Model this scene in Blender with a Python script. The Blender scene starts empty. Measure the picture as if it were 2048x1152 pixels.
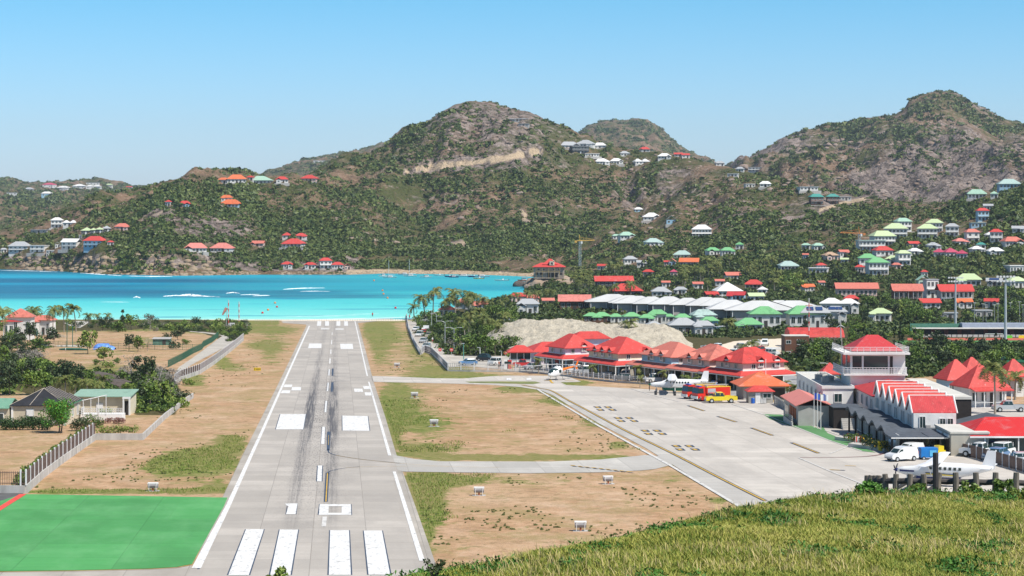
import bpy, math, random
import numpy as np
from math import sin, cos, pi, radians, hypot, atan2
# ------------------------------------------------------------------ camera, light, exposure
F=4000.0; CX=1024.0; HY=434.0; H=39.0        # photo pixels (2048 wide), camera 39 m above the sea
scene=bpy.context.scene
COL=scene.collection
cam=bpy.data.cameras.new('camera'); camo=bpy.data.objects.new('camera',cam); COL.objects.link(camo)
camo.location=(0,0,H); camo.rotation_euler=(pi/2,0,0)
cam.sensor_width=36; cam.lens=F/2048*36; cam.shift_y=(HY-576)/2048.0
cam.clip_start=1; cam.clip_end=60000
scene.camera=camo
SUN_EL=radians(55); SUN_AZ=atan2(0.80,-0.60)        # direction to the sun: +X right, slightly behind the camera
w=bpy.data.worlds.new("World"); scene.world=w; w.use_nodes=True
nt=w.node_tree; nt.nodes.clear()
sky=nt.nodes.new('ShaderNodeTexSky'); sky.sky_type='NISHITA'; sky.sun_disc=False
sky.sun_elevation=SUN_EL; sky.sun_rotation=SUN_AZ; sky.altitude=50; sky.air_density=1.0; sky.dust_density=0.6; sky.ozone_density=2.0
hs=nt.nodes.new('ShaderNodeHueSaturation'); hs.inputs['Saturation'].default_value=1.0; hs.inputs['Hue'].default_value=0.5
bg=nt.nodes.new('ShaderNodeBackground'); bg.inputs['Strength'].default_value=0.072
wo=nt.nodes.new('ShaderNodeOutputWorld')
tc=nt.nodes.new('ShaderNodeTexCoord'); sz=nt.nodes.new('ShaderNodeSeparateXYZ'); nt.links.new(tc.outputs['Generated'],sz.inputs[0])
vr=nt.nodes.new('ShaderNodeValToRGB'); nt.links.new(sz.outputs[2],vr.inputs[0])     # clear tropical air: deeper blue away from the horizon
for i,(p_,c_) in enumerate(((0.0,(1.38,1.62,2.36)),(.045,(1.16,1.56,2.10)),(.11,(.66,1.42,1.86)),(.4,(.70,.92,1.05)))):
    if i>1: vr.color_ramp.elements.new(p_)
    vr.color_ramp.elements[i].position=p_; vr.color_ramp.elements[i].color=(*c_,1)
mu=nt.nodes.new('ShaderNodeMix'); mu.data_type='RGBA'; mu.blend_type='MULTIPLY'; mu.inputs[0].default_value=1
nt.links.new(sky.outputs[0],hs.inputs['Color']); nt.links.new(hs.outputs[0],mu.inputs[6]); nt.links.new(vr.outputs[0],mu.inputs[7]); nt.links.new(mu.outputs[2],bg.inputs['Color']); nt.links.new(bg.outputs[0],wo.inputs[0])
sl=bpy.data.lights.new('sun','SUN'); sl.energy=5.0; sl.angle=radians(0.5); sl.color=(1.0,0.95,0.87)
so=bpy.data.objects.new('sun',sl); COL.objects.link(so)
sd=(sin(SUN_AZ)*cos(SUN_EL), cos(SUN_AZ)*cos(SUN_EL), sin(SUN_EL))
so.rotation_euler=(pi/2-SUN_EL,0,atan2(sd[1],sd[0])+pi/2); so.location=(300,-200,500)
vs=scene.view_settings; vs.view_transform='Standard'; vs.look='None'; vs.exposure=0.27; vs.gamma=1; vs.use_curve_mapping=False
scene.render.engine='CYCLES'
scene.cycles.max_bounces=6; scene.cycles.diffuse_bounces=2; scene.cycles.glossy_bounces=2; scene.cycles.transparent_max_bounces=8
scene.cycles.use_denoising=True
R=random.Random(7)
# ------------------------------------------------------------------ helpers
def srgb(r,g,b):
    f=lambda c:(c/12.92 if c<=.04045 else ((c+.055)/1.055)**2.4)
    return (f(r/255),f(g/255),f(b/255))
def tag(o,label=None,cat=None,group=None,kind=None):
    if label: o['label']=label
    if cat: o['category']=cat
    if group: o['group']=group
    if kind: o['kind']=kind
    return o
def empty(name,loc=(0,0,0),rz=0.0):
    o=bpy.data.objects.new(name,None); COL.objects.link(o); o.location=loc; o.rotation_euler=(0,0,rz); return o
def link(name,me,parent=None):
    o=bpy.data.objects.new(name,me); COL.objects.link(o); o.parent=parent; return o
def kids(o): return [c for c in KID.get(o.name,[])]
KID={}
def child(o,p):
    o.parent=p; KID.setdefault(p.name,[]).append(o); return o
def copy_tree(o,parent=None,loc=None,rz=None,scale=None):
    c=o.copy(); COL.objects.link(c)
    for k in ('label',):
        if k in c.keys() and parent is None: del c[k]
    if parent: child(c,parent)
    if loc is not None: c.location=loc
    if rz is not None: c.rotation_euler=(0,0,rz)
    if scale is not None: c.scale=(scale,)*3 if not hasattr(scale,'__len__') else scale
    for ch in kids(o): copy_tree(ch,c)
    return c
class MB:
    """collects faces into ONE mesh object"""
    def __init__(s): s.v=[]; s.f=[]; s.mi=[]; s.m=0; s.T=None
    def add(s,vs,fs):
        b=len(s.v)
        if s.T:
            ox,oy,oz,c,n=s.T
            vs=[(ox+x*c-y*n, oy+x*n+y*c, oz+z) for x,y,z in vs]
        s.v+=vs
        for f in fs: s.f.append([b+i for i in f]); s.mi.append(s.m)
        return s
    def at(s,x=0,y=0,z=0,rz=0): s.T=(x,y,z,cos(rz),sin(rz)); return s
    def box(s,x,y,z,sx,sy,sz,rz=0,taper=1.0):
        """box centred x,y with its bottom at z"""
        c,n=cos(rz),sin(rz); v=[]
        for k,(zz,t) in enumerate(((z,1),(z+sz,taper))):
            for dx,dy in ((-1,-1),(1,-1),(1,1),(-1,1)):
                a=dx*sx/2*t; b=dy*sy/2*t; v.append((x+a*c-b*n,y+a*n+b*c,zz))
        return s.add(v,[(3,2,1,0),(4,5,6,7),(0,1,5,4),(1,2,6,5),(2,3,7,6),(3,0,4,7)])
    def poly(s,pts): return s.add(list(pts),[tuple(range(len(pts)))])
    def hip(s,x,y,z,sx,sy,h,ridge=0.4,th=0.18,over=0.0,axis='x'):
        """hipped roof, ridge length = ridge*long side"""
        a,b=sx/2+over,sy/2+over; rl=(sx if axis=='x' else sy)/2*ridge
        r0,r1=((x-rl,y),(x+rl,y)) if axis=='x' else ((x,y-rl),(x,y+rl))
        v=[(x-a,y-b,z),(x+a,y-b,z),(x+a,y+b,z),(x-a,y+b,z)]+[(x-a,y-b,z+th),(x+a,y-b,z+th),(x+a,y+b,z+th),(x-a,y+b,z+th)]+[(r0[0],r0[1],z+th+h),(r1[0],r1[1],z+th+h)]
        f=[(3,2,1,0),(0,1,5,4),(1,2,6,5),(2,3,7,6),(3,0,4,7)]
        if axis=='x': f+=[(4,5,9,8),(5,6,9),(6,7,8,9),(7,4,8)]
        else: f+=[(4,5,8),(5,6,9,8),(6,7,9),(7,4,8,9)]
        return s.add(v,f)
    def gable(s,x,y,z,sx,sy,h,th=0.15,over=0.3,axis='x'):
        a,b=sx/2+over,sy/2+over
        if axis=='x':
            v=[(x-a,y-b,z),(x+a,y-b,z),(x+a,y+b,z),(x-a,y+b,z),(x-a,y,z+h),(x+a,y,z+h)]
            v+=[(p,q,r+th) for p,q,r in v]
            f=[(0,4,5,1),(3,2,5,4),(6,7,11,10),(9,10,11,8),(0,1,7,6),(2,3,9,8),(0,6,10,4),(4,10,9,3),(1,5,11,7),(5,2,8,11)]
        else:
            v=[(x-a,y-b,z),(x-a,y+b,z),(x+a,y+b,z),(x+a,y-b,z),(x,y-b,z+h),(x,y+b,z+h)]
            v+=[(p,q,r+th) for p,q,r in v]
            f=[(0,1,5,4),(3,4,5,2),(6,10,11,7),(9,8,11,10),(0,6,7,1),(2,8,9,3),(0,4,10,6),(4,3,9,10),(1,7,11,5),(5,11,8,2)]
        return s.add(v,f)
    def prism(s,prof,y0,y1,plane='xz'):
        """profile [(a,b)] extruded; plane xz: along y"""
        n=len(prof)
        if plane=='xz': v=[(a,y0,b) for a,b in prof]+[(a,y1,b) for a,b in prof]
        elif plane=='yz': v=[(y0,a,b) for a,b in prof]+[(y1,a,b) for a,b in prof]
        else: v=[(a,b,y0) for a,b in prof]+[(a,b,y1) for a,b in prof]
        f=[tuple(range(n)),tuple(range(2*n-1,n-1,-1))]+[(i,(i+1)%n+n,(i+1)%n) if False else (i,i+n,(i+1)%n+n,(i+1)%n) for i in range(n)]
        return s.add(v,f)
    def tube(s,pts,rad,n=6,cap=True):
        """tube through points; rad number or list"""
        if not hasattr(rad,'__len__'): rad=[rad]*len(pts)
        v=[]; f=[]
        for i,p in enumerate(pts):
            a=pts[max(0,i-1)]; b=pts[min(len(pts)-1,i+1)]
            d=[b[k]-a[k] for k in range(3)]; L=math.sqrt(sum(q*q for q in d)) or 1; d=[q/L for q in d]
            up=(0,0,1) if abs(d[2])<.9 else (1,0,0)
            u=(d[1]*up[2]-d[2]*up[1],d[2]*up[0]-d[0]*up[2],d[0]*up[1]-d[1]*up[0]); L=math.sqrt(sum(q*q for q in u)); u=[q/L for q in u]
            w_=(d[1]*u[2]-d[2]*u[1],d[2]*u[0]-d[0]*u[2],d[0]*u[1]-d[1]*u[0])
            for k in range(n):
                t=2*pi*k/n; v.append(tuple(p[j]+rad[i]*(cos(t)*u[j]+sin(t)*w_[j]) for j in range(3)))
        for i in range(len(pts)-1):
            for k in range(n): f.append((i*n+k,i*n+(k+1)%n,(i+1)*n+(k+1)%n,(i+1)*n+k))
        if cap: f.append(tuple(range(n-1,-1,-1))); f.append(tuple((len(pts)-1)*n+k for k in range(n)))
        return s.add(v,f)
    def cyl(s,x,y,z,r,h,n=10,r2=None): return s.tube([(x,y,z),(x,y,z+h)],[r,r if r2 is None else r2],n)
    def disc(s,x,y,z,r,wd,n=14):
        """wheel: cylinder with its axis along y"""
        return s.tube([(x,y-wd/2,z),(x,y+wd/2,z)],[r,r],n)
    def loft(s,secs,cap=True,close=True):
        """secs: list of rings (same count) of 3d points"""
        n=len(secs[0]); v=[p for r in secs for p in r]; f=[]
        for i in range(len(secs)-1):
            for k in range(n if close else n-1): f.append((i*n+k,i*n+(k+1)%n,(i+1)*n+(k+1)%n,(i+1)*n+k))
        if cap: f.append(tuple(range(n-1,-1,-1))); f.append(tuple((len(secs)-1)*n+k for k in range(n)))
        return s.add(v,f)
    def mesh(s,name,mats,smooth=False):
        me=bpy.data.meshes.new(name); me.from_pydata(s.v,[],s.f)
        if not isinstance(mats,(list,tuple)): mats=[mats]
        for m in mats: me.materials.append(m)
        if len(mats)>1: me.polygons.foreach_set('material_index',s.mi)
        if smooth: me.polygons.foreach_set('use_smooth',[True]*len(s.f))
        me.update(); return me
    def build(s,name,mats,parent=None,smooth=False,loc=None,rz=None):
        o=bpy.data.objects.new(name,s.mesh(name,mats,smooth)); COL.objects.link(o)
        if parent: child(o,parent)
        if loc is not None: o.location=loc
        if rz is not None: o.rotation_euler=(0,0,rz)
        return o
def npmesh(name,V,Fc,mats,k=4,attr=None,smooth=False):
    """numpy mesh: V (n,3), Fc (m,k)"""
    me=bpy.data.meshes.new(name); me.vertices.add(len(V)); me.vertices.foreach_set('co',np.asarray(V,np.float32).ravel())
    m=len(Fc); me.loops.add(m*k); me.polygons.add(m)
    me.loops.foreach_set('vertex_index',np.asarray(Fc,np.int32).ravel())
    me.polygons.foreach_set('loop_start',np.arange(0,m*k,k,dtype=np.int32))
    me.polygons.foreach_set('loop_total',np.full(m,k,np.int32))
    if smooth: me.polygons.foreach_set('use_smooth',np.ones(m,bool))
    for mt in (mats if isinstance(mats,(list,tuple)) else [mats]): me.materials.append(mt)
    me.update(calc_edges=True)
    if attr is not None:
        for nm,A in attr.items():
            a=me.color_attributes.new(nm,'FLOAT_COLOR','POINT'); a.data.foreach_set('color',np.asarray(A,np.float32).ravel())
    return me
# ------------------------------------------------------------------ noise
def _hash(i,j,s):
    n=(i*374761393+j*668265263+s*1442695041)&0xffffffff
    n=((n^(n>>13))*1274126177)&0xffffffff
    return ((n^(n>>16))&0xffffff)/float(0xffffff)
def vnoise(x,y,s=0):
    x=np.asarray(x,float); y=np.asarray(y,float)
    i=np.floor(x).astype(np.int64); j=np.floor(y).astype(np.int64); u=x-i; v=y-j
    u=u*u*(3-2*u); v=v*v*(3-2*v)
    a=_hash(i,j,s); b=_hash(i+1,j,s); c=_hash(i,j+1,s); d=_hash(i+1,j+1,s)
    return (a*(1-u)+b*u)*(1-v)+(c*(1-u)+d*u)*v
def fbm(x,y,s=0,o=4,ridge=False):
    t=0; a=1; n=0
    for k in range(o):
        q=vnoise(x*2**k+13.7*k,y*2**k-7.1*k,s+k)
        if ridge: q=1-abs(2*q-1)
        t=t+a*q; n+=a; a*=.5
    return t/n
# ------------------------------------------------------------------ materials
MATS={}
def nm(name):
    m=bpy.data.materials.new(name); m.use_nodes=True; t=m.node_tree; t.nodes.clear()
    o=t.nodes.new('ShaderNodeOutputMaterial'); p=t.nodes.new('ShaderNodeBsdfPrincipled'); t.links.new(p.outputs[0],o.inputs[0])
    return m,t,p
class G:
    """tiny node helper"""
    def __init__(s,t): s.t=t
    def n(s,ty,**k):
        q=s.t.nodes.new('ShaderNode'+ty)
        for a,b in k.items():
            if a.startswith('i_'): q.inputs[a[2:].replace('_',' ')].default_value=b
            else: setattr(q,a,b)
        return q
    def l(s,a,b): s.t.links.new(a,b)
    def pos(s,sc=(1,1,1),rot=0):
        g=s.n('NewGeometry'); m=s.n('Mapping'); m.inputs['Scale'].default_value=sc; m.inputs['Rotation'].default_value=(0,0,rot)
        s.l(g.outputs['Position'],m.inputs[0]); return m.outputs[0]
    def obj(s,sc=(1,1,1),rot=0):
        g=s.n('TexCoord'); m=s.n('Mapping'); m.inputs['Scale'].default_value=sc; m.inputs['Rotation'].default_value=(0,0,rot)
        s.l(g.outputs['Object'],m.inputs[0]); return m.outputs[0]
    def noise(s,vec,scale=1,detail=3,rough=.55,out='Fac',dist=0):
        q=s.n('TexNoise'); q.inputs['Scale'].default_value=scale; q.inputs['Detail'].default_value=detail; q.inputs['Roughness'].default_value=rough; q.inputs['Distortion'].default_value=dist
        s.l(vec,q.inputs['Vector']); return q.outputs[out]
    def ramp(s,fac,stops):
        q=s.n('ValToRGB'); e=q.color_ramp.elements
        while len(e)<len(stops): e.new(.5)
        for i,(p,c) in enumerate(stops):
            e[i].position=p; e[i].color=(c,c,c,1) if not hasattr(c,'__len__') else (*c,1)
        s.l(fac,q.inputs[0]); return q.outputs[0]
    def mix(s,f,a,b,mode='MIX'):
        q=s.n('Mix',data_type='RGBA',blend_type=mode)
        for v,i in ((f,0),(a,6),(b,7)):
            if hasattr(v,'is_linked') or isinstance(v,bpy.types.NodeSocket): s.l(v,q.inputs[i])
            elif i==0: q.inputs[0].default_value=v
            else: q.inputs[i].default_value=(*v,1)
        return q.outputs[2]
    def math(s,op,a,b=0.0,clamp=False):
        q=s.n('Math',operation=op,use_clamp=clamp)
        for v,i in ((a,0),(b,1)):
            if isinstance(v,bpy.types.NodeSocket): s.l(v,q.inputs[i])
            else: q.inputs[i].default_value=v
        return q.outputs[0]
    def bump(s,h,strength=.3,dist=.1):
        q=s.n('Bump'); q.inputs['Strength'].default_value=strength; q.inputs['Distance'].default_value=dist
        s.l(h,q.inputs['Height']); return q.outputs[0]
def plain(name,c,rough=.7,var=.12,scale=1.5,metal=0,spec=.4,stretch=(1,1,1),bump=0):
    """plain material with a little wear noise"""
    if name in MATS: return MATS[name]
    m,t,p=nm(name); g=G(t); v=g.obj(stretch)
    f=g.noise(v,scale,4,.6); lo=tuple(x*(1-var) for x in c); hi=tuple(min(1,x*(1+var)) for x in c)
    col=g.ramp(f,[(.3,lo),(.7,hi)]); g.l(col,p.inputs['Base Color']); p.inputs['Roughness'].default_value=rough
    p.inputs['Metallic'].default_value=metal; p.inputs['Specular IOR Level'].default_value=spec
    if bump: g.l(g.bump(f,bump,.1),p.inputs['Normal'])
    MATS[name]=m; return m
def stripes(name,c,c2,scale=6,axis='x',rough=.6,wear=.25,wc=None,horiz=False):
    """sheet-metal or boards: fine lines plus streaky wear"""
    if name in MATS: return MATS[name]
    m,t,p=nm(name); g=G(t); v=g.obj()
    wv=g.n('TexWave',wave_type='BANDS',bands_direction={'x':'X','y':'Y','z':'Z'}[axis]); wv.inputs['Scale'].default_value=scale; wv.inputs['Distortion'].default_value=0
    g.l(v,wv.inputs[0]); ln=g.ramp(wv.outputs['Fac'],[(0,1),(.12,0)])
    n1=g.noise(g.obj((.5,.5,.5)),1.2,5,.65); col=g.ramp(n1,[(.35,tuple(x*.86 for x in c)),(.65,tuple(min(1,x*1.1) for x in c))])
    if wc:
        n2=g.noise(g.obj((1.5,1.5,.4)),1.6,4,.6); col=g.mix(g.ramp(n2,[(.62,0),(.72,wear)]),col,wc)
    col=g.mix(ln,col,c2); g.l(col,p.inputs['Base Color']); p.inputs['Roughness'].default_value=rough
    MATS[name]=m; return m
# ------------------------------------------------------------------ terrain height field (columns = bearing px, rows = distance Y)
PXS=np.arange(-560,2621,5.0); 
YR=[95.0]
while YR[-1]<6300: YR.append(YR[-1]*1.0052)
YR=np.array(YR)
def T(px,*tb): return np.interp(px,tb[0::2],tb[1::2])
px=PXS
zp=lambda py,Y:H-(py-HY)/F*Y
ns=T(px,-560,757,600,757,800,757,830,765,850,784,900,839,1000,923,1055,1000,1075,1080,1110,900,2700,850)
land=T(px,1060,0,1095,1)
fs=T(px,-560,1640,0,1500,120,1444,200,1368,350,1333,500,1356,700,1356,770,1385,960,1356,1060,1311,1100,1340,1300,1150,1500,1050,1700,985,2048,935,2700,900)
LN=[]
def line(Y,z): LN.append((np.broadcast_to(np.asarray(Y,float),px.shape).copy(),np.broadcast_to(np.asarray(z,float),px.shape).copy()))
line(90,15.3-1.8); line(400,7.3); line(720,.9); line(738,.54)
line(ns-6,T(px,-560,.5,830,.5,850,.9,1000,1.6,1095,2.5,2700,3))
line(ns+4,T(px,1060,-.6,1095,2.6,2700,3.2))
line(ns+34,T(px,1060,-3.5,1095,2.8,2700,3.6))
line(fs-34,T(px,1060,-3.5,1095,4,2700,4.6)); line(fs,T(px,-560,.3,1060,.5,1095,4.5,2700,5.5))
yb=fs+T(px,-560,40,900,45,1100,70,2700,90)
line(yb,zp(T(px,-560,508,0,508,100,512,200,508,300,508,400,512,500,514,600,522,700,528,900,530,1000,530,1100,530,1200,528,1300,525,1500,530,1700,535,2048,540,2700,545),yb))
y1=T(px,-560,1780,0,1720,200,1780,400,1800,650,1850,750,1700,1300,1650,1500,1450,1700,1300,2048,1140,2700,1100)
r1=T(px,-560,500,-100,478,0,466,60,448,100,436,150,416,200,394,250,389,290,385,330,372,380,357,430,353,530,363,600,367,650,372,700,385,750,410,850,430,1300,430,1500,440,1700,450,1850,450,2048,450,2700,450)
line(y1,zp(r1,y1))
y2=T(px,-560,2150,300,2150,650,2150,975,2200,1150,2150,1400,1950,1550,1800,1650,1620,1850,1450,2048,1350,2700,1320)
r2=T(px,-560,520,0,500,300,440,450,405,550,388,600,372,640,364,670,352,700,332,740,312,770,297,800,272,830,256,860,240,885,222,910,212,950,209,980,209,1010,214,1060,226,1080,240,1110,262,1140,276,1160,282,1200,291,1260,298,1330,306,1400,318,1450,330,1500,340,1560,358,1600,372,1680,384,1760,395,1850,402,1900,395,1950,386,2000,372,2048,358,2200,335,2700,330)
line(y2,zp(r2,y2)-T(px,600,0,700,0,1150,2,1500,4,2700,3))
yd=y2+T(px,-560,420,1400,420,1600,330,2700,330); line(yd,T(px,-560,10,600,15,1500,25,2700,25))
y0=T(px,-560,2800,1350,2800,1560,2250,2700,2200)
b0=T(px,-560,430,300,430,600,420,1100,415,1400,400,1500,372,1600,372,1700,376,1760,362,1800,352,1850,338,1900,322,1940,312,1980,318,2010,330,2048,345,2700,350)
line(y0,zp(b0,y0)); line(y0+90,zp(b0,y0)+T(px,1500,2,1800,6,1900,2,1960,-6,2700,4))
yB=T(px,-560,5000,1400,5200,1500,2900,2700,2900)
bB=T(px,-560,400,-300,385,-100,370,0,367,60,372,110,373,150,371,200,370,250,376,290,386,350,402,480,385,530,353,560,345,600,332,650,319,700,309,740,300,780,293,850,300,950,330,1080,320,1150,278,1163,268,1180,257,1200,249,1240,243,1275,241,1295,247,1310,256,1325,268,1340,280,1355,293,1372,305,1400,322,1440,337,1470,333,1500,317,1540,297,1570,282,1600,271,1650,256,1700,247,1740,242,1790,236,1808,224,1820,204,1850,190,1870,184,1900,188,1920,197,1940,210,1970,228,2000,243,2048,258,2100,262,2300,300,2700,340)
line(yB,zp(bB,yB)); line(yB+800,-10.); line(6400,-14.)
YL=np.array([l[0] for l in LN]); ZL=np.array([l[1] for l in LN])
for k in range(1,len(YL)): YL[k]=np.maximum(YL[k],YL[k-1]+3)
dY=np.diff(YL,axis=0); S=np.diff(ZL,axis=0)/dY
Mx=np.zeros_like(YL); Mx[0]=S[0]; Mx[-1]=S[-1]
for k in range(1,len(YL)-1):
    a,b=S[k-1],S[k]; w1=2*dY[k]+dY[k-1]; w2=dY[k]+2*dY[k-1]
    with np.errstate(divide='ignore',invalid='ignore'): hm=(w1+w2)/(w1/a+w2/b)
    Mx[k]=np.where(a*b>0,hm,0)
Z=np.zeros((len(YR),len(px)))
for c in range(len(px)):
    k=np.clip(np.searchsorted(YL[:,c],YR)-1,0,len(YL)-2); h=dY[k,c]; t=np.clip((YR-YL[k,c])/h,0,1)
    Z[:,c]=(2*t**3-3*t**2+1)*ZL[k,c]+(t**3-2*t**2+t)*h*Mx[k,c]+(-2*t**3+3*t**2)*ZL[k+1,c]+(t**3-t**2)*h*Mx[k+1,c]
PX2,Y2=np.meshgrid(PXS,YR); X2=(PX2-CX)/F*Y2
hill=np.clip((Y2-(fs+10)[None,:])/60,0,1)
far=np.clip((Y2-2350)/300,0,1)
gul=(fbm(X2/70+.3*fbm(X2/200,Y2/200,5,2),Y2/420,61,4,True)-.6)*46+(fbm(X2/26,Y2/120,66,3,True)-.6)*13
nz=(fbm(X2/260,Y2/260,3,4)-.5)*34+(fbm(X2/90,Y2/90,11,4,True)-.5)*22
nz2=(fbm(X2/35,Y2/35,21,4,True)-.5)*9
lo=np.clip((Z-3)/60,0,1)*.75+.25
town=np.clip((PX2-1250)/250,0,1)*np.clip((1500-Y2)/350,0,1)
amp=hill*lo*(1-.8*town)*np.where(Y2>3500,.55,1)
# keep the skyline lines: damp the long waves at the ridges
dr=np.minimum(abs(Y2-y2[None,:]),abs(Y2-yB[None,:])*.4); damp=np.clip(dr/260,.12,1)
near_r1=np.clip(abs(Y2-y1[None,:])/200,.25,1); near_r1=near_r1+(1-near_r1)*np.clip((PX2-560)/260,0,1)
Z=Z+amp*(nz*damp*near_r1+gul*np.clip(damp*1.4-.1,0,1)*near_r1+nz2*(.5+far*1.3)*np.clip(damp+.25,0,1))
# gully ridges on the far rocky mountain
rk=np.clip((PX2-1400)/120,0,1)*np.clip((Y2-1950)/200,0,1)
q=(fbm(X2/150+Y2/400,Y2/170,31,5,True)-.55)*46
Z+=rk*(q*1.5+(fbm(X2/60,Y2/90,36,4,True)-.55)*30)*np.clip(damp+.05,0,1)*np.clip((3400-Y2)/300,0,1)
# sea cliffs
cl=np.exp(-((Y2-(fs+26)[None,:])/20)**2)*np.clip((1030-PX2)/200,0,1)
Z+=cl*(fbm(X2/9,Y2/9,41,3,True)*7-1)*T(PX2.ravel(),-560,.5,60,1,150,1.2,330,1.5,420,.8,520,.3,1000,.2).reshape(PX2.shape)
# low mound of waste ground beside the runway end, garden bump on the left
def bump2(pxc,Yc,rx,ry,h,p=2):
    global Z
    X0=(pxc-CX)/F*Yc; d=((X2-X0)/rx)**2+((Y2-Yc)/ry)**2; Z+=h*np.exp(-d**(p/2))
PYg=HY+(H-Z)/Y2*F
def ztab(pxv,Yv):
    i=np.clip((np.asarray(pxv,float)-PXS[0])/5.0,0,len(PXS)-1.001); j=np.clip(np.log(np.asarray(Yv,float)/YR[0])/math.log(1.0052),0,len(YR)-1.001)
    a=i.astype(int); b=j.astype(int); u=i-a; v=j-b
    return (Z[b,a]*(1-u)+Z[b,a+1]*u)*(1-v)+(Z[b+1,a]*(1-u)+Z[b+1,a+1]*u)*v
def zat(x,y): return float(ztab(CX+F*x/y,y))
_cache={}
def PL(pxv,pyv,ymin=100,ymax=6000):
    """first terrain point seen at a photo pixel"""
    Yv=np.geomspace(ymin,ymax,3000); pz=HY+(H-ztab(np.full_like(Yv,pxv),Yv))/Yv*F
    k=np.nonzero(pz<=pyv)[0]
    if len(k)==0: k=[len(Yv)-1]
    Y=Yv[k[0]]
    if k[0]>0:
        a,b=pz[k[0]-1],pz[k[0]]; 
        if a!=b: Y=Yv[k[0]-1]+(Yv[k[0]]-Yv[k[0]-1])*np.clip((a-pyv)/(a-b),0,1)
    return ((pxv-CX)/F*Y,float(Y),float(ztab(pxv,Y)))
def U(pxv,pyv,dz=0.0):
    """point on the sloping airfield plane under a photo pixel"""
    Y=(H-15.3-dz)*F/(pyv-HY-.02*F); return ((pxv-CX)/F*Y,Y,15.3-.02*Y+dz)
# ---- ground cover masks: R grass, G sand, B bare rock/dirt
grass=np.zeros_like(Z); sand=np.zeros_like(Z); rock=np.zeros_like(Z)
def blob(a,b,rx,ry,s,arr):
    d=((PX2-a)/rx)**2+((PYg-b)/ry)**2; arr+=s*np.exp(-d)*(Y2<760)
for b in ((850,760,150,60,.0),(820,700,70,50,.2),(900,830,120,50,.18),(950,900,200,20,.25),(560,700,70,60,.2),(430,800,60,60,.12),(1000,960,160,16,.4),(860,1000,60,60,.35),(1250,930,160,14,.4),(860,705,60,60,.5),(760,665,40,22,.9),(760,700,22,40,.5),(900,745,60,10,.9),(775,860,20,70,1.1),(800,800,40,40,.75),(850,850,60,26,.6),(840,900,50,14,.5),(1000,916,120,6,1.2),(1200,914,80,5,1.0),
          (850,990,34,60,1.3),(840,1060,25,50,1.2),(880,960,70,14,.7),(1120,930,70,5,.0),(1050,778,60,8,1.1),(1130,800,40,14,.9),(1190,845,40,16,.6),(1240,890,30,10,.6),(1080,800,30,14,.3),(1340,960,40,16,.4),(1440,1000,30,8,.8),
          (400,925,75,26,1.6),(330,935,40,16,.9),(450,880,40,18,.5),(470,890,30,14,.7),(430,975,60,14,.7),(300,983,180,5,1.1),(120,984,80,4,.9),(540,700,30,40,.35),(470,735,30,10,.5),(520,690,50,8,.5),(560,660,50,10,.5),(390,760,25,14,.8),(440,720,20,14,.8),(500,800,30,14,.25),
          (1250,790,70,6,1.0),(1150,765,40,5,1.0),(1400,782,50,8,.9),(950,752,80,4,1.0),(240,700,150,10,.3),(60,650,120,14,.6),(250,655,200,9,.8),(430,655,80,12,1.1),(300,680,60,8,.5),(1130,770,30,4,1),(1950,745,90,12,.3),(40,760,60,30,.9),(200,760,100,40,.8),(800,640,40,4,.8),(755,650,20,10,.8)): blob(*b,grass)
sand+=np.exp(-((Y2-(ns-4)[None,:])/np.where(PX2>560,14,9))**2)*(PX2<1060)*np.clip((PX2-300)/200,0.25,1)
sand+=np.exp(-((Y2-(fs+4)[None,:])/9)**2)*(PX2>690)*(PX2<1110)
tw=(Y2>745)&(Y2<1400)&(hill<.9); pass
grass=np.where((Y2>700)&(Y2<752)&(PX2<560),.9,grass)
rock=np.where(hill>0,.35,0)
rock+=np.clip(1-(Z-2)/14,0,1)*(hill>0)*(PX2<720)*.9
rock+=rk*.06+far*.0+rk*.62*np.clip((fbm(X2/170,Y2/170,47,3)-.48)*4,0,1)
dome=np.exp(-(((PX2-1880)/170)**2+((PYg-365)/36)**2)**2)*(Y2>1950); rock+=dome*1.2
for b in ((980,260,150,60,.35),(900,395,60,20,.3),(950,325,150,14,.5),(1300,380,90,18,.4),(420,455,90,28,.6),(330,430,40,14,.5),(1600,440,80,30,.3),(1680,405,60,20,.5),(1260,400,25,25,.5),(1450,430,60,40,.25),(1340,345,60,12,.4),(700,480,100,14,.2),(900,490,80,12,.35),(1120,440,60,40,.2),(870,225,60,30,.2),(790,265,50,40,.15),(1000,230,100,30,.2),(1920,505,50,20,.35),(1820,548,60,12,.3)):
    d=((PX2-b[0])/b[2])**2+((PYg-b[1])/b[3])**2; rock+=b[4]*np.exp(-d)*(Y2>1000)
def road_mask(pts,wd,amt=1.2):
    """bare track: polyline in photo pixels"""
    global rock,sand
    best=np.full(Z.shape,1e9)
    for (a,b),(c,d) in zip(pts[:-1],pts[1:]):
        L=(c-a)**2+(d-b)**2; t=np.clip(((PX2-a)*(c-a)+(PYg-b)*(d-b))/L,0,1)
        best=np.minimum(best,np.hypot(PX2-a-t*(c-a),PYg-b-t*(d-b)))
    m=np.clip(1.4-best/wd,0,1)*(Y2>1000)*(Y2<2400); sand+=m*.75*amt; rock+=m*1.2
road_mask([(815,343),(880,332),(960,322),(1020,314),(1080,303)],6.5)
road_mask([(1042,420),(1052,432),(1044,444),(1060,448)],3.5)
road_mask([(680,475),(735,478),(800,484)],1.5,.7); road_mask([(905,488),(930,482),(925,492)],4,.7); road_mask([(980,505),(1100,512)],2.0,.5)
road_mask([(1640,420),(1690,405),(1730,398)],4,1.); road_mask([(1730,545),(1800,555),(1830,570)],2.5); road_mask([(2000,440),(2048,462)],3.); road_mask([(290,432),(330,424)],5,.6); road_mask([(1000,545),(1060,553)],3,.3)
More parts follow.
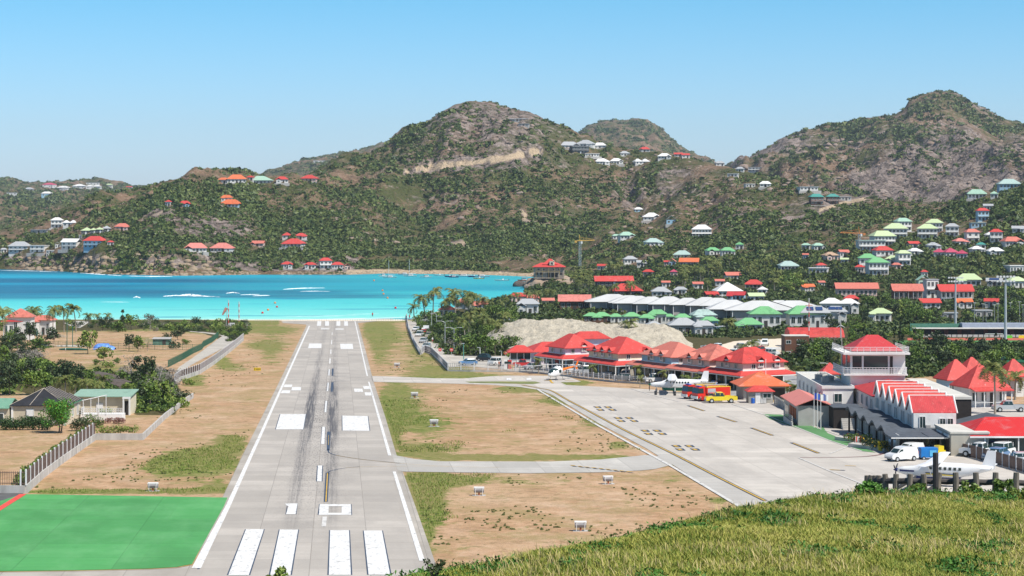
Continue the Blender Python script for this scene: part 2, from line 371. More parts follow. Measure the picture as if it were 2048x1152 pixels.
near=YR<=1010; kk=int(near.sum())
def inpoly(poly,A=None,B=None):
    A=PX2 if A is None else A; B=PYg if B is None else B; m=np.zeros(A.shape,bool)
    for i in range(len(poly)):
        (x1,y1_),(x2,y2_)=poly[i],poly[i-1]
        if y1_==y2_: continue
        m^=((y1_>B)!=(y2_>B))&(A<(x2-x1)*(B-y1_)/(y2_-y1_)+x1)
    return m
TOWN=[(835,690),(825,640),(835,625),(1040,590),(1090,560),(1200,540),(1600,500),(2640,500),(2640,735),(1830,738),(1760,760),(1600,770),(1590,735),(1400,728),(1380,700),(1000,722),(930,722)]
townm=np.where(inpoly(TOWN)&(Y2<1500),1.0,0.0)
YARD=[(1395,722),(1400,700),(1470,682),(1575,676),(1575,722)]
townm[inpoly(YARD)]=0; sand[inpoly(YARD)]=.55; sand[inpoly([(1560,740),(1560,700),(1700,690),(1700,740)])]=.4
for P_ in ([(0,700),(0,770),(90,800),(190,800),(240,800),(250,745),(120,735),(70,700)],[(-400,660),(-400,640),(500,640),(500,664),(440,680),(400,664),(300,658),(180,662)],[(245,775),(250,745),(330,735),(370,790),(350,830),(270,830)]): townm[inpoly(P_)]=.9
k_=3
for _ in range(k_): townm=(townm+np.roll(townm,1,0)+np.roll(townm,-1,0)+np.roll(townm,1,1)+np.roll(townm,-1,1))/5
def sheet(name,r0,r1,mat,label):
    n0,n1=r1-r0,len(PXS); V=np.stack([X2[r0:r1],Y2[r0:r1],Z[r0:r1]],-1).reshape(-1,3)
    a=(np.arange(n0-1)[:,None]*n1+np.arange(n1-1)[None,:]).ravel()
    Fc=np.stack([a,a+1,a+1+n1,a+n1],1)
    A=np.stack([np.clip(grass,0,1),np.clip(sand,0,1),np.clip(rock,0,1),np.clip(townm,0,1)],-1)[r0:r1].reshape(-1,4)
    o=link(name,npmesh(name,V,Fc,mat,4,{'mask':A},True)); return tag(o,label,None,None,'structure')
def m_ground():
    m,t,p=nm('dirt and grass'); g=G(t); at=g.n('Attribute',attribute_name='mask'); sep=g.n('SeparateColor'); g.l(at.outputs['Color'],sep.inputs[0])
    P=g.pos()
    n1=g.noise(P,.05,5,.6); n2=g.noise(g.pos((.30,.30,.3)),1.0,7,.75); n3=g.noise(P,1.3,4,.7); n4=g.noise(P,5,3,.7)
    dirt=g.ramp(n2,[(.33,(.27,.165,.09)),(.5,(.43,.262,.15)),(.66,(.55,.37,.24))])
    dirt=g.mix(g.ramp(n1,[(.4,0),(.65,.55)]),dirt,(.48,.34,.215))
    dirt=g.mix(g.ramp(n4,[(.52,0),(.78,.4)]),dirt,(.30,.18,.11))
    n5=g.noise(g.pos((1,1,1)),.85,5,.75); n6=g.noise(g.pos((.11,.07,1)),1.0,6,.7)
    dirt=g.mix(g.ramp(n5,[(.53,0),(.62,.75)]),dirt,(.22,.16,.075)); dirt=g.mix(g.ramp(n6,[(.50,0),(.66,.5)]),dirt,(.58,.43,.31)); dirt=g.mix(g.ramp(g.noise(g.pos((.10,.09,1)),1.,7,.78),[(.50,0),(.60,.8)]),dirt,(.31,.235,.11))
    gr=g.ramp(n3,[(.25,(.045,.075,.012)),(.5,(.11,.16,.025)),(.75,(.22,.25,.06))])
    gr=g.mix(g.ramp(n5,[(.42,0),(.62,.75)]),gr,(.33,.26,.12)); gr=g.mix(g.ramp(n1,[(.42,0),(.62,.6)]),gr,(.24,.20,.08))
    # mask breakup
    f=g.math('ADD',sep.outputs[0],g.math('MULTIPLY',g.math('SUBTRACT',g.noise(g.pos((.26,.24,.1)),1.0,9,.80),.5),2.6))
    f=g.ramp(f,[(.38,0),(.52,1)])
    # scattered tufts outside
    tf=g.ramp(g.noise(g.pos((.42,.36,.3)),1.0,5,.75),[(.59,0),(.65,.75)])
    f2=g.math('MAXIMUM',f,g.math('MULTIPLY',tf,.9))
    c=g.mix(f2,dirt,gr)
    sc=g.ramp(n3,[(.3,(.62,.54,.42)),(.7,(.78,.71,.60))]); c=g.mix(g.ramp(sep.outputs[1],[(.25,0),(.6,1)]),c,sc)
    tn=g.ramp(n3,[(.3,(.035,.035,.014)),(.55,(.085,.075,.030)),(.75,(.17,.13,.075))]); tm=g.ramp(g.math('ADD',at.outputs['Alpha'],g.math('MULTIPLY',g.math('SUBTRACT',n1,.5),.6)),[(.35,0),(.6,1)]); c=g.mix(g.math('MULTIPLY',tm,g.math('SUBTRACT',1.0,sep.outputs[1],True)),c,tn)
    g.l(c,p.inputs['Base Color']); p.inputs['Roughness'].default_value=.95; p.inputs['Specular IOR Level'].default_value=.1
    g.l(g.bump(g.math('ADD',n4,g.math('MULTIPLY',n3,1.0)),.7,.12),p.inputs['Normal']); return m
def m_hill():
    m,t,p=nm('dry scrub hillside'); g=G(t); at=g.n('Attribute',attribute_name='mask'); sep=g.n('SeparateColor'); g.l(at.outputs['Color'],sep.inputs[0])
    P=g.pos(); n1=g.noise(P,.016,5,.6); n2=g.noise(P,.09,6,.7); n3=g.noise(P,.4,5,.75)
    soil=g.ramp(n2,[(.3,(.075,.050,.034)),(.5,(.205,.128,.080)),(.68,(.38,.245,.155))])
    soil=g.mix(g.ramp(n3,[(.4,0),(.7,.8)]),soil,(.33,.24,.17))
    green=g.ramp(n3,[(.3,(.035,.050,.014)),(.65,(.115,.125,.042))])
    vor=g.n('TexVoronoi',feature='DISTANCE_TO_EDGE'); vor.inputs['Scale'].default_value=.055; 
    nd=g.n('TexNoise'); nd.inputs['Scale'].default_value=.12; nd.inputs['Detail'].default_value=4; g.l(P,nd.inputs['Vector']); 
    vm=g.n('VectorMath',operation='MULTIPLY_ADD'); vm.inputs[1].default_value=(14,14,14); g.l(nd.outputs['Color'],vm.inputs[0]); g.l(P,vm.inputs[2]); g.l(vm.outputs[0],vor.inputs['Vector'])
    crack=g.ramp(vor.outputs[0],[(0,.38),(.10,1)])
    rockc=g.ramp(g.math('ADD',g.math('MULTIPLY',n2,.6),g.math('MULTIPLY',n3,.4)),[(.32,(.07,.056,.05)),(.45,(.19,.15,.13)),(.56,(.34,.275,.24)),(.68,(.52,.43,.38))])
    rockc=g.mix(1.0,rockc,crack,'MULTIPLY')
    base=g.mix(g.ramp(g.math('ADD',n1,g.math('MULTIPLY',g.math('SUBTRACT',n3,.5),.7)),[(.42,0),(.56,1)]),soil,green)
    rf=g.math('ADD',g.math('SUBTRACT',sep.outputs[2],.35),g.math('MULTIPLY',g.math('SUBTRACT',n2,.5),1.5))
    c=g.mix(g.ramp(rf,[(.1,0),(.42,1)]),base,rockc)
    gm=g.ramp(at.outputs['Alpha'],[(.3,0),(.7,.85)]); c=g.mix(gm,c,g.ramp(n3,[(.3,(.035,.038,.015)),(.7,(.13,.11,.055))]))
    c=g.mix(g.ramp(sep.outputs[1],[(.3,0),(.6,1)]),c,g.ramp(n3,[(.3,(.42,.31,.2)),(.7,(.62,.49,.34))]))
    g.l(c,p.inputs['Base Color']); p.inputs['Roughness'].default_value=.95; p.inputs['Specular IOR Level'].default_value=.08
    hgt=g.math('ADD',g.math('MULTIPLY',n2,3.0),g.math('ADD',n3,g.math('MULTIPLY',crack,.8)))
    g.l(g.bump(hgt,.9,2.2),p.inputs['Normal']); return m
MG=m_ground(); MH=m_hill()
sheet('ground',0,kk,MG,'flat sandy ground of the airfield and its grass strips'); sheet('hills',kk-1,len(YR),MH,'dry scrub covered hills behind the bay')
# ---- sea
def m_sea():
    m,t,p=nm('turquoise sea'); g=G(t)
    ge=g.n('NewGeometry'); sx=g.n('SeparateXYZ'); g.l(ge.outputs['Position'],sx.inputs[0]); X,Y=sx.outputs[0],sx.outputs[1]
    n=g.noise(g.pos((.0045,.012,1)),1.0,5,.6); n2=g.noise(g.pos((.012,.05,1)),1.,4,.6)
    sm=lambda v,lo,hi:g.ramp(g.math('MULTIPLY',g.math('SUBTRACT',v,lo),1/(hi-lo)),[(0,0),(1,1)])
    nn=g.math('SUBTRACT',n,.5); Yn=g.math('ADD',Y,g.math('MULTIPLY',nn,60)); Xn=g.math('ADD',X,g.math('MULTIPLY',nn,190))
    deep=g.math('MULTIPLY',sm(Yn,915,1010),sm(g.math('MULTIPLY',Xn,-1),55,215))
    nearc=g.ramp(g.math('MULTIPLY',g.math('SUBTRACT',Y,752),1/420.),[(0,(.42,.78,.68)),(.07,(.22,.68,.60)),(.30,(.10,.57,.55)),(.6,(.045,.47,.50)),(1,(.03,.38,.44))])
    st=g.noise(g.pos((.0018,.016,1)),1,3,.5)
    deepc=g.ramp(g.math('ADD',st,g.math('MULTIPLY',nn,.3)),[(.34,(.006,.12,.215)),(.5,(.007,.21,.34)),(.62,(.010,.33,.47))])
    deepc=g.mix(sm(Y,1330,1420),deepc,(.006,.13,.21))
    col=g.mix(deep,nearc,deepc)
    reef=g.math('MULTIPLY',g.math('MULTIPLY',sm(Yn,948,962),g.math('SUBTRACT',1.0,sm(Yn,1040,1110))),g.math('SUBTRACT',1.0,sm(Xn,-85,-20)))
    col=g.mix(g.math('MULTIPLY',reef,g.ramp(n2,[(.3,.35),(.7,.95)])),col,(.015,.12,.20))
    reef2=g.math('MULTIPLY',g.math('MULTIPLY',sm(Yn,1045,1075),g.math('SUBTRACT',1.0,sm(Yn,1120,1170))),sm(Xn,-120,-40))
    col=g.mix(g.math('MULTIPLY',reef2,.75),col,(.010,.27,.37))
    # small weed patches close to the beach on the right
    wv=g.ramp(g.noise(g.pos((.012,.055,1)),1.,2,.5),[(.60,0),(.68,.8)]); wm=g.ramp(g.math('MULTIPLY',g.math('ADD',X,190),.01),[(.1,0),(.6,1)])
    col=g.mix(g.math('MULTIPLY',wv,wm),col,(.012,.22,.36))
    g.l(col,p.inputs['Base Color']); p.inputs['Roughness'].default_value=.35; p.inputs['IOR'].default_value=1.33; p.inputs['Specular IOR Level'].default_value=.18
    b=g.math('ADD',g.noise(g.pos((.12,.3,1)),1,4,.6),g.math('MULTIPLY',g.noise(g.pos((.8,1.6,1)),1,3,.6),.3))
    g.l(g.bump(b,.8,.9),p.inputs['Normal']); return m
mb=MB(); 
SY=[735,800,1000,1300,1700,2600,6300]; SXs=[-2600,-600,-300,0,300,800,2600]
for i in range(len(SY)-1):
    for j in range(len(SXs)-1): mb.poly([(SXs[j],SY[i],0),(SXs[j+1],SY[i],0),(SXs[j+1],SY[i+1],0),(SXs[j],SY[i+1],0)])
tag(mb.build('sea',m_sea()),'turquoise bay water turning deep blue to the left',None,None,'structure')
# surf
def wpt(pxv,pyv,z=0.): Y=(H-z)*F/(pyv-HY); return ((pxv-CX)/F*Y,Y,z)
foam=plain('sea foam',(.85,.88,.88),.8,.1,.4)
mb=MB(); rr=random.Random(5)
def surf(pts,wd,lift=.35):
    """low breaking crest along a photo polyline"""
    n=26; P=[]
    for i in range(n+1):
        t=i/n*(len(pts)-1); k=min(int(t),len(pts)-2); u=t-k
        P.append((pts[k][0]*(1-u)+pts[k+1][0]*u, pts[k][1]*(1-u)+pts[k+1][1]*u))
    rows=[]
    for i,(a,b) in enumerate(P):
        e=max(0.02,sin(pi*i/n))**.4; x,y,_=wpt(a,b); ww=wd*.6*e*rr.uniform(.1,1.5)**1.3
        rows.append([(x,y-ww*.6,.02),(x,y-ww*.1,lift*e*rr.uniform(.6,1)),(x,y+ww*.4,.03)])
    for i in range(n):
        for j in range(2): mb.poly([rows[i][j],rows[i+1][j],rows[i+1][j+1],rows[i][j+1]])
surf([(326,593),(350,591.5),(400,592.5),(440,594)],3.2,.5); surf([(360,590.5),(380,590),(402,590.8)],2.5,.6); surf([(452,587),(466,585.5),(480,587)],3,.5); surf([(566,579),(600,577),(650,576)],2.4,.4); surf([(266,596),(274,594),(281,596)],5,.6); surf([(505,592),(540,591)],3)
surf([(600,583),(630,582.6),(660,583)],1.5,.25); surf([(480,590),(520,589)],2.0,.3); surf([(560,633),(640,632.4),(720,631.4)],1.0,.12); surf([(690,629),(760,627.6)],.8,.1); surf([(200,604),(260,604.4)],1.2,.15); surf([(160,546),(200,549),(245,552)],5,.5); surf([(250,552),(300,553.5),(345,553)],3,.4); surf([(0,541),(60,542),(115,544)],2.5,.3)
surf([(510,640.2),(600,639.4),(700,637.8),(780,636.2),(826,633)],3,.15)
tag(mb.build('surf',foam),'white breaking surf lines on the bay',None,None,'stuff')
# ------------------------------------------------------------------ runway, taxiways, apron (thin sheets laid on the airfield plane)
RDX=-0.0871
def m_conc(name,base,dark,slab=5.0,tyre=False,patch=.3):
    m,t,p=nm(name); g=G(t)
    ge=g.n('NewGeometry'); sx=g.n('SeparateXYZ'); g.l(ge.outputs['Position'],sx.inputs[0])
    u=g.math('ADD',sx.outputs[0],g.math('MULTIPLY',sx.outputs[1],.0871)); u=g.math('ADD',u,2.15); v=sx.outputs[1]
    cmb=g.n('CombineXYZ'); g.l(u,cmb.inputs[0]); g.l(v,cmb.inputs[1]); P=cmb.outputs[0]
    def mp(sc):
        q=g.n('Mapping'); q.inputs['Scale'].default_value=sc; g.l(P,q.inputs[0]); return q.outputs[0]
    br=g.n('TexBrick',offset=0,squash=1); br.inputs['Scale'].default_value=1; br.inputs['Mortar Size'].default_value=.035; br.inputs['Mortar Smooth'].default_value=.3
    br.inputs['Brick Width'].default_value=slab; br.inputs['Row Height'].default_value=slab; br.inputs['Bias'].default_value=0
    br.inputs['Color1'].default_value=(*[x*1.10 for x in base],1); br.inputs['Color2'].default_value=(*[x*.86 for x in base],1); br.inputs['Mortar'].default_value=(*[x*.55 for x in base],1)
    g.l(P,br.inputs['Vector'])
    n1=g.noise(mp((.05,.5,1)),1,5,.65); n2=g.noise(mp((.25,.12,1)),1,5,.6); n3=g.noise(mp((2,2,1)),1,4,.7)
    c=g.mix(g.ramp(n1,[(.42,0),(.68,.55)]),br.outputs[0],tuple(x*.80 for x in base))
    c=g.mix(g.ramp(n2,[(.45,0),(.7,patch)]),c,dark)
    b2=g.n('TexBrick',offset=.5,squash=1); b2.inputs['Scale'].default_value=1; b2.inputs['Mortar Size'].default_value=.02; b2.inputs['Brick Width'].default_value=slab*3.5; b2.inputs['Row Height'].default_value=slab*2; b2.inputs['Color1'].default_value=(1,1,1,1); b2.inputs['Color2'].default_value=(.84,.84,.85,1); b2.inputs['Mortar'].default_value=(.85,.8,.75,1); g.l(P,b2.inputs['Vector'])
    c=g.mix(.75 if not tyre else .5,c,b2.outputs[0],'MULTIPLY')
    c=g.mix(g.ramp(g.noise(mp((.11,.035,1)),1,6,.72),[(.50,0),(.60,.35 if not tyre else .2)]),c,tuple(x*.62 for x in base))
    c=g.mix(g.ramp(n3,[(.45,0),(.8,.25)]),c,tuple(x*.72 for x in base))
    if tyre:
        # rubber left by landing aircraft on both sides of the centre line
        au=g.math('ABSOLUTE',g.math('ADD',u,.35)); 
        lane=g.math('MULTIPLY',g.ramp(g.math('ABSOLUTE',g.math('SUBTRACT',au,1.75)),[(0,1),(.55,.6),(1.,0)]),1)
        lane2=g.math('SUBTRACT',1.0,g.math('MULTIPLY',au,.2),True)
        yr=g.ramp(g.math('MULTIPLY',v,1/600.),[(.27,0),(.33,.28),(.44,.6),(.50,1),(.58,.75),(.68,.35),(.9,.2)])
        s1=g.ramp(g.noise(mp((3.6,.035,1)),1,4,.75),[(.42,0),(.58,1)]); s2=g.ramp(g.noise(mp((5,.9,1)),1,2,.6),[(.54,0),(.60,1)])
        s3=g.ramp(g.noise(mp((.9,.02,1)),1,4,.6),[(.3,.35),(.6,1)])
        k=g.math('MULTIPLY',g.math('MULTIPLY',g.math('ADD',g.math('MULTIPLY',s1,.9),.28),g.math('MULTIPLY',lane,s3)),1.2)
        k=g.math('ADD',k,g.math('MULTIPLY',g.math('MULTIPLY',s2,lane2),.7)); k=g.math('MULTIPLY',g.math('MULTIPLY',k,1.5),yr,True)
        c=g.mix(g.math('MULTIPLY',k,.92),c,(.075,.075,.085))
    g.l(c,p.inputs['Base Color']); p.inputs['Roughness'].default_value=.85; p.inputs['Specular IOR Level'].default_value=.2
    g.l(g.bump(n3,.2,.03),p.inputs['Normal']); return m
MC_run=m_conc('runway concrete',(.455,.415,.37),(.30,.275,.25),4.6,True,.45)
MC_sh=m_conc('shoulder concrete',(.45,.41,.36),(.28,.25,.21),4.6,False,.7)
MC_ap=m_conc('apron concrete',(.56,.515,.46),(.42,.385,.345),5.5,False,.7)
MC_tx=m_conc('taxiway concrete',(.50,.475,.435),(.38,.355,.32),5.0,False,.4)
def upoly(mb,pts,dz):
    mb.poly([U(a,b,dz) for a,b in reversed(pts)])
def flat(name,pts_list,dz,mat,label=None,kind='structure',**k):
    mb=MB()
    for p in pts_list: upoly(mb,p,dz)
    o=mb.build(name,mat); me=o.data
    return tag(o,label,None,None,kind)
def strip(mb,pts,wd,dz,dense=6):
    """painted line of width wd (m) along photo points"""
    P=[U(a,b,dz) for a,b in pts]; Q=[]
    for i in range(len(P)-1):
        for k in range(dense): t=k/dense; Q.append(tuple(P[i][j]*(1-t)+P[i+1][j]*t for j in range(3)))
    Q.append(P[-1]); L=[]; Rr=[]
    for i,p in enumerate(Q):
        a=Q[max(i-1,0)]; b=Q[min(i+1,len(Q)-1)]; dx,dy=b[0]-a[0],b[1]-a[1]; n=hypot(dx,dy) or 1; nx,ny=-dy/n*wd/2,dx/n*wd/2
        for S_,L_ in ((1,L),(-1,Rr)):
            x,y=p[0]+S_*nx,p[1]+S_*ny; L_.append((x,y,15.3-.02*y+dz))
    for i in range(len(Q)-1): mb.poly([L[i],Rr[i],Rr[i+1],L[i+1]])
def smooth(pts,it=2):
    for _ in range(it):
        q=[pts[0]]
        for a,b in zip(pts[:-1],pts[1:]): q+= [(a[0]*.75+b[0]*.25,a[1]*.75+b[1]*.25),(a[0]*.25+b[0]*.75,a[1]*.25+b[1]*.75)]
        pts=q+[pts[-1]]
    return pts
# concrete surfaces
flat('runway_shoulder',[[(374,1164),(444,996),(484,912),(509,863),(552,777),(613,651),(612,649),(566,646),(563,643),(578,641),(640,640.5),(712,640.5),(780,636.5),(790,637.5),(757,642),(716,646),(731,700),(747,763),(770,832),(793,909),(830,1010),(868,1118),(884,1160)]],.03,MC_sh,'worn concrete shoulders of the runway')
flat('runway',[[(366,1164),(383,1136),(451,1012),(498,912),(521,863),(560,777),(617,651),(620,645),(712,641.5),(714,646),(744,760),(785,911),(852,1126),(862,1164)]],.05,MC_run,'grey concrete runway with black tyre marks')
up=[(733,751.5),(800,753.5),(870,756.5),(925,757),(980,752.5),(1010,751),(1103,751.5),(1128,750.5),(1162,763),(1150,764),(1121,764.5),(1133,770),(1162,771.5),(1298,778.5),(1400,788),(1475,797),(1560,806),(1640,800),(1800,800),(2120,812),(2640,830),(2750,1030),(1500,1030),(1475,1012),(1345,929),(1290,895),(1200,848),(1140,812),(1105,790),(1080,780),(1040,774),(980,769.5),(900,767),(740,763.5)]
flat('apron',[up],.03,MC_ap,'pale concrete aircraft apron and upper taxiway')
flat('taxiway',[[(1062,771),(1080,780),(1105,790),(1140,812),(1200,848),(1290,895),(1345,929),(1475,1012),(1540,1012),(1460,968),(1345,905),(1200,832),(1105,782),(1090,776)],
 [(783,907),(793,911),(830,918),(880,922.5),(1100,923),(1200,919),(1290,910),(1318,912),(1345,929),(1310,938),(1280,941),(1200,944.5),(1060,946.5),(900,944.5),(808,943),(795,940)]],.036,MC_tx,'lower concrete taxiway joining the runway and the apron')
flat('road',[smooth([(350,752),(352,738),(385,716),(415,694),(438,676),(446,672),(430,669),(400,665),(375,663),(376,661.5),(420,665),(470,671),(470,680),(455,692),(420,710),(385,728),(356,748)],1),
  [(832,686),(822,676),(812,650),(812,642),(830,642),(858,655),(870,667),(890,690),(910,711),(1020,712),(1100,716),(1110,745),(1040,745),(1000,738),(930,732),(900,735),(868,711),(845,703)],
  [(128,646),(150,642),(178,641),(176,646),(160,656),(146,654)],
  [(760,628),(770,632),(700,634),(690,631)]],.045,MC_ap if False else m_conc('road concrete',(.52,.48,.42),(.38,.345,.30),4,False,.4),'pale concrete roads along both fences')
flat('lower_concrete',[[(-60,1144.5),(150,1141.5),(300,1138),(352,1135),(384,1130),(376,1170),(-60,1170)]],.033,MC_sh,'concrete strip at the bottom left')
MGR=m_conc('green apron paint',(.085,.325,.10),(.16,.41,.17),7.5,False,.55)
MGD=m_conc('faded green paint',(.13,.30,.12),(.10,.20,.10),6,False,.5)
flat('green_apron',[[(0-60,1143),(-60,1020),(46,988),(455,995),(448,1012),(384,1128),(352,1134),(300,1137),(150,1140.5)]],.055,MGR,'green painted concrete apron')
flat('green_walkway',[smooth([(1526,828),(1562,829),(1640,858),(1645,852),(1655,866),(1700,884),(1752,905),(1722,902),(1658,880),(1600,858),(1540,838)],0)],.055,MGD,'green painted walkway at the apron edge')
flat('grass_strip',[[(1000,765.5),(1060,765.8),(1078,766.3),(1062,768.2),(1000,767.6),(935,768),(930,766)] if False else [(930,763),(1000,762.7),(1070,762.8),(1082,765.8),(1065,768),(1000,766.8),(940,765.5)]],.05,plain('verge grass',(.17,.19,.06),.95,.4,.4),'thin grass verge between the two taxiways')
# white paint
WP=None
def m_paint(name,c,dirt=.25,sc=2.5):
    m,t,p=nm(name); g=G(t); n=g.noise(g.pos((1,.35,1)),sc,5,.7); n2=g.noise(g.pos(),.5,4,.6)
    col=g.ramp(n,[(.35,c),(.55,tuple(x*.90 for x in c)),(.72,tuple(x*(1-dirt*2.2) for x in c))]); g.l(col,p.inputs['Base Color']); p.inputs['Roughness'].default_value=.7; p.inputs['Specular IOR Level'].default_value=.2; return m
WP=m_paint('white paint',(.72,.71,.69)); DB=m_paint('dark blue outline paint',(.06,.085,.13),.1); YP=m_paint('yellow paint',(.62,.38,.06)); RP=m_paint('red paint',(.72,.09,.07)); FW=m_paint('faded white paint',(.62,.60,.57),.3); MAR=m_paint('faded maroon paint',(.28,.13,.13)); BK=m_paint('black paint',(.05,.05,.055))
mk=MB(); od=MB()
def q(*p): upoly(mk,p,.075)
def outl(a,b,c,d,w1,w2):
    """dark edge lines left and right of a painted bar a-b top, c-d bottom"""
    upoly(od,[(a[0]-w1,a[1]),(a[0]+.6,a[1]),(d[0]+.6,d[1]),(d[0]-w2,d[1])],.065); upoly(od,[(b[0]-.6,b[1]),(b[0]+w1,b[1]),(c[0]+w2,c[1]),(c[0]-.6,c[1])],.065)
for tl,tr,br_,bl in (((492,1058.4),(527.7,1058.4),(497.5,1150),(456.6,1150)),((559.5,1059),(596.3,1059),(581,1149.6),(540.4,1149.6)),((660.3,1060.4),(697.9,1060.4),(701.7,1149.6),(657.7,1149.6)),((727.6,1061),(763.9,1061),(780.4,1149.2),(737.2,1149.2))):
    q(tl,tr,br_,bl); outl(tl,tr,br_,bl,2,3)
q((570.6,1006.8),(595.2,1006.8),(591.2,1028.4),(572,1028.4),(577,1012),(572,1010.5)); outl((575,1008),(595.2,1006.8),(591.2,1028.6),(572.4,1028.6),.5,1.6)
q((639.7,1008.3),(701.6,1008.3),(702,1012.3),(638.8,1012.3)); q((638.3,1025.6),(702.3,1025.6),(702.6,1029.6),(637,1029.6)); q((638.8,1012),(657.6,1012),(656.8,1025.8),(638.2,1025.8)); q((683.2,1012),(702,1012),(702.4,1025.8),(683.2,1025.8))
outl((639.7,1008.3),(701.6,1008.3),(702.6,1029.8),(637,1029.8),1.6,1.8)
for tl,tr,br_,bl in (((635.8,931),(644.4,931),(643.2,962.8),(634,962.8)),((644.5,853.6),(650,853.6),(649,888),(642,888)),((650.9,801.6),(654.2,801.6),(652.7,824.3),(649,824.3)),((655.3,765.2),(657.8,765.2),(656.5,782),(653.5,782)),((657.2,738.6),(660,738.6),(659.2,750.8),(656.5,750.8)),((659,717),(661.6,717),(660.8,727.2),(658.4,727.2)),((661,698.7),(662.8,698.7),(662.6,707.6),(660.4,707.6)),((662.8,680.2),(664.4,680.2),(663.8,688.5),(662,688.5)),((663.9,664.4),(665,664.4),(665,669.5),(663.5,669.5))):
    q(tl,tr,br_,bl)
    if tl[1]>730: outl(tl,tr,br_,bl,.8 if tl[1]<900 else 1.8,.8 if tl[1]<900 else 2)
for tl,tr,br_,bl in (((560.7,828.2),(611.5,828.2),(606.4,858.7),(551.6,858.7)),((684.7,831.2),(735.4,832),(739,861.7),(685.2,861)),((618.6,687),(643.3,687),(642.8,696.2),(615.9,696.2)),((680,687.5),(705,687.5),(706.7,698),(681.4,698))):
    q(tl,tr,br_,bl)
    if tl[1]>800: outl(tl,tr,br_,bl,1.3,1.5)
for p in (((569.5,769),(584.9,769),(583,774.2),(566.5,774.2)),((584.2,774.2),(602.2,774.2),(601.5,780.8),(582.5,780.8)),((564.5,780.6),(581,780.6),(579,786.5),(561,786.5)),((725.5,772),(738.8,772),(740.5,778),(728,778)),((708,777.2),(724.8,777.2),(726,783.8),(708.8,783.8)),((729,784.6),(743.5,784.6),(746,791),(730.8,791)),
   ((634.6,642.2),(642.8,642.2),(642,651.5),(634,651.5)),((650.3,642.2),(658,642.2),(658,651.5),(650,651.5)),((673,642.2),(680.6,642.2),(680.8,651.5),(672.6,651.5)),((688.3,642.2),(695.5,642.2),(696,651.5),(688.3,651.5))): q(*p)
q((617.3,651.7),(620.2,651.7),(564.5,777),(527,863),(505,912),(461,1012),(402,1136),(383,1136),(451,1012),(498,912),(521,863),(560,777))
q((709,642),(710.7,642),(736.2,752),(733.2,752)); q((736,763.5),(739,763.5),(782.8,911),(776.4,911)); q((785.3,943),(791.5,943),(849.9,1121.5),(838.6,1121.5))
upoly(od,[(403,1127),(406,1122),(399,1138),(394,1138)],.065)
o=mk.build('runway_markings',WP); tag(o,'white runway stripes, edge lines and number 10',None,None,'structure')
fw=MB(); upoly(fw,[(642,655.6),(659,655.6),(658.5,659),(641.4,659)],.075); upoly(fw,[(671,656.4),(687.3,656.4),(687.3,659.8),(670.5,659.8)],.075); upoly(fw,[(645,1033),(654,1033),(652,1053),(643,1053)],.07)
for pts in ([(1075,778),(1082,783),(1200,853),(1345,933),(1480,1013)],): strip(fw,pts,.42,.07)
for pts in ([(1258,774),(1358,802),(1467,808)] if False else [(1262,777),(1300,789),(1358,803)],[(1464,808),(1500,820),(1534,831)],[(1534,831),(1600,857),(1660,881),(1724,902)],[(1597,915),(1660,942),(1726,968)],[(1650,860),(1700,878),(1748,897),(1768,906)],[(1660,907),(1690,895),(1727,872)]): strip(fw,pts,.22,.07)
tag(fw.build('apron_markings',FW),'thin worn white lines on the apron',None,None,'structure')
# black bordered yellow guide lines
yl=MB()
def guide(pts,wb,wy): strip(od,pts,wb,.062); strip(yl,pts,wy,.08)
guide([(658,977+26),(655,943)] if False else [(651.5,1003.5),(655.8,945.5)],.34,.11) if False else None
upoly(od,[(651.2,945),(659,945),(655.5,1003.5),(647.5,1003.5)],.066); strip(yl,[(651.8,1003),(655,946)],.11,.08)
upoly(od,[(654.2,863.4),(660.8,863.4),(659.5,901),(653.5,901)],.066); strip(yl,[(656.8,890),(657.2,870)],.05,.08)
strip(od,smooth([(656.5,898),(656.5,903),(659,906),(672,910.5),(720,918.5),(800,926)]),.17,.066); strip(yl,smooth([(672,910.5),(720,918.5),(800,927),(900,933),(1000,934.5)]),.07,.08)
strip(od,smooth([(655.5,950),(656,944.5),(662,941),(690,935.5),(720,933)]),.17,.066); strip(yl,smooth([(690,935.5),(740,932.6),(830,932),(900,933)]),.07,.08)
upoly(od,[(663.6,737),(667.2,737),(666.4,751.6),(663.3,751.6)],.066); strip(od,smooth([(665.5,751),(670,753),(690,754.5),(745,756.5)]),.16,.066)
upoly(od,[(662.6,764.5),(667.2,764.5),(665.4,783.2),(661.5,783.2)],.066); strip(od,smooth([(664.5,765),(668,763),(684,760.6),(745,758.5)]),.16,.066)
tl=smooth([(1045,770),(1075,776),(1098,779),(1113,786),(1130,797),(1180,823),(1250,861),(1345,906),(1440,956),(1530,1001)])
strip(od,tl,.5,.062,2); strip(yl,tl,.22,.08,2)
strip(yl,smooth([(1000,762.5),(1040,768),(1060,771),(1080,775)]),.12,.08)
for pts,wd in (([(1100,758),(1102,763),(1106,766)],.4),([(1088,761.5),(1103,760.8)],.5),([(1130,760.5),(1150,761.5)],.35),([(1051,753.2),(1057,753.2)],.4),([(999,752.8),(1004,752.8)],.4)): strip(yl,pts,wd,.08)
for a,b,c,d in ((1376.5,811,1408,821.5),(1435.6,832.5,1472,843.5),(1503,855.5,1545,870.5),(1583,885,1637,906),(1863,933,1881,941)):
    strip(od,[(a,b),(c,d)],.55,.062); strip(yl,[(a+3,b+.8),(c,d)],.2,.08)
strip(od,[(1660,939),(1690,940.5)],.5,.062); strip(yl,[(1660,939),(1680,940)],.3,.08); strip(yl,[(1690,931),(1712,931.5)],.3,.08)
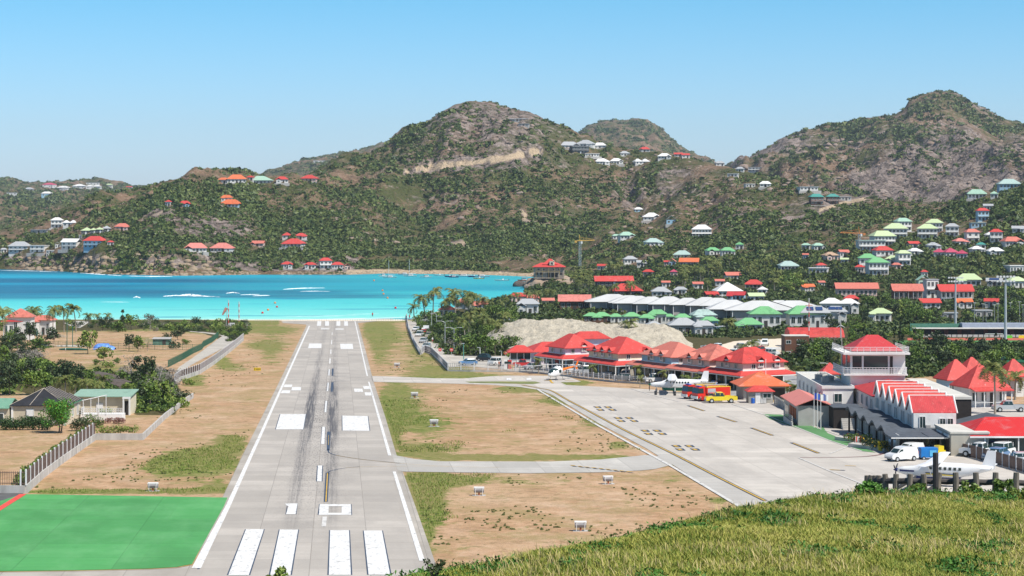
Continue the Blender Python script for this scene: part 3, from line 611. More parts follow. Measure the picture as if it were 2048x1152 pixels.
for cx,cy,s in ((1208,817,1.0),(1250,839,1.07),(1305,864.5,1.15),(1369,895.5,1.25)):
    for dx,dy in ((-20,-2.8),(1,-2.8),(-14,2.6),(10,2.6)):
        dx*=s; dy*=s; w_=12*s; h_=3.2*s; x,y=cx+dx,cy+dy
        upoly(od,[(x-2,y-h_/2),(x+w_,y-h_/2),(x+w_+4*s,y+h_/2),(x+4*s,y+h_/2)],.064)
        upoly(yl,[(x+1,y-h_*.3),(x+w_*.55,y-h_*.38),(x+w_*.85+2,y+h_*.32),(x+w_*.35+2,y+h_*.32)],.08)
# holding line across the lower taxiway
for k in range(9):
    t=k/8; x=1140+t*112; y=931.5+t*12
    upoly(yl,[(x,y-1.6),(x+9,y-.9),(x+13,y+.2),(x+3,y-.5)],.08); upoly(od,[(x+3,y+.1),(x+12,y+.9),(x+16,y+1.9),(x+6,y+1.1)],.066)
strip(yl,[(-60,1144.5),(150,1141.5),(300,1138),(352,1135),(384,1129)],.12,.08); 
tag(yl.build('yellow_markings',YP),'yellow guide lines on apron and taxiways',None,None,'structure'); tag(od.build('dark_markings',DB),'dark outlines beside the painted markings',None,None,'structure')
rp=MB(); strip(rp,[(-20,1029),(46,988)],.7,.08); tag(rp.build('red_line',RP),'red line at the corner of the green apron',None,None,'structure')
rp=MB(); strip(rp,smooth([(1600,914.5),(1650,915),(1720,913.5),(1758,910),(1771,904.5)]),.28,.08); tag(rp.build('maroon_line',MAR),'maroon line on the apron beside the white van',None,None,'structure')
ex=MB(); 
for a,b in ((1058,758),(1018,758)): upoly(ex,[(a-5,b-2),(a+5,b-2),(a+5,b+2),(a-5,b+2)],.075)
tag(ex.build('white_squares',WP),'white painted squares on the upper taxiway',None,None,'structure')
# asphalt corner left of the green apron, parking right of the terminal
flat('side_road',[[(-60,975),(44,982),(46,988),(-60,1036)]],.05,plain('old asphalt',(.10,.10,.10),.9,.25,.6),'grey asphalt road at the bottom left')
flat('parking',[[(900,735),(930,731),(1010,737),(1100,741),(1240,752),(1320,766),(1440,783),(1475,796),(1590,790),(1600,755),(1560,742),(1300,720),(1110,715),(910,711)]],.04,plain('parking asphalt',(.30,.29,.28),.9,.2,.4),'grey parking yard in front of the red roofed shops')
# ------------------------------------------------------------------ foreground hillside
def fg_tab(pxv): return np.interp(pxv,[300,560,700,780,1000,1200,1400,1500,1600,1730,1900,2048,2300],[1436,1232,1191,1171,1131,1087,1042,1020,1005,988,990,994,1000])
fgx=np.arange(250,2400,12.); fgY=np.concatenate([np.linspace(12,62,60),np.linspace(63,100,20)])
Yc=np.interp(fgx,[300,780,1200,1500,1730,2048],[34,37,43,50,56,58])
FX,FY=np.meshgrid(fgx,fgY); zc=H-(fg_tab(fgx)-HY)/F*Yc
ZF=zc[None,:]+(Yc[None,:]-FY)*.05
beyond=np.clip(FY-Yc[None,:],0,None); ZF=ZF-beyond*.10-beyond**2*.035
ZF=np.maximum(ZF,15.3-.02*FY-1)
XF=(FX-CX)/F*FY; ZF=ZF+(fbm(XF/2.2,FY/2.2,51,4)-.5)*.28*(beyond<6)
def fgz(x,y):
    pxv=CX+F*x/y; c=np.interp(pxv,fgx,zc); yc=np.interp(pxv,fgx,Yc); b=np.maximum(y-yc,0)
    return c+(yc-y)*.05-b*.10-b*b*.035+(fbm(x/2.2,y/2.2,51,4)-.5)*.28*(b<6)
n0,n1=FX.shape; a=(np.arange(n0-1)[:,None]*n1+np.arange(n1-1)[None,:]).ravel()
def m_fg():
    m,t,p=nm('hillside thatch'); g=G(t); n=g.noise(g.pos(),6,4,.7); n2=g.noise(g.pos(),.9,4,.6)
    c=g.ramp(n,[(.3,(.06,.055,.02)),(.7,(.20,.17,.06))]); c=g.mix(g.ramp(n2,[(.4,0),(.65,.7)]),c,(.06,.085,.018)); g.l(c,p.inputs['Base Color']); p.inputs['Roughness'].default_value=1; return m
tag(link('foreground_hillside',npmesh('foreground_hillside',np.stack([XF,FY,ZF],-1).reshape(-1,3),np.stack([a,a+1,a+1+n1,a+n1],1),m_fg(),4,None,True)),'grassy slope at the lower right',None,None,'structure')
# grass blades
def m_grass(name,stops,tr=.3):
    m,t,p=nm(name); g=G(t); ge=g.n('NewGeometry'); n=g.noise(g.pos(),.42,5,.7)
    f=g.math('ADD',g.math('MULTIPLY',ge.outputs['Random Per Island'],.45),g.math('MULTIPLY',g.math('SUBTRACT',n,.22),.95))
    g.l(g.ramp(f,stops),p.inputs['Base Color']); p.inputs['Roughness'].default_value=.6; p.inputs['Specular IOR Level'].default_value=.25; return m
MGrass=m_grass('meadow grass',[(.15,(.06,.11,.010)),(.36,(.16,.22,.026)),(.56,(.37,.36,.068)),(.82,(.54,.47,.15)),(1,(.60,.49,.22))])
MWeed=m_grass('broad weed leaves',[(.1,(.02,.075,.012)),(.5,(.05,.15,.02)),(.9,(.11,.24,.035))])
def blades(name,N,xy,zf,h0,h1,wd,mat,seed,lean=.35,label=None):
    r=np.random.RandomState(seed); x,y=xy(r,N); N=len(x); z=zf(x,y); h=r.uniform(h0,h1,N)*(0.7+.6*vnoise(x/1.3,y/1.3,9)); a=r.uniform(0,2*pi,N)
    lx=r.normal(-.10,lean,N)*h; ly=r.normal(0,lean,N)*h; ww=wd*r.uniform(.6,1.3,N); ca,sa=np.cos(a)*ww,np.sin(a)*ww*.5
    V=np.stack([np.stack([x-ca,y-sa,z-.02],-1),np.stack([x+ca,y+sa,z-.02],-1),np.stack([x+lx*.45+ca*.7,y+ly*.45+sa*.7,z+h*.62],-1),np.stack([x+lx*.45-ca*.7,y+ly*.45-sa*.7,z+h*.62],-1),np.stack([x+lx*1.1,y+ly*1.1,z+h],-1)],1).reshape(-1,3)
    b=np.arange(N)*5; Fq=np.stack([b,b+1,b+2,b,b+2,b+3,b+3,b+2,b+4],1).reshape(-1,3)
    return tag(link(name,npmesh(name,V,Fq,mat,3)),label,None,None,'stuff')
def xy_fg(r,N):
    y=np.sqrt(r.uniform(24**2,66**2,N)); pxv=r.uniform(690,2370,N); x=(pxv-CX)/F*y; yc=np.interp(pxv,fgx,Yc)
    k=(y<yc+2.5)&(H-fgz(x,y)<(1165-HY)/F*y*1.22); return x[k],y[k]
blades('meadow_grass',860000,xy_fg,fgz,.04,.145,.010,MGrass,3,.5,'long yellow green grass on the near slope')
def xy_seed(r,N):
    x,y=xy_fg(r,N); k=vnoise(x/1.6,y/1.6,77)>.62; return x[k],y[k]
blades('dry_grass',36000,xy_seed,fgz,.14,.30,.009,m_grass('straw seed heads',[(0,(.38,.30,.10)),(1,(.66,.54,.27))]),8,.35,'dry straw coloured seed heads in the near grass')
def weeds(name,N,xy,zf,seed,rad,lf,label,mat):
    r=np.random.RandomState(seed); cx,cy=xy(r,N); N=len(cx); K=46; rr_=rad*(.35+1.2*r.uniform(0,1,N)**2)
    u=r.normal(0,1,(N,K,3)); u[...,2]=abs(u[...,2]); u/=np.linalg.norm(u,axis=-1,keepdims=True); d=r.uniform(.35,1,(N,K,1))
    c=u*d*rr_[:,None,None]*np.array([1,1,.7]); c[...,0]+=cx[:,None]; c[...,1]+=cy[:,None]; c[...,2]+=zf(cx,cy)[:,None]+.02
    t1=r.normal(0,1,(N,K,3)); t1/=np.linalg.norm(t1,axis=-1,keepdims=True); t2=np.cross(t1,u); t2/=np.linalg.norm(t2,axis=-1,keepdims=True)+1e-6
    s=lf*r.uniform(.6,1.4,(N,K,1)); V=np.stack([c-t1*s,c+t2*s*.45,c+t1*s,c-t2*s*.45],2).reshape(-1,3); b=np.arange(N*K)*4
    return tag(link(name,npmesh(name,V,np.stack([b,b+1,b+2,b+3],1),mat,4)),label,None,None,'stuff')
def xy_weed(r,N):
    x,y=xy_fg(r,N); pxv=CX+F*x/y; yc=np.interp(pxv,fgx,Yc); k=((vnoise(x/1.5,y/1.5,33)>.66)&(vnoise(x/.5,y/.5,34)>.45))|((y>yc-1.5)&(vnoise(x/.8,y/.8,35)>.55)); return x[k],y[k]
weeds('leafy_weeds',12000,xy_weed,fgz,5,.24,.045,'dark green leafy weeds among the near grass',MWeed)
# tufts along the airfield verges
def xy_tuft(r,N):
    y=np.exp(r.uniform(math.log(146),math.log(640),N)); pxv=r.uniform(-20,1500,N); x=(pxv-CX)/F*y; pyv=514+94800/y
    onr=(pxv>np.interp(pyv,[650,1160],[604,362]))&(pxv<np.interp(pyv,[646,763,909,1160],[724,754,802,890])); ontx=((pyv>904)&(pyv<950)&(pxv>780))|((pyv>748)&(pyv<776)&(pxv>730)); onap=pxv>np.interp(pyv,[640,700,745,770,790,850,929,1012],[805,838,900,1028,1096,1193,1338,1468])
    ongr=(pxv<470)&(pyv>980); ongar=(pxv<np.interp(pyv,[680,765,800,880,987],[490,350,390,195,50])+6)
    k=~onr&~ontx&~onap&~ongr&~ongar&(fbm(x*.12,y*.06,63,4)>.555)&(vnoise(x*.6,y*.25,65)>.3); return x[k],y[k]
def xy_af(r,N):
    y=r.uniform(146,330,N); pxv=r.uniform(60,1500,N); x=(pxv-CX)/F*y
    i=np.clip(((pxv-PXS[0])/5).astype(int),0,len(PXS)-1); j=np.clip((np.log(y/YR[0])/math.log(1.0052)).astype(int),0,len(YR)-1)
    g_=grass[j,i]+(fbm(x*.26,y*.11,61,4)-.5)*1.6; pyv=514+94800/y
    import itertools
    onr=(pxv>np.interp(pyv,[650,1160],[606,368]))&(pxv<np.interp(pyv,[646,763,909,1160],[722,752,800,888]))
    ontx=(pyv>905)&(pyv<948)&(pxv>780); onap=pxv>np.interp(pyv,[770,790,850,929,1012],[1030,1098,1195,1340,1470])
    ongr=(pyv>978)&(pxv<470)&(pyv>np.interp(pxv,[0,460],[986,996])-1)
    k=(g_>.62)&~onr&~ontx&~onap&~ongr&(pyv<1160); return x[k],y[k]
ZP=lambda x,y:15.3-.02*y
blades('verge_grass',240000,xy_af,ZP,.08,.28,.03,m_grass('verge blades',[(.1,(.045,.095,.012)),(.4,(.12,.19,.025)),(.65,(.24,.27,.06)),(.9,(.40,.34,.14))]),13,.35,'short green grass tufts beside the runway')
weeds('scattered_tufts',11000,xy_tuft,ZP,15,.17,.07,'small green and olive weed tufts on the dry strips',m_grass('tuft leaves',[(.1,(.03,.06,.012)),(.5,(.10,.13,.03)),(.9,(.26,.22,.09))]))
# ------------------------------------------------------------------ houses of the bay, the hillsides and the town
LM=[]      # landmarks: (px, py, width px, top py, label)
def metal(name,c,wear=.25,wc=(.75,.6,.55)):
    k='roof '+name
    if k in MATS: return MATS[k]
    m,t,p=nm(k); g=G(t); wv=g.n('TexWave',wave_type='BANDS',bands_direction='X'); wv.inputs['Scale'].default_value=1.4; g.l(g.obj(),wv.inputs[0]); ln=g.ramp(wv.outputs['Fac'],[(0,1),(.14,0)])
    n1=g.noise(g.obj((.6,.6,.25)),1.1,6,.7); oi=g.n('ObjectInfo'); f=g.math('ADD',g.math('MULTIPLY',n1,.8),g.math('MULTIPLY',oi.outputs['Random'],.22))
    gm=sum(c)/3; fade=tuple(x*.55+gm*.35+.10 for x in c); dk=tuple(x*.62 for x in c)
    col=g.ramp(f,[(.28,dk),(.45,c),(.62,c),(.85,fade)]); n2=g.noise(g.obj((2.2,2.2,.3)),1.3,5,.7); col=g.mix(g.ramp(n2,[(.58,0),(.72,min(.7,wear*1.2))]),col,wc)
    col=g.mix(g.math('MULTIPLY',ln,.7),col,dk); g.l(col,p.inputs['Base Color']); p.inputs['Roughness'].default_value=.62; p.inputs['Specular IOR Level'].default_value=.3
    MATS[k]=m; return m
RC={'red':metal('red',(.56,.062,.052)),'brick':metal('brick red',(.50,.045,.05)),'coral':metal('coral',(.58,.175,.13)),'orange':metal('orange',(.66,.16,.06)),'pink':metal('pink',(.64,.22,.18)),'crimson':metal('crimson',(.48,.06,.12)),
 'mint':metal('mint',(.34,.52,.40)),'green':metal('green',(.17,.43,.19)),'pale':metal('pale green',(.50,.60,.34)),'teal':metal('teal',(.06,.28,.24)),'white':metal('white',(.72,.71,.69),.3,(.5,.48,.45)),'grey':metal('grey',(.40,.41,.42),.2,(.3,.3,.3)),'dark':metal('dark grey',(.045,.05,.06),.1,(.1,.1,.1)),'seafoam':metal('sea foam',(.38,.50,.46)),'tan':metal('tan',(.45,.30,.20))}
WC={'w':plain('white wall',(.64,.63,.60),.8,.14,.8),'c':plain('cream wall',(.66,.58,.42),.8,.1,.8),'p':plain('pink wall',(.66,.48,.42),.8,.08,.8),'b':plain('blue wall',(.30,.48,.60),.8,.1,.8),'g':plain('grey wall',(.38,.37,.35),.85,.12,.8),'k':plain('dark wall',(.06,.065,.07),.8,.2,.8),'l':plain('lilac wall',(.58,.50,.58),.8,.06,.8),'br':plain('brown timber wall',(.13,.06,.035),.8,.3,1.5),'y':plain('light green wall',(.42,.55,.45),.8,.1,.8),'st':plain('stone wall',(.32,.27,.22),.9,.3,1.2)}
m,t,p=nm('window glass'); p.inputs['Base Color'].default_value=(.022,.045,.045,1); p.inputs['Roughness'].default_value=.08; p.inputs['Specular IOR Level'].default_value=.6; GLASS=m
TRIM=plain('white trim',(.76,.75,.73),.6,.05,1); SHADE=plain('opening shade and dark doors',(.05,.045,.04),.9,.3,1); CONC=plain('garden wall concrete',(.45,.43,.40),.9,.15,.8)  # SHADE: dark colour painted in for shade inside openings; doors and canopy walls share it
def window_mesh(w_,h_,nm_='window'):
    """frame with its glass set in, centred on x, bottom at z=0, facing -y"""
    f=MB(); t=.07
    f.box(0,0,0,w_,.08,t); f.box(0,0,h_-t,w_,.08,t); f.box(-w_/2+t/2,0,t,t,.08,h_-2*t); f.box(w_/2-t/2,0,t,t,.08,h_-2*t); f.box(0,.005,t,.04,.05,h_-2*t)
    gl=MB(); gl.box(0,.02,t*.8,w_-t*1.6,.02,h_-t*1.6); return f.mesh('window',TRIM),gl.mesh('pane',GLASS)
_wm={}
def add_window(root,x,y,z,w_,h_,rz=0):
    k=(round(w_,1),round(h_,1))
    if k not in _wm: _wm[k]=window_mesh(*k)
    f=child(link('window',_wm[k][0]),root); f.location=(x,y,z); f.rotation_euler=(0,0,rz)
    g_=child(link('pane',_wm[k][1]),f); return f
def house(pxc,pyb,wpx,hw,kind,roof,wall,label,fl=1,nw=3,dr=.75,rot=0,ridge=.35,rh=None,Yf=None,cat='house',group=None,porch=False,name='house',chim=False,n=1):
    x,y,z=PL(pxc,pyb) if Yf is None else ((pxc-CX)/F*Yf,Yf,H-(pyb-HY)/F*Yf)
    wd=max(wpx*(.86 if pxc>1480 and pyb<560 else .92)/F*y,3.2); d=wd*dr/(n if n>1 else 1)*(1.6 if n>1 else 1); d=min(max(d,3),9.5 if kind=='gable' else 12.5)
    root=empty(name,(x,y+d/2+.4,z),rot); tag(root,label,cat,group)
    LM.append((pxc,pyb,wpx,pyb-(hw*fl+(rh or d*.3))*F/y,label))
    Hh=hw*fl
    b=MB(); b.box(0,0,-3,wd*.93,d*.9,Hh+3); b.build('wall',WC[wall],root)
    if rh is None: rh={'hip':d*.30,'gable':d*.27,'pyr':d*.42,'flat':.3,'gabley':wd*.4}[kind]
    rb=MB()
    if kind=='hip':
        if n>1:
            s=wd/n
            for i in range(n): rb.hip(-wd/2+s*(i+.5),0,Hh,s*1.0,d,rh,ridge*.5,.15,.15)
        else: rb.hip(0,0,Hh,wd,d,rh,ridge,.16,.25)
    elif kind=='pyr': rb.hip(0,0,Hh,wd,d,rh,.05,.16,.25)
    elif kind=='gable': rb.gable(0,0,Hh,wd,d,rh,.16,.3,'x')
    elif kind=='gabley': rb.gable(0,0,Hh,wd,d,rh or wd*.4,.16,.3,'y')
    else: rb.box(0,0,Hh,wd,d,.35)
    rb.build('roof',RC[roof],root)
    rw=random.Random(int(pxc*13+pyb)); 
    if fl==1 and 24<=wpx<70 and kind in('hip','gable') and n==1 and not porch and rw.random()<.7:
        sd=rw.choice((-1,1)); ww_=wd*rw.uniform(.32,.42); wx=sd*wd*rw.uniform(.22,.34); wh=Hh*rw.uniform(.82,.95)
        b=MB(); b.box(wx,-d*.45-1.1,-3,ww_*.9,2.6,wh+3); b.build('wing_wall',WC[wall],root); b=MB()
        if rw.random()<.5: b.gable(wx,-d*.45-.9,wh,ww_,3.4,ww_*.32,.14,.2,'y')
        else: b.hip(wx,-d*.45-.6,wh,ww_,4.0,ww_*.26,.3,.14,.15,'y')
        b.build('wing_roof',RC[roof],root); add_window(root,wx,-d*.45-2.46,.9,min(1.3,ww_*.4),1.2)
    if rw.random()<.45 and wpx>20:
        b=MB(); b.box(0,-d*.45-1.6,-2.6,wd*1.15,3.0,2.5); b.build('terrace',CONC,root)
    # windows and a door on the front, one level per floor
    k=0
    ww=min(1.5,wd/(nw*1.7)); 
    for f_ in range(fl):
        for i in range(nw):
            X=-wd*.46+wd*.92*(i+.5)/nw
            if f_==0 and i==nw//2:
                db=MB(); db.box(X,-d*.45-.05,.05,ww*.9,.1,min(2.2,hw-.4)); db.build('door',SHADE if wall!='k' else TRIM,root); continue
            add_window(root,X,-d*.45-.05,f_*hw+hw*.30,ww,hw*.5)
    # side windows seen from a step away
    add_window(root,wd*.465+.05,0,hw*.3,ww,hw*.5,pi/2)
    if porch:
        pb=MB(); pd=1.9; pb.box(0,-d*.45-pd/2,-.1,wd*.96,pd,.15); 
        for i in range(nw+1): pb.box(-wd*.46+wd*.92*i/nw,-d*.45-pd+.1,.05,.13,.13,hw-.35)
        for i in range(nw): pb.box(-wd*.46+wd*.92*(i+.5)/nw,-d*.45-pd+.1,.85,wd*.9/nw,.06,.07)
        pb.build('veranda',TRIM,root); pr=MB(); a,b_=-d*.45-pd-.25,-d*.45+.3
        pr.prism([(a,hw-.35),(b_,hw+.15),(b_,hw+.28),(a,hw-.22)],-wd*.5,wd*.5,'yz'); pr.build('veranda_roof',RC[roof],root)
    if fl>1:
        bb=MB(); bb.box(0,-d*.45-.6,hw-.15,wd*.9,1.2,.15); bb.box(0,-d*.45-1.16,hw+.8,wd*.9,.06,.08)
        for i in range(nw*2+1): bb.box(-wd*.44+wd*.88*i/(nw*2),-d*.45-1.16,hw,.05,.05,.8)
        bb.build('balcony',TRIM,root)
    if chim: c=MB(); c.box(wd*.2,0,Hh+rh*.3,.6,.6,rh*.9); c.build('chimney',CONC,root)
    return root
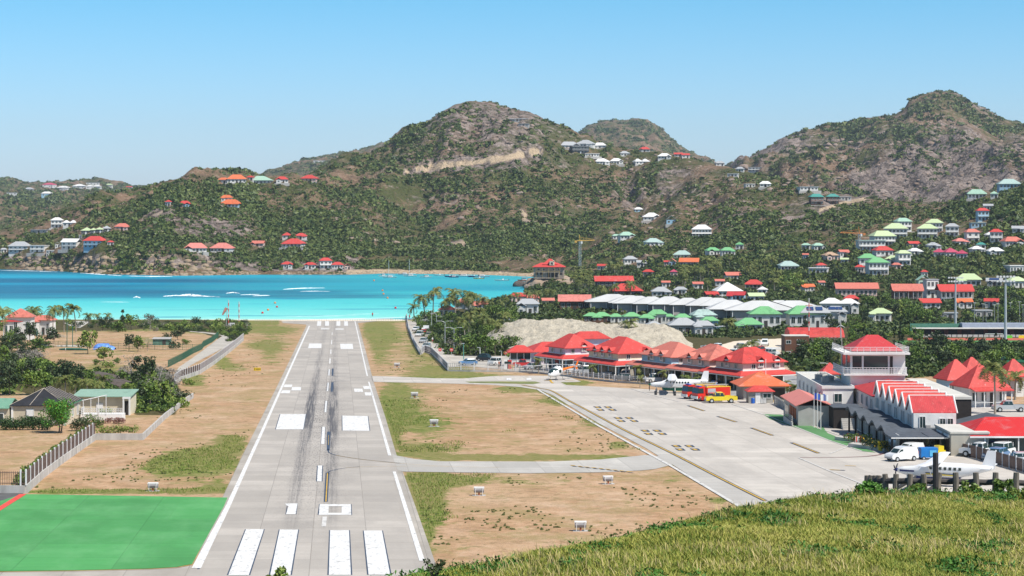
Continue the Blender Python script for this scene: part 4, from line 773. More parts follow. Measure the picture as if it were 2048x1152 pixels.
# px  base  width  wallh kind roof wall floors windows opts | label
TABLE='''
6 506 14 2.6 hip grey w 1 2 |white villa at the far left edge above the sea cliff
36 506 44 2.5 hip grey w 2 4 |white two storey villa with grey hipped roof above the cliff
76 506 36 2.7 flat white w 2 3 |white flat roofed modern villa block above the sea cliff
101 508 20 2.4 flat white w 1 3 |small white box annex beside the flat roofed villa
114 496 12 2.6 gabley grey w 1 2 |narrow white gabled cottage behind the box annex
140 499 38 2.6 gable white w 2 3 |white stepped terraces villa with light gable roofs by palms
80 467 40 2.6 flat grey g 1 3 |grey low wing of the large upper left villa
112 456 26 3.0 hip white w 2 3 |white tower pavilion of the large upper left villa
138 453 30 2.8 hip white w 1 3 n2|white twin roofed pavilion of the upper left villa
172 469 22 2.8 pyr pale k 1 3 |leftmost pale green pyramid roof of the three pavilions
186 468 14 2.8 pyr pale k 1 2 |middle pale green pyramid roof of the three pavilions
198 467 15 2.8 pyr pale k 1 2 |rightmost pale green pyramid roof of the three pavilions
212 465 18 2.8 pyr grey k 1 2 |grey pyramid roofed pavilion beside the green roofed ones
243 461 32 2.7 hip coral p 1 3 |coral roofed house on a dark tall base, left hill
187 497 44 2.7 hip red b 2 4 |red roofed blue and white house above the orange cliff
220 491 14 2.3 hip red w 1 2 |small red roofed white cottage right of the blue house
389 504 49 2.6 hip pink w 1 6 |left one of two long pink roofed white bungalows
442 504 50 2.6 hip pink w 1 6 |right one of two long pink roofed white bungalows
515 494 28 2.5 gable coral p 1 3 |low coral roofed house between bungalows and red cluster
586 495 46 2.8 hip red w 1 5 po|large red roofed white villa with veranda, centre left
601 479 26 2.6 hip red w 1 3 |red roofed house up behind the veranda villa
573 478 20 2.6 pyr red w 1 2 |small red pyramid roof left of the upper house
573 537 25 2.8 hip red w 1 4 |leftmost white red roofed cottage on the bay shore
620 538 24 2.8 hip red w 1 3 |second white red roofed cottage on the bay shore
650 538 28 2.8 hip red w 2 3 |two storey white shore house with red roof
674 538 26 2.8 hip red w 1 4 |wide shore cottage with red roof beside two storey house
694 539 14 2.2 gabley coral p 1 2 |small pink gabled hut at the end of shore row
446 367 22 3.0 hip orange w 1 2 |orange roofed left wing of the long ridge villa
471 366 44 3.2 hip orange w 1 5 |long orange roofed white villa on the left ridge
500 361 16 2.6 hip red w 1 2 |small red roof behind the orange and mint villas
519 368 52 3.0 hip mint w 1 6 |mint green roofed white villa on the left ridge
563 366 28 3.0 hip red w 1 4 |red roofed white villa right of the mint villa
618 363 36 2.6 hip red p 1 4 |low red roofed house at the foot of main peak
460 415 42 2.9 hip orange b 1 5 po|orange roofed house with glazed front below the ridge
452 403 26 2.9 hip orange w 1 3 |upper orange roof behind the glazed front house
368 415 28 2.8 hip red b 1 4 |red roofed pale blue cottage on the left slope
336 413 13 3.4 pyr red w 1 2 |tiny red pyramid roofed tower above the stone steps
99 372 28 5 hip crimson w 1 3 far|crimson roofed house on the far left skyline
127 379 26 6 hip white w 1 3 far|white hipped house with arches on far left hill
159 375 24 5 hip white w 1 3 far|second white hipped house along the far left crest
180 376 16 5 hip white w 1 2 far|third small white house along the far left crest
194 376 16 5 hip white w 1 2 far|fourth white house along the far left crest
186 368 26 5 flat grey w 1 4 far|flat roofed pale house highest on far left skyline
218 372 14 4.5 hip pale w 1 2 far|pale green roofed house on the far left skyline
259 376 12 4 gable red w 1 2 far|lone red roofed hut at right end of far crest
94 391 18 5 hip white b 1 3 far|white house lower on the far left hill
24 388 16 4 flat grey w 1 3 far|grey and white block low on far left hill
58 380 18 4 hip grey w 1 3 far|small grey roofed house on the far left slope
638 324 24 5 flat white w 1 4 far|flat white house on the ridge behind main peak
690 324 26 5 hip white w 1 4 far|white hipped house on the ridge behind main peak
728 324 18 5 hip pale w 1 3 far|pale green roofed house on ridge behind main peak
753 318 14 5 flat white w 1 2 far|small white house nearest the main peak ridge
1037 243 40 2.6 flat grey w 1 5 po|long grey villa near the top of the main peak
1048 253 24 2.4 flat grey g 1 3 |grey stone lower terrace villa beneath the peak top
1138 297 44 3.0 hip grey w 1 5 |left grey hipped roof of the big ridge resort
1172 294 40 3.2 hip grey w 1 5 |middle grey hipped roof of the big ridge resort
1200 297 28 3.0 hip white w 1 3 |white right wing of the big ridge resort
1160 307 40 3.4 flat grey k 2 5 |dark fronted lower block of the big ridge resort
1182 313 34 2.6 flat white w 1 5 |white bottom terrace block of the ridge resort
1203 329 32 2.8 hip white w 1 4 |left white hipped villa on ledge below the resort
1233 328 28 2.8 hip white w 1 4 |right white hipped villa on ledge below the resort
1283 329 34 2.8 hip white w 1 4 n2|twin gabled white villa alone on the rocky ledge
1249 312 22 2.6 hip grey w 1 3 |small grey house among trees right of resort
1290 304 24 2.6 hip red w 1 3 |red roofed house on the saddle skyline
1330 318 30 2.6 hip white w 1 4 |low white house on the saddle
1357 314 18 2.6 gable red w 1 2 |left of two red roofs on the saddle
1371 316 18 2.8 gable red w 1 2 |right of two red roofs on the saddle
1440 332 20 2.6 hip grey w 1 2 |little grey cottage low on the saddle
1481 344 20 2.8 hip grey w 1 3 |small grey roof left of the long white villa
1516 344 44 2.8 flat white w 2 5 |long white flat villa on the saddle rim
1467 354 24 2.6 flat white w 1 3 |white terrace house below the saddle rim
1500 375 24 2.6 flat white w 1 3 |white pool villa among palms below saddle
1532 374 28 2.4 hip white w 1 3 |low white hipped villa right of pool villa
1617 381 46 2.6 flat grey w 1 5 |long grey villa beneath the rocky mountain
1277 425 20 2.6 hip white b 1 2 |small blue walled cottage highest on middle slope
1304 441 40 2.9 hip white w 1 4 |white hipped house on middle slope
1343 448 22 3.0 gabley seafoam b 1 2 |bright blue gabled house on middle slope
1405 474 44 2.6 hip white w 2 6 po|white two storey galleried house on middle slope
1253 479 34 2.8 hip mint w 1 4 |mint roofed villa on slope right of crane
1232 479 16 2.6 hip mint w 1 2 |small mint pavilion left of the mint villa
1307 493 38 2.8 hip seafoam w 1 4 |pale sea green roofed villa lower middle slope
1366 517 40 2.4 hip seafoam w 1 5 |wide low white green roofed villa above palms
1426 511 30 3.0 hip green w 1 4 |left of twin green hipped villas above palms
1456 511 30 3.0 hip green w 1 4 |right of twin green hipped villas above palms
1480 499 18 3.0 pyr green w 1 2 |little green pyramid roofed lookout on slope
1261 528 30 3.0 hip grey w 1 4 |grey hipped house at the palm grove edge
1285 534 24 2.6 gable grey w 1 3 |grey low wing beside the grey hipped house
1334 533 12 2.6 gable red p 1 2 |narrow red gabled cottage beside orange block
1345 533 16 2.8 gabley pink b 1 2 |blue and pink gabled cottage in palm grove
1380 534 42 2.8 gable orange p 1 5 |bright orange roofed block in palm grove
1348 556 16 3.4 pyr crimson p 1 2 |crimson pointed pyramid roof among the palms
1297 553 22 2.6 hip red p 1 2 |small red roof left of crimson pyramid
1228 573 84 2.6 gable red k 1 9 dk|long low red roofed beach hotel wing
1205 541 20 2.8 gable red w 1 3 |red gabled shed behind the crane foot
1254 592 68 2.2 hip red br 1 5 |large red hipped roof behind white zigzag roofs
1323 594 42 2.4 hip grey w 1 4 |grey hipped roof behind the white zigzag row
1362 590 26 2.4 hip grey w 1 3 |small grey roof right of grey hipped one
1457 593 58 2.4 pyr white w 1 5 |big white pyramid roof behind the zigzag row
1423 599 28 2.2 gable red br 1 3 |dark red roof left before white pyramid
1475 602 38 2.4 gable brick b 1 4 |brick red roof with dormers before white pyramid
1466 560 34 2.4 gable coral w 1 4 |coral roof under palms above white pyramid
1396 578 22 2.4 gable coral w 1 2 |little coral roof between palms, grove centre
1440 572 20 2.4 gable coral w 1 2 |coral gable left of the long coral roof
1332 575 18 2.4 gable coral w 1 2 |tilted coral roof at the grove west
1509 579 36 2.8 hip red br 1 4 po|red hipped house with brown gallery in grove
1526 590 20 2.4 pyr white w 1 2 |white tent shaped roof right of galleried house
1616 584 28 2.4 gable orange w 1 3 |orange roofed white cottage with white cone
1643 575 14 2.4 gable coral w 1 2 |coral hut left of the school like block
1513 603 34 2.2 gable pale w 1 3 |pale green shed roof right of brick roof
1578 543 44 3.2 hip seafoam w 1 5 po|sea green roofed white house on stilts
1613 500 20 2.8 hip mint w 1 2 |left of two tiny mint roofs on hill
1637 501 26 2.8 hip mint w 1 3 |right of two tiny mint roofs on hill
1612 520 13 2.8 gable coral b 1 2 |tiny coral and blue hut on hill
1640 549 46 3.2 flat white w 1 5 |white flat house with green skirt on hill
1643 542 22 3.0 hip red w 1 3 |red roof peeking over the white flat house
1662 522 34 3.0 hip tan p 1 3 |tan roofed pink house half hidden by trees
1688 515 24 3.0 gable coral w 1 3 |coral roof beside the second crane
1690 529 18 2.6 gable pale w 1 2 |pale green shed under the second crane
1667 409 30 2.8 hip teal br 2 3 |right teal roofed brown house under construction
1634 410 32 2.8 hip teal br 2 4 |left teal roofed brown house under construction
1688 401 34 2.6 flat grey g 1 4 |unfinished grey concrete house right of teal roofs
1745 503 66 3.0 flat seafoam w 2 7 |lowest white terraced block with green eaves
1768 492 54 2.8 hip pale w 2 6 |stepped white block with pale green roof
1795 478 56 3.0 hip pale w 2 6 |upper terraced apartment with pale green roof, left
1808 463 36 3.0 hip mint w 2 4 |topmost mint roofed apartment of left terrace
1858 478 48 3.0 hip pale w 2 5 |right terraced apartment with pale green roof
1872 466 40 3.0 hip pale w 2 5 |topmost pale roofed apartment of right terrace
1907 474 32 3.0 hip grey w 2 3 |grey roofed two storey house beside terraces
1868 500 30 2.5 hip grey w 1 3 |small grey roof below the right terrace
1957 397 44 3.2 hip mint w 1 5 po|mint roofed villa on the right ridge
1990 397 18 3.0 pyr mint w 1 2 |little mint pavilion beside the ridge villa
2022 377 52 3.0 hip seafoam b 1 6 |sea green roofed villa at right edge ridge
1978 421 22 2.8 gable grey w 1 3 |small grey gabled house under ridge villa
1967 443 28 3.2 hip red b 2 3 |red striped roof above the blue house
1958 455 36 2.6 flat seafoam b 1 4 |blue flat fronted house on the right slope
1983 479 24 2.6 pyr white w 1 2 |white pyramid roof on the right slope
1946 486 32 3.0 hip coral w 2 2 |coral roofed white tower house right slope
1922 492 30 2.6 hip pink w 1 3 |faded pink roof left of tower house
1995 486 30 3.0 hip red w 2 3 |red hipped white house near right edge
2028 494 46 3.0 hip coral w 1 5 |coral roofed long house at the right edge
2040 466 30 2.4 gable grey w 1 3 |grey roof by the winding road right edge
1880 515 26 2.8 pyr crimson w 1 3 |left of three crimson pyramid roofs
1903 516 32 3.0 pyr crimson w 1 3 |tallest middle one of three crimson pyramid roofs
1926 518 26 2.8 pyr crimson w 1 3 |right of three crimson pyramid roofs
1955 508 30 2.6 hip white w 1 3 |white hipped roof right of the crimson roofs
1964 499 22 2.6 hip teal w 1 2 |small teal roof above the white hipped roof
1993 513 36 2.8 hip white w 1 4 |wide white villa below coral long house
1738 530 44 3.6 hip green w 1 3 |upper bright green hipped house beside crane
1768 512 44 3.0 hip red w 1 4 |crimson red roofs above the green cluster
1757 552 50 3.4 hip green w 2 5 |lower bright green roofed white house with skylights
1788 531 34 3.4 hip pale w 1 3 |left pale green roof of the white pair
1808 533 32 3.4 hip pale w 2 3 |right pale green roof of the white pair
1721 546 22 3.0 hip red w 1 3 |small red roof left of green skylight house
1794 540 20 2.6 hip coral p 1 2 |coral cottage roof below the pale pair
1850 556 14 3.0 hip red w 1 2 |tiny red roofed hut on the dry slope
1849 575 28 3.4 gabley mint y 1 2 |mint gabled house with posts above red block
1831 512 30 2.6 hip white w 1 3 |cream roof right of terraces among palms
1828 496 26 2.4 gable red w 1 3 |red roof slice under the right terrace
1716 594 92 3.6 gable coral p 1 9 |long coral roofed hall left of the school
1818 600 66 4.2 gable coral br 1 6 po|coral roofed school block with white pillars
1914 600 74 4.0 gable red w 1 7 po|bright red roofed school block
1864 596 30 4.0 flat grey w 2 3 |grey flat link between coral and red blocks
1942 573 56 3.2 hip pale w 1 5 |cream green roofed chapel like hall with arches
2036 576 40 3.2 hip pale w 1 4 |pale green house at right edge behind pylon
1992 574 34 2.6 gable grey g 1 3 |grey house with solar panels on its roof
2034 545 44 3.2 flat white w 1 5 |white modern house with posts at right edge
1705 611 32 2.8 hip red br 1 3 |dark red hipped roof among dark trees
1930 617 34 2.6 gable orange w 1 3 |vivid orange shed roof behind tennis court
1986 616 30 2.6 gable red w 1 3 |red shed roof behind the tennis court
1903 640 34 2.4 flat grey g 1 3 |grey metal hut behind tennis court, left
1968 636 40 2.6 flat grey g 1 3 |grey corrugated hut behind tennis court, right
1862 618 44 2.4 gable red w 1 4 |narrow red roof strip among dark trees
1764 645 48 3.2 hip pale w 1 4 |pale green hipped house amid dark trees
1612 655 76 4.4 hip green w 1 5 |large bright green hipped roof, right of pair
1532 655 70 4.4 hip green w 1 5 dm|large bright green hipped roof, left of pair
1500 661 60 1.8 hip green w 1 4 |low green lean-to before the green pair
1632 655 64 4.8 hip grey w 1 6 sp|grey solar panelled house with white walls, left
1674 652 50 4.8 hip grey w 1 5 sp|grey solar panelled house with white walls, right
1666 628 50 4.0 hip white w 1 4 |white hipped roof at right end of zigzag row
1700 628 44 4.0 hip white w 1 4 |farthest right white roof beyond zigzag row
1183 645 32 2.2 hip green br 1 4 |first green bungalow from left behind earth mound
1204 645 36 2.2 hip green br 1 4 |second green bungalow from left behind earth mound
1232 645 28 2.0 hip green w 1 3 |third green bungalow from left behind earth mound
1264 647 38 2.4 hip green w 1 4 |fourth green bungalow from left behind earth mound
1294 650 32 2.4 hip green w 1 3 |fifth green bungalow with small roof among palms
1316 648 40 3.4 hip green w 1 4 |tallest green roof of the bungalow row
1338 646 24 2.2 hip green w 1 2 |last small green bungalow of the row
1366 652 34 2.8 hip green w 1 3 |green hipped bungalow standing alone by tall palms
1408 652 52 3.6 hip seafoam w 1 4 |large pale mint hipped roof behind grey roofs
1420 658 36 2.6 hip green b 1 3 |green roof front wing of the mint house
1308 660 30 1.6 hip grey g 1 2 |grey rounded shelter roof beside the mound
1368 671 66 3.0 hip grey g 1 4 |grey slate roofed house right of the mound
1408 672 44 3.0 hip grey w 1 3 |grey hipped house right end by cars
893 633 34 2.6 hip coral w 1 3 |small coral hipped roof by the beach road
930 618 40 2.6 hip coral w 1 4 |coral hipped beach house behind beach road trees
958 621 34 2.4 gable coral w 1 3 |coral gabled wing right of the beach house
866 606 16 2.6 pyr brick w 1 2 |dark red pointed roof by the lone palm
1035 607 34 3.0 hip red p 1 3 |red hipped beach hotel roof near the rocks
1062 607 30 2.4 gable coral p 1 3 |coral gabled roof beside the red hipped one
1056 629 48 4.0 hip grey w 1 4 |grey hipped warehouse house by the car park
1022 606 20 2.2 gable grey w 1 2 |grey flat roof patch left of the warehouse
1150 619 70 3.2 gable pink br 1 5 |big faded red steep roof with timber gables
1096 613 26 2.4 gable coral p 1 2 |coral roof behind palms left of steep roof
36 680 56 6.4 pyr coral w 1 4 |tall salmon pyramid roofed villa at left beach
24 680 50 5.2 hip brick w 1 4 |dark red hipped roof in front of salmon villa
84 670 44 4.4 hip coral w 1 4 |salmon roofed wing behind the slanting palms
'''
SPECIAL={}
for ln in TABLE.strip().split('\n'):
    a,lab=ln.split('|'); q_=a.split(); k=dict(fl=int(q_[7]),nw=int(q_[8])); o_=q_[9] if len(q_)>9 else ''
    if 'po' in o_: k['porch']=True
    if o_.startswith('n') and o_[1:].isdigit(): k['n']=int(o_[1:])
    rr2=random.Random(hash(int(q_[0])*7+int(q_[1]))); k['rot']=rr2.uniform(-.28,.28) if int(q_[2])<60 else rr2.uniform(-.08,.08)
    if 'far' in o_: k['Yf']=4850; k['dr']=.5
    k['ridge']=rr2.uniform(.25,.5)
    h_=house(int(q_[0]),float(q_[1]),float(q_[2]),float(q_[3]),q_[4],q_[5],q_[6],lab,**k)
    if 'far' in o_:
        xx,yy,zz=PL(int(q_[0]),float(q_[1])+2,3000); h_.location=(xx,yy,zz)
    SPECIAL[lab]=(h_,o_)
    if 'sp' in o_ or 'solar panels on' in lab:
        wd=float(q_[2])/F*h_.location.y; d=min(max(wd*.75,3),16); hh=float(q_[3]); rh=d*.3
        for i in (-.5,.3):
            s=MB(); sl_=rh/(d/2); 
            y0_,y1_=-d*.36,-d*.14; z0_=hh+.3+(d/2+y0_)*sl_; z1_=hh+.3+(d/2+y1_)*sl_
            s.poly([(i*wd*.35-.9,y0_,z0_),(i*wd*.35+1.4,y0_,z0_),(i*wd*.35+1.4,y1_,z1_),(i*wd*.35-.9,y1_,z1_)]); s.build('solar_panel',plain('solar glass',(.03,.06,.16),.2,.1,1),h_)
# ---- white zigzag roofed row (one long shop building)
def zigzag():
    root=empty('shop_row',U(1400,640)); ox,oy,oz=root.location; tag(root,'long row of shops under white zigzag roofs beside the palm grove','shop row')
    MW=plain('white sheet roof',(.52,.52,.51),.6,.10,.12); LM.append((1410,640,420,590,'the white zigzag roofed row'))
    sp=[(1228,604,66,14.5),(1261,606,50,14),(1276,607,58,14),(1306,608,46,13.5),(1341,609,50,15),(1379,610,46,13),(1416,611.5,50,16),(1440,612,48,15),(1467,619,58,18),(1524,621,84,18.5),(1563,616,46,14),(1592,619.5,78,17)]
    _old=[(1233,622,70,14),(1262,622,70,14),(1292,623,60,14),(1318,624,60,14),(1345,625,60,15),(1362,626,0,0),(1388,628,66,17),(1415,629,60,16),(1440,628,46,10),(1470,632,70,18),(1498,633,64,17),(1540,640,100,24),(1590,641,92,24),(1600,633,60,16),(1640,634,60,16),(1665,637,70,17)]
    sp=[s for s in sp if s[2]]
    for cx_,cy_,w_,h_ in sp:
        Y=F*(H-4.8)/(cy_-HY); x=(cx_-CX)/F*Y; wd=w_/F*Y*1.75; d=11; y=Y+d/2; z=4.8
        # roof: steep sheet with one dark valley line
        rb=MB(); rb.hip(x-ox,y-oy,z-oz,wd,d,h_/F*Y*.98,.22,.12,.1); rb.build('roof',MW,root)
        dk=MB(); rl=wd/2*.22; dk.tube([(x-ox+rl,y-oy,z-oz+.13+h_/F*Y*.98),(x-ox+wd/2,y-oy-d/2,z-oz+.15)],.17,4); dk.build('valley_gutter',plain('black gutter',(.03,.03,.035),.6,.1),root)
        wb=MB(); g0=zat(x,y); wb.box(x-ox,y-oy,g0-1-oz,wd*.8,d*.8,z-g0+1.05); wb.build('wall',WC['g'],root)
        gb=MB(); 
        for i in range(4): gb.box(x-ox-wd*.4+wd*.8*i/3,y-oy-d*.47,g0-oz-.5,.25,.25,z-g0+.5)
        gb.build('post',TRIM,root)
zigzag()
# ---- unfinished red roofed villa on the rock
def rock_villa():
    x,y,_=wpt(1098,578,8); y=1095; x=(1098-CX)/F*y; z=H-(553-HY)/F*y
    root=empty('villa',(x,y,z),-.06); tag(root,'red roofed villa with scaffolding on the rocky headland','villa'); LM.append((1098,553,64,519,'the villa on the rocky headland'))
    w_=16.5; b=MB(); b.box(0,0,-1,w_,9,6.2); b.build('wall',WC['st'],root)
    b=MB(); b.hip(0,0,5.2,w_+1.2,10.5,2.2,.5,.2,.3); b.hip(.6,.2,6.6,8,6.5,3.0,.15,.15,.2); b.build('roof',RC['red'],root)
    dm=MB(); dm.box(1.8,-3.3,6.2,2.6,2.2,2.3); dm.gable(1.8,-3.3,8.4,2.7,2.3,.9,.1,.15,'y'); dm.build('dormer',WC['c'],root)
    add_window(root,1.8,-4.45,6.5,1.3,1.5)
    for i,X in enumerate((-6.5,-4,0,2.2,4.4,6.8)):
        ob=MB(); ob.box(X,-4.53,-.2 if i in (2,3,4) else 1,1.5,.12,2.4 if i in (2,3,4) else 1.3); ob.build('opening',SHADE,root)
    for X in (-5.5,-2.8,2.8,5.6): add_window(root,X,-4.56,3.3,1.2,1.3)
    sc=MB(); sc.box(-.5,-5.3,2.9,w_*.8,.9,.09)
    for X in (-6.8,-3.4,0,3.2,6): sc.tube([(X,-5.6,-1),(X,-5.6,5)],.06,4)
    sc.build('scaffold',plain('yellow scaffold',(.55,.40,.16),.7,.2),root)
rock_villa()
# ---- rocks
def rockpile(name,label,px0,px1,n,zf,smin,smax,Yr,seed,c,cat='rocks'):
    pass
def m_rock(name,c,sc=.5):
    m,t,p=nm(name); g=G(t); n=g.noise(g.pos(),sc,6,.7); n2=g.noise(g.pos(),sc*.25,4,.6); col=g.ramp(n,[(.3,tuple(x*.5 for x in c)),(.5,c),(.75,tuple(x*1.35 for x in c))]); col=g.mix(g.ramp(n2,[(.45,0),(.65,.6)]),col,(c[0]*.9,c[0]*.6,c[0]*.38))
    g.l(col,p.inputs['Base Color']); p.inputs['Roughness'].default_value=.95; p.inputs['Specular IOR Level'].default_value=.1; g.l(g.bump(n,.9,.6),p.inputs['Normal']); return m
MR=m_rock('headland rock',(.34,.27,.21)); MRD=m_rock('dark boulder',(.13,.11,.10),1.0); MRP=m_rock('cliff rock',(.31,.245,.175),.35)
def boulder_mesh(name,seed,mat,sq=.75,sub=3):
    """rounded irregular boulder of radius ~1"""
    r=np.random.RandomState(seed); nu,nv=14,9; V=[]; Fq=[]
    for j in range(nv+1):
        for i in range(nu):
            th=2*pi*i/nu; ph=pi*j/nv; V.append((cos(th)*sin(ph),sin(th)*sin(ph),cos(ph)))
    V=np.array(V); nrm=V.copy()
    for k in range(7):
        d=r.normal(0,1,3); d/=np.linalg.norm(d); o_=r.uniform(.55,.85); s=V@d; V=V-np.clip(s-o_,0,None)[:,None]*d*.85
    V*= (1+(fbm(nrm[:,0]*3+seed,nrm[:,1]*3+nrm[:,2]*2,seed,3)-.5)*.35)[:,None]; V[:,2]*=sq
    for j in range(nv):
        for i in range(nu): Fq.append((j*nu+i,(j+1)*nu+i,(j+1)*nu+(i+1)%nu,j*nu+(i+1)%nu))
    return npmesh(name,V,np.array(Fq),mat,4)
BM=[boulder_mesh('rock',s,MR) for s in (1,2,3,4)]; BD=[boulder_mesh('boulder',s,MRD) for s in (5,6,7)]; BP=[boulder_mesh('rock',s,MRP) for s in (8,9,10)]
def boulder(mesh,x,y,z,s,rz,label,group=None,nm_='boulder'):
    o=link(nm_,mesh); o.location=(x,y,z); o.scale=s; o.rotation_euler=(0,0,rz); return tag(o,label,'boulder' if nm_=='boulder' else 'rock',group)
# headland body: heap of rounded outcrops under the villa
mbh=[]; rr3=np.random.RandomState(4)
V=[];Fq=[]
def heap(name,label,items,mat):
    Vs=[];Fs=[];b=0
    for (x,y,z,sx,sy,sz,seed) in items:
        me=boulder_mesh('tmp',seed,mat); n=len(me.vertices); co=np.zeros(n*3); me.vertices.foreach_get('co',co); co=co.reshape(-1,3)*np.array([sx,sy,sz/.75])+np.array([x,y,z]); Vs.append(co)
        fi=np.zeros(len(me.polygons)*4,int); me.loops.foreach_get('vertex_index',fi); Fs.append(fi.reshape(-1,4)+b); b+=n; bpy.data.meshes.remove(me)
    o=link(name,npmesh(name,np.concatenate(Vs),np.concatenate(Fs),mat,4)); return tag(o,label,None,None,'structure')
it=[]
for i in range(60):
    a=rr3.uniform(0,1); pxv=1058+a*130; top=566-12*(1-abs(a-.5)*1.2); Y=rr3.uniform(1065,1130); x=(pxv-CX)/F*Y; zt=H-(top-HY)/F*1085; s=rr3.uniform(2.5,7); it.append((x,Y,rr3.uniform(-.5,max(zt-s*.75,0)),s*1.2,s,s*.8,int(rr3.randint(1,30))))
for i in range(10):
    pxv=1065+i*13; Y=1100; x=(pxv-CX)/F*Y; it.append((x,Y,0,6,9,H-(557-HY)/F*1090,i+3))
heap('headland_rock','pale rocky headland jutting into the bay',it,MR)
x,y,z=wpt(1042,573,0); boulder(BD[0],x,y,.8,(4.6,4,3.6),.4,'dark round boulder standing in the water off the headland')
for i,(a,b,s) in enumerate(((1066,577,2.6),(1078,578,2.2),(1090,580,2.4),(1104,580,2.2),(1056,578,1.8))):
    x,y,z=wpt(a,b,0); boulder(BD[i%3],x,y,.2,(s*1.5,s,s*.9),i,f'dark shore rock at the foot of the headland, {["left of centre","centre","right of centre","rightmost","leftmost"][i]}','dark rocks at the foot of the headland')
# shore rocks along the left cliffs
it=[]
for i in range(420):
    pxv=rr3.uniform(40,520) if i<320 else rr3.uniform(560,760); yf=float(np.interp(pxv,PXS,fs)); Y=yf+rr3.uniform(-6,22 if pxv<420 else 6); x=(pxv-CX)/F*Y; big=pxv<430; s=rr3.uniform(.6,2.3 if big else 1.1)
    it.append((x,Y,max(-.5,ztab(pxv,Y)-s*.3) ,s*1.5,s,s*.9,int(rr3.randint(1,30))))
heap('cliff_rocks','tumbled pale rocks along the foot of the left cliffs',it,MRP)
# rocks on the hillsides
rr4=np.random.RandomState(14); it=[]
for i in range(650):
    ty=rr4.choice([0,2,2,3,4])
    if ty==0: pxv,pyv=rr4.normal(960,110),rr4.normal(255,32)
    elif ty==1: pxv,pyv=rr4.normal(440,70),rr4.normal(460,16)
    elif ty==2: pxv,pyv=rr4.uniform(1560,2048),rr4.uniform(280,392)
    elif ty==3: pxv,pyv=rr4.normal(1340,130),rr4.normal(370,40)
    else: pxv,pyv=rr4.uniform(600,1500),rr4.uniform(380,520)
    if pyv<float(np.interp(pxv,PXS,np.minimum(r2,bB)))+6: continue
    x,y,z=PL(pxv,pyv,1200); s=rr4.uniform(.8,2.6)*(2.2 if y>2300 else 1); it.append((x,y,z-s*.2,s*1.4,s*1.2,s*rr4.uniform(.5,.9),int(rr4.randint(1,30))))
heap('hillside_rocks','weathered rock outcrops among the hillside scrub',it,m_rock('outcrop rock',(.27,.21,.175),.25))
# ---- earth mound
def mound():
    gx=np.linspace(0,1,150); gy=np.linspace(0,1,70); GX,GY=np.meshgrid(gx,gy)
    Yn=U(1100,712)[1]; Yf=U(1100,676)[1]+10; Y=Yn+(Yf-Yn)*GY+ GX*(-30); pxv=960+GX*430; X=(pxv-CX)/F*Y
    prof=np.interp(pxv,[960,985,1010,1040,1080,1130,1160,1200,1245,1280,1330,1360,1372,1390],[0,2.5,4.5,5.6,6.0,6.0,5.6,5.0,5.2,5.2,4.8,3.2,1.2,0])
    f=np.clip(np.minimum(GY/.75,(1-GY)/.22),0,1); f=f*f*(3-2*f); h=prof*f
    n=fbm(X/7,Y/7,71,5,True); n2=fbm(X/2.2,Y/2.6,73,4,True); h=h+(n-.5)*2.0*np.clip(h/2,0,1)+(n2-.5)*1.1*np.clip(h/2,0,1)
    Zm=15.3-.02*Y-.3+h*1.0; Zm[-1]-=3; n0,n1=GX.shape; a=(np.arange(n0-1)[:,None]*n1+np.arange(n1-1)[None,:]).ravel()
    m,t,p=nm('dried pale mud'); g=G(t); q1=g.noise(g.pos(),.5,6,.75); q2=g.noise(g.pos(),2.0,5,.7)
    c=g.ramp(q1,[(.3,(.44,.385,.295)),(.5,(.62,.55,.43)),(.75,(.74,.67,.54))]); c=g.mix(g.ramp(q2,[(.5,0),(.66,.7)]),c,(.27,.23,.165)); g.l(c,p.inputs['Base Color']); p.inputs['Roughness'].default_value=1; g.l(g.bump(g.math('ADD',q1,q2),1,.5),p.inputs['Normal'])
    tag(link('earth_mound',npmesh('earth_mound',np.stack([X,Y,Zm],-1).reshape(-1,3),np.stack([a,a+1,a+1+n1,a+n1],1),m,4)),'broad mound of dried pale earth behind the shops',None,None,'structure'); LM.append((1170,690,380,645,'the pale earth mound'))
mound()
# ------------------------------------------------------------------ buildings round the airfield (built in metres on the airfield plane)
gz=lambda y:15.3-.02*y
def thing(name,label,cat,x,y,z=None,rz=0,group=None,lm=None):
    o=empty(name,(x,y,gz(y) if z is None else z),rz); tag(o,label,cat,group)
    if lm: LM.append((CX+F*x/y,lm[0],lm[1],lm[2],label if len(lm)<4 else lm[3]))
    return o
def add_dormer(root,x,y,z,rz,rk,wk='w',s=1.0):
    b=MB().at(x,y,z,rz); b.box(0,.75*s,0,1.15*s,1.5*s,1.35*s); b.build('dormer',WC[wk],root)
    b=MB().at(x,y,z,rz); b.gable(0,.8*s,1.3*s,1.3*s,1.7*s,.65*s,.09,.1,'y'); b.build('dormer_roof',RC[rk],root)
    c,n=cos(rz),sin(rz); add_window(root,x+.06*n,y-.06*c,z+.2*s,.8*s,1.0*s,rz)
MPT=plain('shop front glass dark',(.05,.07,.08),.25,.2,1)
